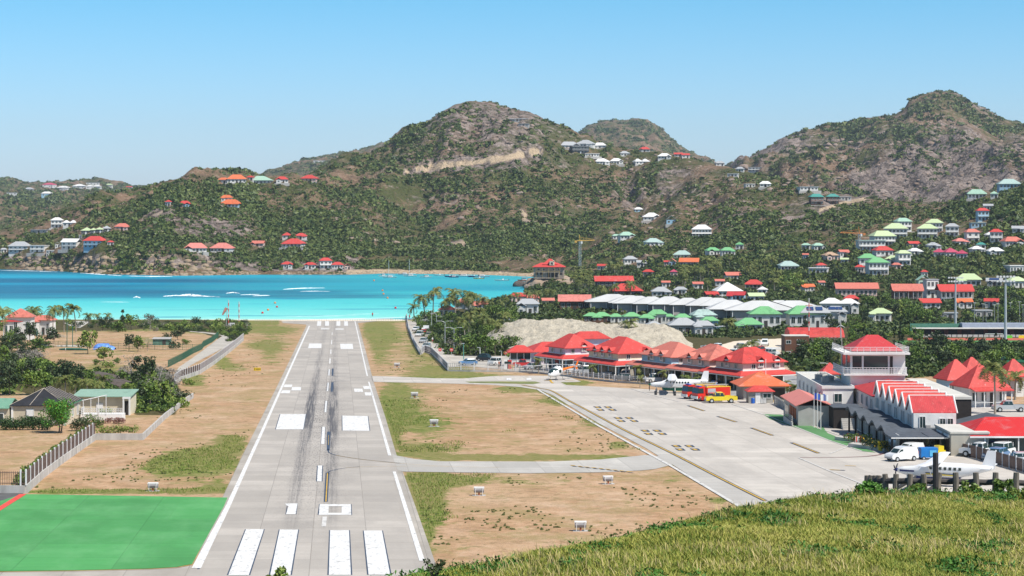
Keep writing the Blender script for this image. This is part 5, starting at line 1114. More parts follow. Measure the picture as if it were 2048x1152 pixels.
def shop(pxc,pyc,Wb,La,rk,wk,label,dl,df,rh=2.5,ph=True,ext=3.0):
    x,y,z=U(pxc,pyc); t=thing('shop',label,'shop building',x,y,z,.49,'red roofed shops beside the apron',(pyc,100,pyc-80))
    b=MB(); b.box(Wb/2,La/2,-.4,Wb,La,3.9); b.build('ground_floor',WC['c'] if wk=='p' else WC['b'],t)
    b=MB(); b.box(Wb/2,La/2,3.5,Wb-.05,La-.05,1.35); b.build('wall',WC[wk],t)
    b=MB(); b.box(Wb/2,La/2,3.42,Wb+.25,La+.25,.22); b.build('cornice',TRIM,t)
    b=MB(); b.hip(Wb/2,La/2,4.75,Wb,La,rh,.28,.12,.55,'y' if La>Wb else 'x'); b.build('roof',RC[rk],t)
    # portico on the two visible sides
    b=MB(); o=1.9
    v=[(-o,-o,2.65),(Wb+o,-o,2.65),(Wb+.1,.15,3.4),(-.15,.15,3.4) ]; b.add([*v,*[(p,q,r+.12) for p,q,r in v]],[(0,1,5,4),(4,5,6,7),(3,2,1,0),(1,2,6,5),(0,4,7,3)])
    v=[(-o,La+ext,2.65),(-o,-o,2.65),(-.15,.15,3.4),(-.15,La+ext,3.4)]; b.add([*v,*[(p,q,r+.12) for p,q,r in v]],[(0,1,5,4),(4,5,6,7),(3,2,1,0),(0,4,7,3),(2,3,7,6)])
    b.build('portico_roof',RC[rk],t)
    b=MB(); b.box(Wb/2,-o+.05,2.5,Wb+2*o,.08,.18); b.box(-o+.05,(La+ext-o)/2,2.5,.08,La+ext+o,.18); b.build('fascia',TRIM,t)
    for i in range(5): X=-o+.2+(Wb+2*o-.4)*i/4; b=MB(); b.box(X,-o+.2,-.2,.16,.16,2.75); b.build('post',TRIM,t)
    for i in range(1,5): b=MB(); b.box(-o+.2,(La+ext)*i/4,-.2,.16,.16,2.75); b.build('post',TRIM,t)
    b=MB()
    for i in range(3): b.box(Wb*(i+.5)/3,-.04,.1,Wb/3-.7,.1,2.2)
    for i in range(3): b.box(-.04,La*(i+.5)/3,.1,.1,La/3-.6,2.2)
    b.build('shop_window',GLASS,t)
    for f in df: add_dormer(t,Wb*f,-.25,3.9,0,rk)
    for f in dl: add_dormer(t,-.25,La*f,3.9,-pi/2,rk)
    for f in (.25,.75):
        add_window(t,Wb*f,-.06,3.72,.9,.9); add_window(t,-.06,La*f,3.72,.9,.9,-pi/2)
    return t
shop(1486,781,8.9,8.6,'red','p','nearest shop building with bright red roof and two front dormers',(.55,),(.42,.82),2.5)
shop(1419,774,8.0,9.0,'coral','p','pink walled shop building with faded coral roof and one dormer pair',(.3,.7),(),2.6)
shop(1343,766,8.2,10.6,'coral','b','pale blue walled shop building with faded red roof, middle of five',(.3,.62),(.8,),2.5)
shop(1237,757,8.9,11.5,'red','c','cream and yellow shop building with weathered red roof, second from left',(.25,.5,.75),(.7,),2.9)
shop(1131,743,7.0,7.2,'red','l','lilac walled shop building with peeling red roof, leftmost of five',(),(.62,),2.7)
x,y,z=U(1075,728); t=thing('shop_annex','single storey red roofed annex left of the lilac shop','annex',x,y,z,.3,None,(728,60,700)); b=MB(); b.box(3.5,3,-.3,8,7,3.1); b.build('wall',WC['l'],t); b=MB(); b.hip(3.5,3,2.7,9.6,8.6,1.9,.3,.12,.4); b.build('roof',RC['red'],t)
for i in range(4):
    b=MB(); b.box(-.1+i*2.3,-.56,.2,1.6,.1,2.0); b.build('shop_window',GLASS,t)
x,y,z=U(1184,722); t=thing('shop_wing','rear red roofed wing behind the lilac shop','annex',x,y,z,.2); b=MB(); b.box(0,3,-.3,8,6,5.3); b.build('wall',WC['l'],t); b=MB(); b.hip(0,3,5,8.6,6.6,1.5,.5,.12,.3); b.build('roof',RC['red'],t)
x,y,z=U(1041,733); t=thing('fuel_station','small glazed fuel station kiosk with red hipped roof','kiosk',x,y,z,.04,None,(733,50,692)); b=MB(); b.box(0,2,-.3,4.6,4,1.9); b.build('wall',WC['w'],t); b=MB(); b.hip(0,1.8,3.0,5.0,4.4,1.3,.35,.22,.35); b.build('roof',RC['red'],t)
b=MB(); b.box(0,2,1.6,4.4,3.8,1.4); b.build('glass_wall',GLASS,t)
for i in range(4): b=MB(); b.box(-2.2+i*1.47,-.03,-.3,.14,.14,3.3); b.build('post',TRIM,t)
for a,c,l in ((1012,738,'white and red fuel pump, left one'),(1019,738,'red fuel pump beside the bollards')):
    x,y,z=U(a,c); t=thing('fuel_pump',l,'fuel pump',x,y,z); b=MB(); b.box(0,0,0,.9,.6,1.9); b.build('cabinet',TRIM if 'white' in l else plain('pump red',(.6,.04,.03)),t); b=MB(); b.box(0,-.32,1.1,.6,.05,.5); b.build('display',GLASS,t)
# fire crew hut
x,y,z=U(1530,800); t=thing('fire_crew_hut','orange roofed grey hut behind the yellow pickup','hut',x,y,z,.06,None,(800,108,748)); b=MB(); b.box(0,4,-.3,7.0,7,2.6); b.build('wall',WC['g'],t); b=MB(); b.hip(0,4,2.25,8.9,8.8,2.1,.04,.12,0); b.build('roof',metal('fire hut orange',(.68,.15,.06)),t)
b=MB(); b.box(1.8,.45,-.1,3.2,.1,2.0); b.build('opening',SHADE,t); b=MB(); b.cyl(.7,3,3.4,.05,3.2,5); b.build('mast',TRIM,t)
x,y,z=U(1522,806.5); t=thing('plank_cabin','small grey plank cabin with red roof before the orange roofed hut','cabin',x,y,z,.05,None,(806,54,773)); b=MB(); b.box(0,1.3,-.3,4.0,2.4,2.2); b.build('wall',stripes('grey planks',(.36,.34,.30),(.16,.15,.13),3.2,'z',.85),t); b=MB(); b.hip(0,1.3,1.85,4.5,3.0,.85,.45,.08,.05); b.build('roof',RC['red'],t); add_window(t,1.0,.04,.8,1.4,.85); b=MB(); b.box(-.5,.06,0,.8,.08,1.7); b.build('door',TRIM,t)
x,y,z=U(1505,806.8); t=thing('barrel','blue barrel against the plank cabin','barrel',x,y-.5,z); b=MB(); b.tube([(0,0,0),(0,0,.1),(0,0,.8),(0,0,.88)],[.26,.3,.3,.25],10); b.build('drum',plain('blue plastic',(.02,.12,.50),.5),t); b=MB(); b.cyl(0,0,.88,.22,.04,10); b.build('lid',plain('blue plastic',(.02,.12,.5)),t)
x,y,z=U(1526,807); t=thing('water_cube','white tank in a cage beside the plank cabin','tank',x,y-.5,z); b=MB(); b.box(0,0,.12,.8,.7,.7); b.build('tank',TRIM,t); b=MB()
for i in range(5): b.box(-.42+i*.21,-.38,.05,.03,.03,.85)
b.box(0,-.38,.85,.9,.03,.03); b.box(0,-.38,.1,.9,.03,.03); b.build('cage',WC['g'],t)
# ---------------------------------------------------------------- terminal
WH=stripes('white clapboard',(.72,.71,.68),(.50,.49,.47),2.6,'z',.7,.15,(.5,.48,.45)); WHP=plain('white render',(.70,.69,.66),.85,.10,.5); DGR=plain('charcoal roofing felt',(.075,.088,.105),.75,.2,1.2); DTM=plain('charred timber',(.035,.03,.028),.85,.3,2,0,.2,(1,1,4)); FLT=plain('pale flat roof',(.55,.53,.48),.9,.15,.6); BRT=stripes('brown vertical boards',(.15,.065,.035),(.05,.025,.015),2.2,'x',.8,.3,(.25,.15,.1))
def wbox(root,name,mat,x0,x1,y0,y1,z0,z1):
    b=MB(); b.box((x0+x1)/2,(y0+y1)/2,z0,x1-x0,y1-y0,z1-z0); return b.build(name,mat,root)
ty=262.; t=empty('terminal',(50,ty,gz(ty)),0); tag(t,'white airport terminal with a row of red sawtooth gables','terminal'); LM.append((1800,870,220,760,'the white terminal with red gables'))
def gl(y): return gz(y)-gz(ty)      # local ground height
o_=(50.,ty)
wbox(t,'wall',WH,.0,5.3,249-ty,275.8-ty,gl(249)-.3,4.5)
zb=4.5
for i in range(6):
    y0=249.1+i*4.45-ty; b=MB(); b.gable(2.65,y0+2.2,zb,5.2,4.1,1.85,.10,.12,'x'); b.build('gable_roof',RC['brick'] if i==0 else RC['red'],t)
    b=MB(); b.add([(0.02,y0+.1,zb),(0.02,y0+4.3,zb),(0.02,y0+2.2,zb+1.8),(5.28,y0+.1,zb),(5.28,y0+4.3,zb),(5.28,y0+2.2,zb+1.8)],[(0,2,1),(3,4,5)]); b.build('gable_wall',WH,t)
    b=MB(); 
    for X in (-.16,5.46):
        b=MB(); b.tube([(X,y0-.02,zb+.02),(X,y0+2.2,zb+2.02),(X,y0+4.42,zb+.02)],.10,4); b.build('gable_trim',TRIM,t)
    b=MB(); b.tube([(-.16,y0+2.2,zb+2.05),(5.46,y0+2.2,zb+2.05)],.05,4); b.build('ridge_cap',TRIM,t)
    for k in (-.6,.6): add_window(t,-.06,y0+2.2+k,2.75,.95,1.5,-pi/2)
add_window(t,1.1,-13.08,1.35+1.3,.75,1.5); add_window(t,3.6,-13.08,3.0,.75,.9); add_window(t,4.55,-13.08,3.0,.75,.9)
b=MB(); b.box(1.75,-13.25,2.55,.55,.35,.5); b.build('air_conditioner',WC['g'],t)
wbox(t,'main_block',WHP,0,8,276-ty,292-ty,gl(292)-.6,4.1); b=MB(); b.hip(4,22,4.12,8,16,1.5,.35,.1,.35,'y'); b.build('hip_roof',RC['brick'],t)
for i in range(4): add_window(t,-.06,276-ty+2+i*3.7,2.3,1.2,1.35,-pi/2)
wbox(t,'rear_wing',DTM,7.7,10.3,262.5-ty,292-ty,gl(292)-.6,5.0); wbox(t,'rear_roof',FLT,7.6,10.4,262.4-ty,292.2-ty,5.0,5.35); wbox(t,'timber_wall',BRT,5.4,7.65,262.5-ty,262.9-ty,2.4,5.0)
# wavy canopy
b=MB(); ys=[239.5-ty+k*.4 for k in range(int(33.5/.4))]; n=len(ys)
def cz(yy,xx): 
    k=(yy-(243-ty)); return 2.42+(0 if k<0 else .75*(.5-.5*cos(k/6.1*2*pi)))*(1.0-.75*xx/5)
top=[];bot=[]
for yy in ys:
    top.append([(-4.6,yy,cz(yy,0)+.16),(-.05,yy,cz(yy,5)+.16)]); bot.append([(-4.6,yy,cz(yy,0)-.10),(-.05,yy,cz(yy,5)+.02)])
for i in range(n-1):
    b.poly([top[i][0],top[i][1],top[i+1][1],top[i+1][0]]); b.poly([bot[i][1],bot[i][0],bot[i+1][0],bot[i+1][1]]); b.poly([bot[i][0],top[i][0],top[i+1][0],bot[i+1][0]])
b.poly([top[0][0],bot[0][0],bot[0][1],top[0][1]]); b.poly([top[-1][1],bot[-1][1],bot[-1][0],top[-1][0]])
b.build('canopy',DGR,t)
v=[(-.04,-22.5,2.6),(7.8,-22.5,2.6),(7.8,-13.1,2.72),(-.04,-13.1,2.72)]; b=MB(); b.add([*[(p,q,r-.2) for p,q,r in v],*v],[(4,5,6,7),(0,1,5,4),(3,2,1,0),(1,2,6,5),(0,4,7,3)]); b.build('canopy',DGR,t)
b=MB(); b.box(1.6,-22.56,2.40,12.4,.06,.14); b.build('canopy_edge',TRIM,t)
b=MB(); b.gable(12,-6,2.2,9,10,1.1,.15,.2,'y'); b.gable(8.4,-15,2.3,5,6,.8,.15,.2,'y'); b.build('side_roof',DGR,t); wbox(t,'side_wall',DTM,6,15.8,-10.8,-1.5,-.3,2.25)
for i in range(7): b=MB(); b.box(-4.3,-21.5+i*5.1,gl(ty-21.5+i*5.1)-.2,.22,.22,2.75-gl(ty-21.5+i*5.1)); b.build('post',DTM,t)
for i in range(6):
    y0=-20.6+i*5.1; g0=gl(ty+y0); m_=(GLASS,DTM,MPT)[i%3] if i<4 else GLASS
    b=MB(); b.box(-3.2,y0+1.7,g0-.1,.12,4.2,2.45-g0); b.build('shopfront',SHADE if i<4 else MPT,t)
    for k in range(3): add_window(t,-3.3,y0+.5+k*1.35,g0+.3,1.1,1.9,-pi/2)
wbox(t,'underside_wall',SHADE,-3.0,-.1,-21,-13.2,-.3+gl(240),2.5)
for i in range(4): b=MB(); b.box(-.2+i*2.2,-20.9,gl(240),.9,.1,1.9); b.build('door',GLASS,t)
# tower
ty2=296.; t=empty('control_tower',(53.5,ty2,gz(ty2)),0); tag(t,'white control tower with red roof and railed gallery','control tower'); LM.append((1740,845,120,675,'the white control tower'))
wbox(t,'shaft',WHP,-4,4,-3.5,5,-.6,6.5); wbox(t,'gallery',WHP,-5.1,4.2,-4.5,6,6.5,6.72); 
RAIL=plain('white rail paint',(.76,.76,.75),.5,.03)
def railing(root,pts,z,h,n,mat=None,solid=False):
    b=MB()
    for (x1,y1_),(x2,y2_) in zip(pts[:-1],pts[1:]):
        L=hypot(x2-x1,y2_-y1_); a=atan2(y2_-y1_,x2-x1); k=max(2,int(L/n))
        for hh in ([h,h*.66,h*.33] if not solid else [h]): b.box((x1+x2)/2,(y1_+y2_)/2,z+hh-.05,L,.06,.06,a)
        for i in range(k+1): b.box(x1+(x2-x1)*i/k,y1_+(y2_-y1_)*i/k,z,.06,.06,h)
        if solid: b.box((x1+x2)/2,(y1_+y2_)/2,z,L,.03,h*.8,a)
    return b.build('railing',mat or RAIL,root)
railing(t,[(-5.0,5.9),(-5.0,-4.4),(4.1,-4.4),(4.1,5.9)],6.72,.95,.45)
wbox(t,'cab_base',WHP,-4,4,-3.5,5,6.72,7.35); wbox(t,'cab_side',WHP,1.75,4,-3.5,4.99,7.35,9.55)
b=MB()
for X,Y_ in ((-3.85,-3.35),(-2.2,-3.35),(1.62,-3.35),(-3.85,.6),(-3.85,4.85)): b.box(X,Y_,7.35,.28,.28,2.2)
b.box(0,0.75,9.3,7.99,8.49,.26) ; b.build('cab_frame',WHP,t)
for X,w_ in ((-3.05,1.45),(-1.2,1.75),(.55,1.75)): 
    b=MB(); b.box(X,-3.36,7.37,w_,.06,1.92); b.build('cab_window',GLASS,t)
for Y_ in (-1.4,2.7): b=MB(); b.box(-3.86,Y_,7.37,.06,3.8,1.92); b.build('cab_window',GLASS,t)
b=MB(); b.box(1.98,-3.53,6.75,.42,.06,2.5); b.build('door',SHADE,t); 
wbox(t,'roof_slab',WHP,-5.2,4.5,-4.7,6.2,9.56,9.86); railing(t,[(-5.1,6.1),(-5.1,-4.6),(4.4,-4.6),(4.4,6.1)],9.86,.8,.9)
b=MB(); b.hip(0,.75,9.95,7.6,8.2,2.1,.22,.1,0); b.build('roof',RC['brick'],t)
b=MB(); b.box(-.1,-3.54,5.1,2.5,.06,.35); b.build('strip_window',GLASS,t)
b=MB(); b.tube([(-3.9,4.5,9.9),(-4.1,4.6,13.5)],.05,4); b.tube([(-4.1,4.6,13.5),(-4.4,4.7,16)],.025,4); b.build('aerial',WC['g'],t)
for Y_ in (-2,1.5): add_window(t,-4.06,Y_,3.6,1.1,1.5,-pi/2)
b=MB(); b.box(-4.9,2.6,3.3,1.8,3.2,.12); b.build('balcony',DTM,t); railing(t,[(-5.7,4.2),(-5.7,1.1),(-4.2,1.1)],3.42,.9,.25,DTM)
# white two storey office
t=thing('office_block','white flat roofed two storey office left of the tower','office',47.2,302,gz(302),0,None,(830,84,754))
wbox(t,'wall',WHP,-2.2,2.2,-12.5,14,-.7,5.0); wbox(t,'roof',FLT,-2.0,2.0,-12.3,13.8,5.0,5.04); b=MB()
for a in ((-2.28,.75,.16,26.6),(2.28,.75,.16,26.6)): b.box(a[0],a[1],4.9,a[2],a[3],.4)
b.box(0,-12.58,4.9,4.7,.16,.4); b.box(0,14.1,4.9,4.7,.16,.4); b.build('parapet',WHP,t)
for i in range(6): add_window(t,-2.26,-10+i*4.1,3.0,1.2,1.3,-pi/2)
add_window(t,0,-12.56,2.9,1.2,1.3)
for i in range(4): b=MB(); b.box(-.6+(i%2)*1.3,-4+i*3,5.05,1.0,1.3,.8); b.tube([(-.3,-4+i*3,5.6),(.9,-2+i*3,5.6)],.16,6); b.build('roof_duct',WC['g'],t)
# salmon roofed arrival hall
t=thing('arrival_hall','low grey hall with faded salmon roof beside the flagpoles','hall',42.1,287.5,gz(287.5),0,None,(853,76,783))
wbox(t,'wall',WC['g'],-2.0,2.4,-7.3,7.3,-.5,3.0); b=MB(); b.gable(.2,0,2.95,5.2,15.4,1.0,.12,.1,'y'); b.build('roof',RC['pink'],t)
for i in range(3): b=MB(); b.box(-2.04,5.2-i*1.3,0,.08,1.0,2.1); b.build('door',GLASS,t)
for i in range(3): b=MB(); b.box(-2.04,.2-i*2.3,.9,.08,1.8,1.5); b.build('opening',plain('orange blind',(.33,.09,.03),.8,.3),t)
b=MB(); b.box(-2.9,-3.5,-.2,.15,9,1.0); b.build('ramp_wall',CONC,t); railing(t,[(-2.9,1),(-2.9,-8)],.8,.8,1.2,WC['g'])
t=thing('timber_screen','dark timber clad block between hall and canopy','block',46.3,278.6,gz(278.6)); wbox(t,'wall',DTM,-1.9,2,-2.5,2.6,-.4,2.9); wbox(t,'coping',DGR,-2,2.1,-2.6,2.7,2.9,3.0)
for i in range(6): wbox(t,'stair_step',CONC,-.9,.9,-2.9-.3*i,-2.62-.3*i,-.3,1.5-.25*i)
FLC=[((.02,.05,.35),(.75,.75,.75),(.6,.04,.05)),((.03,.10,.45),(.70,.55,.06),(.03,.10,.45)),((.75,.75,.75),(.25,.3,.6),(.75,.75,.75))]
for i,(a,c) in enumerate(((1628,856),(1635,858),(1641.5,860))):
    x,y,z=U(a,c); t=thing('flagpole',('leftmost white flagpole by the salmon roofed hall','middle white flagpole by the salmon roofed hall','rightmost white flagpole by the salmon roofed hall')[i],'flagpole',x,y,z,0,'three white flagpoles'); b=MB(); b.cyl(0,0,-.2,.06,5.2,6,.04); b.build('pole',TRIM,t)
    fb=MB(); 
    for k in range(3):
        fb.m=k; 
        for s in range(2): x0=.06+(k*2+s)*.16; fb.poly([(x0,.1*sin(k*2+s),4.0),(x0+.16,.1*sin(k*2+s+1),3.95),(x0+.16,.1*sin(k*2+s+1),4.8),(x0,.1*sin(k*2+s),4.85)])
    fb.build('flag',[plain(f'flag {i}{k}',FLC[i][k],.8,.05) for k in range(3)],t)
# garage block and long red roofed hall at the right
t=thing('garage','beige flat roofed garage with two dark doorways','garage',53.8,242.6,gz(242.6),0,None,(911,62,862)); BG=plain('beige render',(.42,.39,.33),.85,.12,.6)
wbox(t,'wall',BG,-1.5,3.0,-4.4,4.6,-.3,2.75); wbox(t,'roof',FLT,-1.6,3.1,-4.5,4.7,2.75,2.95)
for i in range(2): wbox(t,'doorway',SHADE,-1.55,-1.48,-3.6+i*4.1,-.9+i*4.1,0,2.2); wbox(t,'shutter_box',TRIM,-1.62,-1.5,-3.7+i*4.1,-.8+i*4.1,2.2,2.5); wbox(t,'door_leaf',WC['b'],-1.6,-1.52,-.9+i*4.1,-.4+i*4.1,0,2.2)
t=thing('long_hall','long dark walled hall under a deep red hipped roof, right edge','hall',61.5,243,gz(243),0,None,(905,170,844))
wbox(t,'wall',plain('dark green wall',(.07,.10,.095),.8,.1),-5.6,8.5,-3.8,5,-.3,2.4); b=MB(); b.hip(1.2,.6,2.35,16.4,11.4,1.75,.62,.12,0); b.build('roof',metal('deep red',(.56,.028,.028),.05),t); b=MB(); b.box(1.2,-5.12,2.28,16.5,.06,.2); b.build('gutter',TRIM,t)
for i in range(5): b=MB(); b.box(-4.4+i*2.6,-3.86,.2,1.1,.08,1.7); b.build('door',GLASS,t)
for X in (-4.7,-2.6): b=MB(); b.box(X,-4.1,1.3,.8,.45,.55); b.build('air_conditioner',TRIM,t)
for i in range(4): b=MB(); b.box(-5.2+i*4,-4.9,-.2,.14,.14,2.5); b.build('post',TRIM,t)
# brown timber block, red warehouse
x,y,z=U(1594,716); t=thing('timber_block','square brown timber block with white windows behind the shops','building',x,y,z,.02,None,(716,48,673)); b=MB(); b.box(0,2.8,-.4,5.7,5.4,5.5); b.build('wall',BRT,t); b=MB(); b.box(0,2.8,5.1,5.8,5.5,.12); b.build('roof',FLT,t); add_window(t,-2.0,.05,3.3,1.2,.9); add_window(t,.4,.05,3.1,.8,1.3); add_window(t,-2.0,.05,1.0,1.2,.55); b=MB(); b.box(1.9,.03,-.2,1.9,.1,2.3); b.build('doorway',SHADE,t)
x,y,z=U(1652,694); t=thing('warehouse','cream warehouse with long red barrel roof behind timber block','warehouse',x,y,z,.0,None,(694,110,656)); b=MB(); b.box(-2.2,5,-.3,13,9,3.4); b.build('wall',WC['c'],t); b=MB(); prof=[(-.9,2.6),(-.6,3.1),(1.2,4.3),(4.5,4.9),(8,4.3),(10,3.0),(10,2.8),(-.7,2.5)]; b.prism(prof,-9.6,4.8,'yz'); b.build('roof',RC['red'],t); add_window(t,-1.8,.45,1.3,.9,.9); add_window(t,1.7,.45,1.3,.9,.9)
b=MB()
for k in range(7): b.box(-2.6+k*1.0,-.6,2.45,.5,.5,.12)
b.build('striped_eave',TRIM,t)
for (a,c,wp,rk,l,hh,rh) in ((1919,800,70,'red','left red pyramid roofed pavilion right of the tower',3.2,3.2),(1970,815,94,'red','big red hipped pavilion behind the leaning palm',3.0,3.4),(2034,792,60,'red','rear red pavilion at the right edge',3.2,2.8),(1950,790,60,'red','red ridge roof behind the two front pavilions',3.4,2.8),(1160+503,786,30,'red','small red roof between office block and trees',3.2,1.8)):
    h_=house(a,c,wp,hh,'hip',rk,'b' if a<1940 else 'w',l,nw=4,dr=.9,rot=.25 if a>1700 else 0,ridge=.08,rh=rh,name='pavilion',cat='pavilion',porch=(a==1970))
# ------------------------------------------------------------------ left garden house
PLK=stripes('cream planks',(.60,.53,.40),(.25,.2,.14),2.6,'z',.85,.35,(.3,.25,.18))
hx,hy=-66.5,286.; t=thing('garden_house','cream plank house with a black hipped roof and pale seams','house',hx,hy,gz(hy),0,None,(851,140,765))
wbox(t,'wall',PLK,-3.75,3.7,-5,5,-.5,2.95); m_b=stripes('black roll roofing',(.022,.022,.028),(.40,.38,.37),.75,'x',.7)
b=MB(); b.hip(0,0,2.85,8.0,10.6,2.1,.38,.12,0,'y'); b.build('roof',plain('black roof',(.02,.021,.026),.7,.3,1),t)
b=MB()
for i in range(7):
    y0=-3+i*1.15; f0=min(1,max(0,(4.0-abs(y0))/2.0)); top=min(1,(5.3-abs(y0))/3.3); b.tube([(4.03,y0,3.02),(4.03*(1-top)+.02,y0,3.04+2.1*top)],.035,4)
for sx,sy in ((1,-1),(-1,-1)): b.tube([(4.02*sx,-5.32,3.02),(0,-2.0,5.12)],.04,4)
b.tube([(-1.2,-5.32,3.02),(0,-2.0,5.12)],.04,4); b.build('roof_seam',plain('pale seam tape',(.42,.36,.30),.8),t)
for X in (-1.2,2.5): 
    add_window(t,X,-5.05,.7,1.05,1.7); b=MB(); b.box(X,-5.16,1.45,.9,.05,.9); b.build('shutter',TRIM,t); b=MB(); b.box(X,-5.25,.5,.9,.3,.45); b.build('air_conditioner',WC['g'],t)
b=MB(); b.box(-3.72,-5.04,-.3,.28,.1,3.2); b.box(3.66,-5.04,-.3,.28,.1,3.2); b.build('corner_board',TRIM,t); wbox(t,'eave',plain('green fascia',(.06,.22,.14)),3.9,4.05,-5.25,5.2,2.78,2.92)
for i in range(3): add_window(t,3.76,-3.5+i*3.2,.9,1.0,1.5,pi/2)
t=thing('garden_wing','cream plank wing with green tin roof at the left edge','outbuilding',-75.8,284,gz(284),0,None,(850,60,793)); wbox(t,'wall',PLK,-6,5.2,-3.6,3,-.5,2.6); b=MB(); b.gable(-.6,-.3,2.5,11.4,6.9,1.1,.1,.2,'x'); b.build('roof',metal('garden green',(.16,.33,.23),.3),t); add_window(t,3.9,-3.66,.4,1.3,1.5)
t=thing('garden_outbuilding','cream outbuilding with flat green roof right of the house','outbuilding',-60.4,302.5,gz(302.5),0,None,(832,86,785)); wbox(t,'wall',WC['c'],-5.2,3.0,-2.2,3,-.4,2.8); v=[(-5.6,-2.8,2.75),(3.3,-2.8,2.75),(3.3,3.6,3.3),(-5.6,3.6,3.3)]; b=MB(); b.add([*v,*[(p,q,r+.12) for p,q,r in v]],[(0,1,5,4),(4,5,6,7),(1,2,6,5),(0,4,7,3),(2,3,7,6)]); b.build('roof',metal('garden green2',(.26,.40,.31),.3),t)
b=MB(); b.box(2.2,-2.9,-.3,.22,.22,3.0); b.box(3.1,-2.9,-.3,.22,.22,3.0); b.box(2.65,-2.9,2.5,1.2,.25,.3); b.build('portico',TRIM,t); b=MB(); b.box(2.65,-2.24,-.1,.8,.08,2.2); b.build('doorway',SHADE,t); b=MB(); b.box(-1.5,-2.26,-.1,1.0,.08,1.9); b.build('door',TRIM,t)
t=thing('garden_stairs','white railed garden stairs beside the plank house','stairs',-59.5,290,gz(290)); b=MB(); b.box(0,1,-.3,6,2.5,1.2); b.build('landing',TRIM,t)
railing(t,[(-3,-.2),(3,-.2)],.9,.9,.25); railing(t,[(-3,2.2),(-3,-.2)],.9,.9,.25); b=MB(); b.tube([(-2.8,-.3,2.9),(.8,-.3,3.7)],.06,4)
for i in range(4): b.box(-2.6+i*1.1,-.3,.9,.08,.08,2.0+i*.22)
b.build('pergola',TRIM,t)
# ------------------------------------------------------------------ fences
def path(pts): return [U(a,b)[:2] for a,b in pts]
def fence(label,pts,wall_h,pick_h,post_d,mat_w,mat_p,mat_s,slat=.16,gap=.12,world=False,name='fence',post_w=.14,rails=(.15,.85),zf=gz,cat='fence',wall_t=.22,frame=False):
    P=pts if world else path(pts); x0,y0=P[0]; t=empty(name,(x0,y0,zf(y0) if zf is gz else zf(x0,y0)),0); tag(t,label,cat); zz=(lambda x,y:zf(y)) if zf is gz else zf; z0=t.location.z
    wb=MB(); sb=MB(); pm=MB(); pm.box(0,0,0,post_w,post_w,pick_h+.12); pme=pm.mesh('post',mat_p)
    LM.append((CX+F*P[len(P)//2][0]/P[len(P)//2][1],HY+(H-zz(*P[len(P)//2]))/P[len(P)//2][1]*F,20,HY+(H-zz(*P[len(P)//2]))/P[len(P)//2][1]*F-8,label))
    acc=0
    for (x1,y1_),(x2,y2_) in zip(P[:-1],P[1:]):
        L=hypot(x2-x1,y2_-y1_); 
        if L<.01: continue
        ux,uy=(x2-x1)/L,(y2_-y1_)/L; nx,ny=-uy*wall_t/2,ux*wall_t/2
        za,zb_=zz(x1,y1_)-z0,zz(x2,y2_)-z0
        if wall_h>0:
            A=[(x1+nx-x0,y1_+ny-y0),(x1-nx-x0,y1_-ny-y0),(x2-nx-x0,y2_-ny-y0),(x2+nx-x0,y2_+ny-y0)]; Zs=(za,za,zb_,zb_)
            wb.add([(p[0],p[1],q-.3) for p,q in zip(A,Zs)]+[(p[0],p[1],q+wall_h) for p,q in zip(A,Zs)],[(3,2,1,0),(4,5,6,7),(0,1,5,4),(1,2,6,5),(2,3,7,6),(3,0,4,7)])
        if pick_h>0:
            for rl in rails:
                zr=lambda u:za+(zb_-za)*u+wall_h+pick_h*rl
                A=[(x1-x0,y1_-y0),(x2-x0,y2_-y0)]; sb.tube([(A[0][0],A[0][1],zr(0)),(A[1][0],A[1][1],zr(1))],.035,4)
            if slat:
                n_=int(L/(slat+gap)); a=atan2(uy,ux)
                for i in range(n_): u=(i+.5)/n_; sb.box(x1+(x2-x1)*u-x0,y1_+(y2_-y1_)*u-y0,za+(zb_-za)*u+wall_h+.04,slat,.03,pick_h*.93,a)
            d=-acc
            while d<L:
                if d>=0:
                    u=d/L; o=child(link('post',pme),t); o.location=(x1+(x2-x1)*u-x0,y1_+(y2_-y1_)*u-y0,za+(zb_-za)*u+wall_h-.02)
                d+=post_d
            acc=L-(d-post_d) if True else 0
    if wall_h>0: wb.build('wall',mat_w,t)
    if pick_h>0: sb.build('slats',mat_s,t)
    return t
CW=plain('stained wall concrete',(.46,.44,.41),.9,.25,.7,0,.2,(1,1,.3)); BRS=plain('brown slat',(.13,.09,.075),.85,.3,2); LIL=plain('white post paint',(.72,.72,.74),.7,.08)
fence('brown slat fence with white posts on a concrete wall, lower left',[(52,987),(85,957),(120,930),(155,905),(190,880.5)],.85,1.5,3.3,CW,LIL,BRS)
fence('short fence and gate facing the green apron at lower left',[(-60,986),(50,987)],.8,1.5,2.6,CW,LIL,BRS,.05,.16)
fence('low bare concrete wall around the garden corner',[(192,880.2),(285.6,880.2),(330,838),(362,813),(386,796)],.85,0,3,CW,LIL,BRS,name='wall',cat='wall')
fence('long slat fence on a wall beside the curved road',[(350,770),(362,761),(385,753),(400,747.5),(425,731),(450,712),(470,696),(487,681)],.75,1.25,2.6,CW,LIL,BRS,.12,.16)
grn=plain('green chain link',(.04,.12,.07),.7,.2)
fence('green wire fence on the inner side of the curved road',[(336,735),(365,720),(385,708),(404,699),(407,694),(425,684),(437,674)],.0,1.6,2.2,CW,grn,grn,.03,.35,rails=(.1,.35,.6,.85),post_w=.08)
fence('thin wire fence across the sandy garden field',[(70,693),(160,695),(230,697),(320,700),(400,700)],0,1.5,2.5,CW,grn,grn,.02,.5,rails=(.1,.5,.9),post_w=.06)
DSL=plain('dark grey brown slat',(.13,.11,.11),.85,.2)
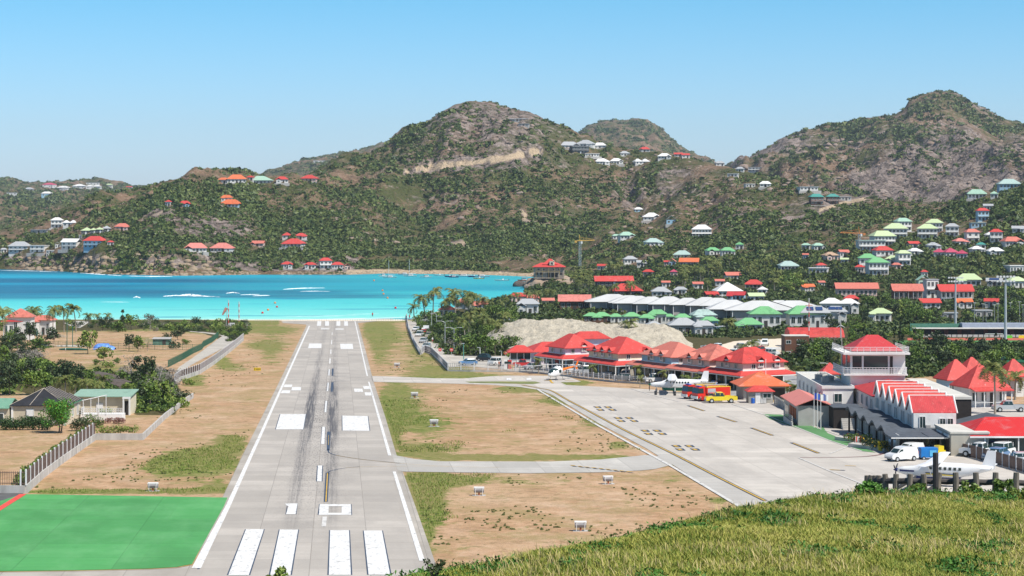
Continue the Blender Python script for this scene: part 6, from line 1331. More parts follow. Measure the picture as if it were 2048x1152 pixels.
wf=fence('white picket fence between airfield and beach road',[(813,634),(816,655),(821,672),(830,692),(841,710)],.35,1.0,2.6,CW,LIL,DSL,.14,.12)
fence('grey slat fence around the road bend',[(843,709),(850,703),(863,708),(880,725),(896,742)],.3,1.3,2.2,CW,LIL,DSL,.12,.10)
fence('long white picket fence above the helicopter pad',[(896,742.5),(940,743.5),(1000,744),(1040,744.5)],.35,1.5,2.9,CW,LIL,plain('light slat',(.50,.49,.48),.8,.1),.10,.30)
fence('white posted yard fence behind the helicopter',[(1040,744.5),(1075,747),(1110,750.5),(1140,754),(1175,759),(1230,765),(1270,767.5),(1302,769.5)],.35,1.1,2.0,CW,LIL,plain('grey rail',(.36,.37,.38),.7,.1),.04,.35,rails=(.2,.55,.9))
fence('brown slat fence with white posts before the parked cars, right',[(1921,911),(1950,917),(1985,927),(2020,937),(2100,960)],.0,1.55,2.1,CW,LIL,BRS,.2,.05)
fence('brown slat screen beside the beige garage',[(1913,911.5),(1921,911)],.0,1.9,1.0,CW,LIL,BRS,.16,.06)
fence('plank fence right of the plank cabin',[(1549,808),(1567,818)],.0,1.3,1.5,CW,WC['g'],WC['g'],.14,.06)
wpts=[]
for a in (1733,1741,1748,1758,1772,1791,1819,1849,1877,1912,1952,1991,2032,2075,2120,2166,2212,2258): wpts.append(a)
# weathered post and rail fence on the crest of the near slope
WDP=plain('weathered fence wood',(.20,.175,.145),.9,.35,6,0,.2,(1,1,.25)); 
yf=[63,62.7,62.4,62,61.5,61,60.6,60.3,60,59.8,59.6,59.4,59.2,59,59,59,59,59]; P=[((a-CX)/F*y_,y_) for a,y_ in zip(wpts,yf)]
Zf=[H-((984+ (a-1733)*.02)-HY)/F*y_ for a,y_ in zip(wpts,yf)]
t=empty('log_fence',(P[0][0],P[0][1],Zf[0])); tag(t,'weathered post and rail fence on the grassy crest, lower right','fence'); LM.append((1880,975,300,945,'the weathered log fence'))
x0,y0,z0=t.location
for i,((x,y),z) in enumerate(zip(P,Zf)):
    rr_=random.Random(i); h_=H-((948 if i>3 else 951)-(0 if i<8 else 3)-HY)/F*y-z; b=MB(); b.tube([(0,0,-.9),(rr_.uniform(-.03,.03),0,h_*.6),(rr_.uniform(-.04,.04),0,h_)],[.10,.095,.085],8); o=b.build('post',WDP,t,loc=(x-x0,y-y0,z-z0))
for i in range(3,len(P)-1):
    (x1,y1_),(x2,y2_)=P[i],P[i+1]; za,zb_=Zf[i]-z0+.36,Zf[i+1]-z0+.36; b=MB(); b.tube([(x1-x0-.1,y1_-y0+.12,za),((x1+x2)/2-x0,(y1_+y2_)/2-y0+.12,(za+zb_)/2-.02),(x2-x0+.1,y2_-y0+.12,zb_)],[.085,.09,.085],8); b.build('rail',plain('dark rail wood',(.09,.08,.075),.9,.35,5),t)
b=MB(); b.cyl(0,0,-.9,.085,2.15,8); t2=b.build('marker_post',plain('dark iron post',(.05,.045,.045),.7,.2)); t2.location=(P[8][0]-.14,P[8][1]-.25,Zf[8]); tag(t2,'dark upright post beside the log fence in front of the aircraft','post')
# ------------------------------------------------------------------ poles, lamps, masts
LGR=plain('galvanised steel',(.52,.54,.55),.5,.08,1,.3)
def lamp(pxv,pyv,hpx,label,arm=1.6,col=None,two=False,group='street lamps along the beach road'):
    x,y,z=U(pxv,pyv) if pyv>640 else PL(pxv,pyv); h=hpx/F*y; t=thing('street_lamp',label,'street lamp',x,y,z,0,group); b=MB(); b.tube([(0,0,-.3),(0,0,h*.97)],[.11,.07],6); b.build('pole',col or LGR,t)
    b=MB(); b.tube([(0,0,h*.95),(-arm*.5,0,h),(-arm,0,h)],.04,4); 
    if two: b.tube([(0,0,h*.95),(arm*.5,0,h),(arm,0,h)],.04,4)
    b.build('arm',LGR,t)
    for s in ((-1,1) if two else (-1,)): b=MB(); b.box(s*arm,0,h-.06,.7,.25,.12); b.build('lamp_head',LGR,t)
for i,(a,b_,h,two) in enumerate(((863,658,38,False),(873,656,29,False),(884,661,29,False),(890,697,55,True),(908,707,52,True))): lamp(a,b_,h,('first','second','third','fourth','fifth')[i]+' tall street lamp from the beach along the road',1.7,None,two)
lamp(927,719,32,'teal lamp post at the road junction',.1,plain('teal paint',(.08,.30,.26))); lamp(960,719,24,'short white lamp post by the dark car',.3,TRIM); lamp(1003,712,10,'short white lamp post left of the fuel kiosk',.3,TRIM); lamp(1659,768,42,'curved lamp post by the palms left of the tower',1.4); lamp(1888,790,36,'curved lamp post behind the terminal',1.4)
for (a,b_,h,l) in ((1911,660,104,'left tall floodlight pylon above the sports ground'),(2011,692,138,'right tall floodlight pylon above the sports ground')):
    x,y,z=U(a,b_); hh=h/F*y; t=thing('floodlight_pylon',l,'floodlight',x,y,z,0,'floodlight pylons'); b=MB(); b.tube([(0,0,-.5),(0,0,hh)],[.45,.22],8); b.build('mast',LGR,t); b=MB()
    for k in (0,1): b.box(0,0,hh-1.2+k*1.2,4.8-k*.8,.15,.12)
    b.build('crossbar',LGR,t)
    for k in range(2):
        for i in range(6): q_=MB(); q_.box(-2.2+i*.88,-.25,hh-1.35+k*1.2,.55,.35,.5); q_.build('floodlight',TRIM,t)
ORDL=('leftmost','second','third','fourth','fifth','sixth','seventh','rightmost')
for i,(a,b_,h) in enumerate(((1949,650,44),(1966,648,40),(1972,652,42),(1989,648,38),(1996,650,42),(2021,648,42),(2039,648,44),(2046,650,40))):
    x,y,z=U(a,b_); hh=h/F*y; t=thing('court_light',f'slim tennis court light, {ORDL[i]} of eight','lamp post',x,y,z,0,'tennis court lights'); b=MB(); b.tube([(0,0,0),(0,0,hh)],.07,5); b.build('pole',LGR,t); b=MB(); b.box(0,0,hh,1.1,.3,.12); b.build('lamp_head',TRIM,t)
def banded(t,h,r,n=7,z0=0,cols=None):
    for k in range(n): b=MB(); b.cyl(0,0,z0+h*k/n,r,h/n,6); b.build('mast_section',(RP if k%2 else WP),t)
for a,b_,h,l in ((457,652,52,'left red and white banded mast by the shore bushes'),(478,652,49,'right red and white banded mast by the shore bushes')):
    x,y,z=U(a,b_); t=thing('banded_mast',l,'mast',x,y,z,0,'banded masts'); banded(t,h/F*y,.17,9)
x,y,z=U(453,652); t=thing('windsock','orange pink windsock on a pole by the shore','windsock',x,y,z); hh=36/F*y; b=MB(); b.cyl(0,0,0,.09,hh,5); b.build('pole',LGR,t); b=MB(); b.tube([(0,0,hh),(-.6,0,hh-1.0),(-1.4,0,hh-2.4)],[.55,.45,.25],8,False); b.build('sock',plain('windsock cloth',(.80,.36,.28),.8,.15),t)
x,y,z=U(464,653); t=thing('equipment_hut','small white equipment box between the banded masts','box',x,y,z); b=MB(); b.box(0,0,0,1.6,1.2,1.2); b.build('cabinet',TRIM,t); b=MB(); b.box(.1,-.62,.15,.7,.04,.85); b.build('door',WC['g'],t)
x,y,z=U(1618,699); t=thing('radio_mast','tall red and white radio mast beside the timber block','mast',x,y,z); banded(t,103/F*y,.11,11); b=MB(); hh=88/F*y; b.box(0,0,hh,1.8,.12,.12); b.box(0,0,hh-1,1.2,.12,.12); b.build('antenna_arm',RP,t)
x,y,z=U(1681,702); t=thing('wind_turbine','small three bladed wind turbine on a pole left of the tower','wind turbine',x,y,z); hh=52/F*y; b=MB(); b.cyl(0,0,0,.09,hh,6); b.build('pole',LGR,t); b=MB(); b.box(0,0,hh-.1,.25,.6,.25)
for k in range(3): a=pi/2+k*2*pi/3; b.tube([(0,-.35,hh),(cos(a)*1.3,-.35,hh+sin(a)*1.3)],[.09,.03],4)
b.build('rotor',TRIM,t)
def crane(pxv,pyv,hpx,jib,label,cj):
    x,y,z=PL(pxv,pyv); h=hpx/F*y; t=thing('tower_crane',label,'crane',x,y,z,.1,'tower cranes'); b=MB(); s=.55
    for dx in (-s,s):
        for dy in (-s,s): b.tube([(dx,dy,-1),(dx,dy,h)],.12,4)
    n=int(h/1.6)
    for i in range(n): z1=i*h/n; z2=(i+1)*h/n; b.tube([(-s,-s,z1),(s,-s,z2)],.07,4); b.tube([(-s,-s,z2),(-s,s,z1)],.07,4)
    b.build('mast',LGR,t); J=jib/F*y; b=MB(); b.tube([(-3*(1 if J>0 else -1),0,h),(J,0,h+.4)],.22,4); b.tube([(0,0,h+2.2),(J*.95,0,h+.9)],.08,4); b.tube([(0,0,h),(-.6,0,h+3.8)],.2,4)
    for i in range(10): b.tube([(J*i/10,0,h+.1),(J*(i+.5)/10,0,h+1.5-.1*i)],.06,4)
    b.build('jib',cj,t); b=MB(); b.box(-2.6*(1 if J>0 else -1),0,h-1,1.4,1.2,1.3); b.build('counterweight',cj,t); b=MB(); b.box(.9,0,h-1.6,1.1,1.1,1.4); b.build('cab',TRIM,t)
YJ=plain('yellow crane paint',(.60,.36,.07),.6,.1)
crane(1160,552,70,30,'yellow jib tower crane on a pale mast beside the headland',YJ); crane(1719,505,38,-40,'orange jib tower crane among the green roofed houses',plain('orange crane paint',(.55,.20,.05)))
# ------------------------------------------------------------------ sports ground
t=thing('grandstand','long dark fronted grandstand with pale flat roof, sports ground','grandstand',*U(1945,674)[:2],None,0,None,(674,220,657)); 
b=MB(); b.box(0,2.5,-.3,34,4,2.7); b.build('wall',DTM,t); b=MB(); b.box(0,2,2.4,34.6,5.2,.15); b.build('roof',FLT,t); b=MB()
for i in range(22): b.box(-16.6+i*1.58,-.6,-.1,1.35,.08,.85)
b.build('barrier',plain('pale barrier panels',(.55,.50,.47),.8,.15),t)
for i in range(9): b=MB(); b.box(-15.5+i*3.9,.4,0,1.2,.15,2.2); b.build('pillar',plain('dark red timber',(.10,.035,.025),.8,.3),t)
b=MB(); b.box(8,6.5,2.2,20,4,1.6); b.build('upper_wall',plain('blue grey panels',(.30,.34,.42),.8,.1),t)
b=MB(); b.box(-9.5,7.5,0,15,.15,3.6); b.build('windscreen',plain('tennis green screen',(.10,.26,.18),.8,.15),t)
flat('running_track',[[(1815,676),(2140,676),(2140,680.5),(1815,680.5)]],.03,plain('red track',(.45,.10,.06),.9,.15),'red running track before the grandstand')
flat('pitch',[[(1790,681),(2140,681),(2140,700),(1790,700)]],.03,plain('pitch turf',(.07,.20,.05),.95,.2),'green sports pitch')
x,y,z=U(1988,682); t=thing('goal','white football goal on the pitch','goal',x,y,z); b=MB(); b.tube([(-2.5,0,0),(-2.5,0,2.0),(2.5,0,2.0),(2.5,0,0)],.08,5); b.build('frame',TRIM,t); b=MB(); b.tube([(-2.5,0,2.0),(-2.5,1,0),(2.5,1,0),(2.5,0,2.0)],.03,4); b.build('back_frame',TRIM,t)
for a,c,l in ((2018,(.12,.62,.05),'bright green advertising board by the track'),(2044,(.75,.66,.03),'yellow advertising board by the track')):
    x,y,z=U(a,676.5); b=MB(); b.box(0,0,0,2.0,.08,.85); o=b.build('advertising_board',plain('board '+l[:6],c,.6,.05)); o.location=(x,y,z); tag(o,l,'board')
# ------------------------------------------------------------------ signs on the strips
def distbox(a,c,label,s=1.0,rz=0):
    x,y,z=U(a,c); t=thing('light_housing',label,'light unit',x,y,z,rz,'white approach light housings'); b=MB(); n=10; pr=[(.30*s*cos(q)*1.05,.55*s+.27*s*sin(q)) for q in [2*pi*k/n for k in range(n)]]; b.prism(pr,-.5*s,.5*s,'yz'); b.build('housing',plain('housing grey',(.30,.28,.28),.6,.2),t)
    b=MB(); b.box(0,-.0,.72*s,1.04*s,.5*s,.13*s); b.build('cover',TRIM,t)
    for X in (-.36,.36): b=MB(); b.box(X*s,-.3*s,0,.05,.05,.85*s); b.build('leg',TRIM,t)
    b=MB(); b.box(0,0,-.02,1.3*s,.8*s,.06); b.build('footing',CONC,t); b=MB(); b.cyl(0,-.1,0,.09*s,.4*s,6); b.build('bracket',plain('rust bracket',(.35,.08,.03)),t)
for i,(a,c,l) in enumerate(((1161,1062,'nearest white housing on the dirt by the grassy slope'),(958,991,'white housing on the lower dirt island, left'),(1216,968,'white housing on the lower dirt island, right'),(868,853,'white housing on the middle dirt island'),(829,796,'white housing near the upper taxiway edge'),(306,982,'white housing at the edge of the green apron'),(794,735,'striped white marker box beyond the upper taxiway'))): distbox(a,c,l,1.0 if c>900 else 1.15,.15 if i==2 else 0)
x,y,z=U(514.5,742.5); t=thing('distance_sign','yellow distance sign reading an arrow and 300M','sign',x,y,z); b=MB(); b.box(0,0,.12,1.5,.1,.62); b.build('panel',plain('sign yellow',(.75,.52,.01),.5,.03),t)
for X in (-.5,.5): b=MB(); b.box(X,0,0,.06,.06,.15); b.build('leg',LGR,t)
fc=bpy.data.curves.new('lettering','FONT'); fc.body='300M'; fc.size=.5; fc.align_x='CENTER'; fc.extrude=.005; fo=bpy.data.objects.new('lettering',fc); COL.objects.link(fo); child(fo,t); bpy.context.view_layer.update(); me=bpy.data.meshes.new_from_object(fo); KID[t.name].remove(fo); bpy.data.objects.remove(fo); me.materials.clear(); me.materials.append(BK); fo=child(link('lettering',me),t); fo.location=(.2,-.06,.25); fo.rotation_euler=(pi/2,0,0)
b=MB(); b.add([(-.55,-.06,.66),(-.68,-.06,.46),(-.59,-.06,.46),(-.59,-.06,.2),(-.51,-.06,.2),(-.51,-.06,.46),(-.42,-.06,.46)],[(0,1,2,3,4,5,6)]); b.build('arrow',BK,t)
# ------------------------------------------------------------------ aircraft
def ring(x,yc,zc,ry,rz_,n=14,sq=2.4):
    out=[]
    for k in range(n):
        a=2*pi*k/n; c,s=cos(a),sin(a); out.append((x,yc+ry*abs(c)**(2/sq)*(1 if c>0 else -1),zc+rz_*abs(s)**(2/sq)*(1 if s>0 else -1)))
    return out
def caravan(pxv,pyv,rz,label,scheme):
    """high wing single turboprop; nose along local -x"""
    x,y,z=U(pxv,pyv); t=thing('light_aircraft',label,'aircraft',x,y,z,rz,'white high wing propeller aircraft',(pyv,100,pyv-40)); W=plain('aircraft white',(.78,.78,.78),.35,.04,.8)
    b=MB(); S=[(-5.6,.0,1.75,.12,.12),(-5.4,0,1.75,.34,.34),(-4.6,0,1.72,.48,.50),(-3.4,0,1.75,.62,.62),(-2.7,0,1.85,.74,.80),(-2.0,0,1.95,.80,.95),(1.5,0,1.98,.80,.92),(3.0,0,2.12,.62,.72),(4.6,0,2.32,.38,.46),(5.9,0,2.48,.14,.22)]
    b.loft([ring(*s) for s in S]); b.build('fuselage',W,t,True)
    b=MB(); b.loft([[(-1.9+.0,s*7.9,2.95+.25),( -1.3,s*7.9,3.03+.25),(-.6,s*7.9,3.0+.25),(-.7,s*7.9,2.93+.25)] if abs(s)==1 else [(-2.15,0,2.86),(-1.2,0,3.06),(-.1,0,2.98),(-.2,0,2.82)] for s in (-1,0,1)]); b.build('wing',W,t)
    for s in (-1,1): b=MB(); b.tube([(-1.3,s*.75,1.35),(-1.3,s*3.3,2.98)],.06,5); b.build('strut',W,t)
    b=MB(); b.prism([(3.4,2.6),(4.6,2.85),(5.2,4.55),(6.2,4.55),(6.1,2.4),(4.4,2.3)],-.07,.07,'xz'); b.build('fin',W,t)
    b=MB(); b.box(5.3,0,2.62,1.15,5.9,.09); b.build('tailplane',W,t)
    b=MB(); b.prism([(-3.2,1.35),(-3.2,.75),(-2.6,.55),(1.2,.55),(2.1,1.1),(2.1,1.25)],-.42,.42,'xz'); b.build('belly_pod',scheme[0],t)
    st=MB()
    for s in (-1,1):
        ys=s*.818; st.poly([(-2.0,ys,1.45),(-2.0,ys,1.62),(1.6,ys,1.52),(1.6,ys,1.38)][::s]); 
    st.build('side_stripe',scheme[1],t)
    st=MB()
    for s in (-1,1):
        ys=s*.822; st.poly([(-2.0,ys,1.64),(-2.0,ys,1.72),(1.6,ys,1.60),(1.6,ys,1.54)][::s])
        st.poly([(-5.2,s*.42,1.62),(-5.2,s*.42,1.86),(-3.4,s*.645,1.86),(-3.4,s*.645,1.66)][::s])
    st.build('side_stripe',scheme[2],t)
    for s in (-1,1):
        for i in range(7): b=MB(); b.box(-1.4+i*.58,s*.80,2.08,.32,.07,.34); b.build('cabin_window',GLASS,t)
    b=MB(); b.prism([(-2.95,2.12),(-2.3,2.78),(-1.85,2.85),(-1.85,2.2)],-.66,.66,'xz'); b.build('windscreen',GLASS,t)
    b=MB(); b.tube([(-6.05,0,1.75),(-5.85,0,1.75),(-5.55,0,1.75)],[.03,.15,.24],10); b.build('spinner',scheme[0],t)
    for k in range(3): a=.5+k*2*pi/3; b=MB(); b.tube([(-5.75,0,1.75),(-5.78,cos(a)*.65,1.75+sin(a)*.65),(-5.75,cos(a)*1.3,1.75+sin(a)*1.3)],[.05,.10,.05],5); b.build('propeller_blade',BK,t)
    for (X,Y_,r_) in ((-4.4,0,.27),(-.6,-1.7,.32),(-.6,1.7,.32)):
        b=MB(); b.tube([(X,Y_,r_),(X,Y_*.35,1.2)],.06,5); b.build('gear_leg',W,t); b=MB(); b.disc(X,Y_,r_,.2,12); w_=b.build('wheel',plain('tyre rubber',(.03,.03,.03),.9,.1),t); b=MB(); b.disc(X,Y_,r_,.22,8) if False else b.disc(X,Y_,r_*1.0,.0001,3) if False else b.tube([(X,Y_-.11,r_),(X,Y_+.11,r_)],r_*.45,8); b.build('hub',LGR,w_)
    return t
NAV=plain('navy paint',(.02,.03,.13),.4,.05); YEL=plain('aircraft yellow',(.65,.48,.05),.4,.05); DGN=plain('aircraft green',(.01,.16,.09),.4,.05)
caravan(1887,973,-.40,'white propeller aircraft with navy and yellow stripes behind the log fence',(NAV,YEL,NAV)).scale=(.86,)*3; caravan(1356,786.5,-.08,'white propeller aircraft with green belly behind the fire engines',(DGN,plain('aircraft white',(.78,.78,.78)),plain('aircraft white',(.78,.78,.78)))).scale=(.86,)*3
# helicopter
x,y,z=U(1114,760); t=thing('helicopter','white and orange helicopter on the upper pad','helicopter',x,y,z,.85,None,(760,44,733)); W=plain('aircraft white',(.78,.78,.78)); ORG=plain('helicopter orange',(.80,.19,.02),.4,.05)
b=MB(); b.loft([ring(*s) for s in ((-2.5,0,1.15,.1,.1),(-2.2,0,1.2,.45,.45),(-1.6,0,1.35,.72,.72),(-.7,0,1.5,.85,.9),(.3,0,1.6,.8,.85),(1.0,0,1.75,.5,.6),(1.5,0,1.85,.25,.32))]); b.build('fuselage',W,t,True)
b=MB(); b.loft([ring(*s) for s in ((-2.32,0,1.38,.30,.2),(-1.7,0,1.65,.62,.42),(-.9,0,1.85,.74,.50),(-.5,0,1.9,.80,.46))]); b.build('canopy_glass',GLASS,t,True)
for s in (-1,1): b=MB(); b.box(.0,s*.80,1.45,.7,.06,.55); b.build('door_window',GLASS,t)
b=MB(); b.tube([(1.2,0,1.85),(3.5,0,2.15),(5.9,0,2.4)],[.30,.19,.12],8); b.build('tail_boom',ORG,t)
b=MB(); b.prism([(5.5,2.3),(6.2,3.4),(6.5,3.4),(6.1,2.3),(6.2,1.7),(5.9,1.7)],-.04,.04,'xz'); b.build('tail_fin',ORG,t); b=MB(); b.box(5.0,0,2.35,.4,1.7,.05); b.build('stabiliser',W,t)
b=MB(); b.box(.2,0,2.3,1.5,.7,.35,0,.7); b.cyl(0,0,2.6,.09,.45,6); b.build('rotor_mast',W,t)
for k in range(3): a=.7+k*2*pi/3; b=MB(); b.tube([(0,0,3.05),(cos(a)*2.6,sin(a)*2.6,3.02),(cos(a)*5.2,sin(a)*5.2,2.85)],.07,4); b.build('rotor_blade',plain('blade grey',(.45,.45,.46)),t)
for k in range(2): a=.9+k*pi; b=MB(); b.tube([(6.1,-.16,2.7),(6.1+cos(a)*.8,-.16,2.7+sin(a)*.8)],.04,4); b.build('tail_rotor_blade',BK,t)
for s in (-1,1):
    b=MB(); b.tube([(-2.0,s*1.0,.3),(-1.7,s*1.0,.08),(1.2,s*1.0,.08)],.05,5); b.tube([(-1.1,s*1.0,.08),(-1.1,s*.6,.8)],.04,4); b.tube([(.7,s*1.0,.08),(.7,s*.6,.9)],.04,4); b.build('skid',BK,t)
# ------------------------------------------------------------------ vehicles (local: nose along -x)
CARC={'white':(.74,.74,.73),'silver':(.42,.44,.46),'grey':(.14,.15,.16),'black':(.02,.02,.022),'blue':(.10,.20,.36),'navy':(.02,.04,.13),'red':(.52,.03,.025),'yellow':(.78,.60,.03),'beige':(.45,.40,.32),'green':(.05,.22,.12),'brown':(.20,.12,.07)}
TYR=plain('tyre rubber',(.03,.03,.03),.9,.1)
def paint(c):
    k='car paint '+c
    if k in MATS: return MATS[k]
    m,t,p=nm(k); p.inputs['Base Color'].default_value=(*CARC[c],1); p.inputs['Roughness'].default_value=.28; p.inputs['Coat Weight'].default_value=.5; MATS[k]=m; return m
_wh={}
def wheel(root,x,y,r,wd=.2):
    k=round(r,2)
    if k not in _wh:
        a=MB(); a.disc(0,0,0,r,wd,14); b=MB(); b.disc(0,0,0,r*.55,wd+.03,10); _wh[k]=(a.mesh('tyre',TYR),b.mesh('rim',LGR))
    e=bpy.data.objects.new('wheel',_wh[k][0]); COL.objects.link(e); child(e,root); e.location=(x,y,r); rm_=child(link('rim',_wh[k][1]),e)
def body_sec(prof,w_,top_w):
    """loft a body side profile (x,z) with width narrowing upward"""
    zs=[z for _,z in prof]; z0,z1=min(zs),max(zs); f=lambda z:w_/2-(w_-top_w)/2*(z-z0)/(z1-z0+1e-6)
    return [[(x,-f(z),z) for x,z in prof],[(x,f(z),z) for x,z in prof]]
def add_body(name,prof,w_,tw,mat,root):
    b=MB(); A,B=body_sec(prof,w_,tw); n=len(prof); b.add(A+B,[tuple(range(n)),tuple(range(2*n-1,n-1,-1))]+[(i,i+n,(i+1)%n+n,(i+1)%n) for i in range(n)]); return b.build(name,mat,root)
_VP={}
def make_vehicle(kind,col):
    t=empty({'hatch':'parked_car','suv':'parked_car','jeep':'jeep','pickup':'pickup_truck','van':'van','truck':'flatbed_truck'}[kind]); P=paint(col); W=1.75
    if kind in('hatch','suv'):
        h=1.45 if kind=='hatch' else 1.72; L=3.9 if kind=='hatch' else 4.4; s=L/4.0
        add_body('body',[(-2.0*s,.32),(-2.02*s,.62),(-1.9*s,.82),(-1.0*s,.95),(1.75*s,.98),(1.98*s,.85),(2.0*s,.35),(1.6*s,.26),(-1.7*s,.26)],W,W-.08,P,t)
        add_body('windows',[(-1.0*s,.93),(-.40*s,h-.09),(1.25*s,h-.09),(1.80*s,.96)],W-.12,W-.42,GLASS,t)
        add_body('roof',[(-.45*s,h-.10),(-.25*s,h),(1.15*s,h),(1.38*s,h-.10)],W-.36,W-.48,P,t)
        b=MB()
        for X in (-.72,.35,1.52):
            for sg in (-1,1): b=MB(); b.box(X*s*.98,sg*(W/2-.14),.95,.09,.07,h-1.06,0,.8); b.build('pillar',P,t)
    elif kind=='jeep':
        h=1.7; s=.85; L=3.4
        add_body('body',[(-1.75,.4),(-1.75,.95),(-.6,1.02),(1.7,1.02),(1.7,.4)],1.6,1.56,P,t); add_body('windows',[(-.55,1.0),(-.35,h-.08),(1.5,h-.08),(1.62,1.0)],1.5,1.35,GLASS,t); add_body('roof',[(-.4,h-.1),(-.35,h),(1.55,h),(1.6,h-.1)],1.48,1.4,P,t); b=MB()
        for X in (-.45,.5,1.55):
            for sg in (-1,1): b=MB(); b.box(X,sg*.72,1.0,.09,.07,h-1.08); b.build('pillar',P,t)
    elif kind=='pickup':
        h=1.75; L=5.1
        add_body('body',[(-2.5,.42),(-2.5,.9),(-2.3,1.02),(-1.35,1.08),(.55,1.08),(.6,.42)],1.75,1.68,P,t); add_body('windows',[(-1.3,1.06),(-.72,h-.08),(.25,h-.08),(.52,1.06)],1.62,1.38,GLASS,t); add_body('roof',[(-.75,h-.1),(-.6,h),(.2,h),(.32,h-.1)],1.42,1.34,P,t)
        b=MB(); b.box(1.6,-.84,.45,2.05,.08,.62); b.box(1.6,.84,.45,2.05,.08,.62); b.box(2.58,0,.45,.08,1.74,.62); b.box(1.6,0,.45,2.05,1.66,.1); b.build('load_bed',P,t); b=MB()
        for X in (-.98,-.2,.42):
            for sg in (-1,1): b=MB(); b.box(X,sg*.74,1.06,.08,.06,h-1.14,0,.8); b.build('pillar',P,t)
    elif kind=='van':
        h=1.85; add_body('body',[(-2.1,.4),(-2.15,.72),(-1.95,.95),(-1.25,1.1),(-.7,1.62),(-.35,h-.03),(.5,h+.03),(1.9,h-.08),(2.1,1.2),(2.15,.4),(1.8,.3),(-1.8,.3)],1.8,1.55,P,t)
        b=MB(); 
        for sg in (-1,1): b.poly([(-1.1,sg*.835,1.12),(-.35,sg*.83,1.14),(-.32,sg*.805,1.6),(-.72,sg*.805,1.55)][::sg]); 
        b.build('side_windows',GLASS,t); b=MB(); b.box(2.14,0,1.2,.03,1.3,.5); b.build('rear_window',GLASS,t); b=MB(); b.poly([(-1.27,-.72,1.13),(-1.27,.72,1.13),(-.76,.66,1.62),(-.76,-.66,1.62)]); b.build('windscreen',GLASS,t)
        for sg in (-1,1): b=MB(); b.box(2.15,sg*.78,.85,.05,.12,.4); b.build('tail_light',plain('tail light red',(.45,.02,.02)),t)
    else:
        add_body('body',[(-2.6,.45),(-2.65,1.1),(-2.3,1.95),(-1.2,2.0),(-1.15,.45)],1.85,1.75,P,t); add_body('windows',[(-2.62,1.15),(-2.36,1.85),(-1.5,1.85),(-1.45,1.15)],1.88,1.80,GLASS,t); b=MB(); b.box(.9,0,.75,3.9,1.9,.12); b.box(.9,-.95,.85,3.9,.06,.45); b.box(.9,.95,.85,3.9,.06,.45); b.build('flatbed',P,t)
    ax={'hatch':1.25,'suv':1.35,'jeep':1.1,'pickup':1.6,'van':1.35,'truck':1.8}[kind]; r={'hatch':.3,'suv':.36,'jeep':.36,'pickup':.38,'van':.33,'truck':.4}[kind]
    for X in (-ax,ax):
        for sg in (-1,1): wheel(t,X,sg*.86,r)
    fx={'hatch':-1.97,'suv':-2.17,'jeep':-1.76,'pickup':-2.51,'van':-2.08,'truck':-2.67}[kind]
    for sg in (-1,1): b=MB(); b.box(fx,sg*.62,.66,.08,.28,.14); b.build('headlight',plain('lamp glass',(.7,.72,.72),.2),t)
    b=MB(); b.box(fx-.02,0,.36,.1,1.6,.16); b.build('bumper',WC['g'],t)
    return t
def vehicle(kind,col,pxv,pyv,hd,label,group=None,pos=None,s=1.0):
    """hd: heading angle of the nose in degrees, 0 = left in the photo, 90 = towards the viewer"""
    x,y,z=pos or (U(pxv,pyv) if pyv>632 and pxv>0 else PL(pxv,pyv)); k=(kind,col); rz=radians(hd)
    if k in _VP: o=copy_tree(_VP[k],None,(x,y,z+.05),rz,s)
    else: o=make_vehicle(*k); _VP[k]=o; o.location=(x,y,z+.05); o.rotation_euler=(0,0,rz); o.scale=(s,s,s)
    tag(o,label,{'hatch':'car','suv':'car','jeep':'jeep','pickup':'pickup truck','van':'van','truck':'truck'}[kind],group); return o
gr='cars queuing on the beach road'
for a in (('hatch','silver',853,697,80,'silver car nearest the fence bend on the beach road'),('hatch','silver',847,686,80,'grey silver car second from the bend on the beach road'),('suv','white',839,673,80,'white car with dark windscreen third on the beach road'),('hatch','white',832,662,80,'white car beside the fence, fourth on the beach road'),('jeep','white',843,656,-95,'white jeep with red tail in the middle of the beach road'),('pickup','beige',858,676,-95,'pickup with an open bed driving away on the beach road'),('hatch','red',848,668,-95,'small red car between the two lanes of the beach road'),('truck','white',851,664,-95,'white flatbed truck driving away on the beach road'),('suv','silver',840,644,10,'silver car parked at the seaward end of the road'),('suv','white',848,643,10,'white car beside the silver one at the road end')):
    vehicle(*a,gr)
gr='cars in the shop yard'
for a in (('hatch','blue',936,731,20,'blue hatchback leaving the yard by the slat fence'),('suv','black',972,723,150,'black car parked by the little round bushes'),('jeep','white',989,731,60,'white jeep at the fuel pumps'),('pickup','red',1048,735,0,'dark red pickup beside the yellow bollards'),('suv','white',1146,746,10,'white car behind the helicopter tail'),('suv','silver',1168,748,15,'silver car behind the yard fence, left'),('jeep','green',1200,752,70,'dark green jeep with white front behind the yard fence'),('pickup','white',1230,755,20,'white pickup behind the yard fence, middle'),('van','beige',1253,758,70,'beige van behind the yard fence, middle'),('hatch','grey',1245,762,0,'grey car half hidden by the yard fence'),('suv','white',1310,765,20,'white car beside the nose of the green bellied aircraft'),('suv','silver',1326,764,20,'silver car next to the white one near the aircraft'),('hatch','navy',1431,778,60,'navy car under the portico behind the aircraft tail'),('hatch','silver',1065,739,30,'silver car behind the yard palm')):
    vehicle(*a,gr)
gr='cars in the beach car park'
for i,(c,a,b_) in enumerate(sorted((('white',1034,636),('silver',1041,634),('navy',1048,635),('white',1056,634),('silver',1063,635),('white',1072,634),('white',1082,635),('silver',1005,648),('white',1015,648),('white',1022,647)),key=lambda q:q[1])): vehicle('suv' if i%2 else 'hatch',c,a,b_,80,f'{c} parked car, {("first","second","third","fourth","fifth","sixth","seventh","eighth","ninth","tenth")[i]} from the left in the beach car park',gr)
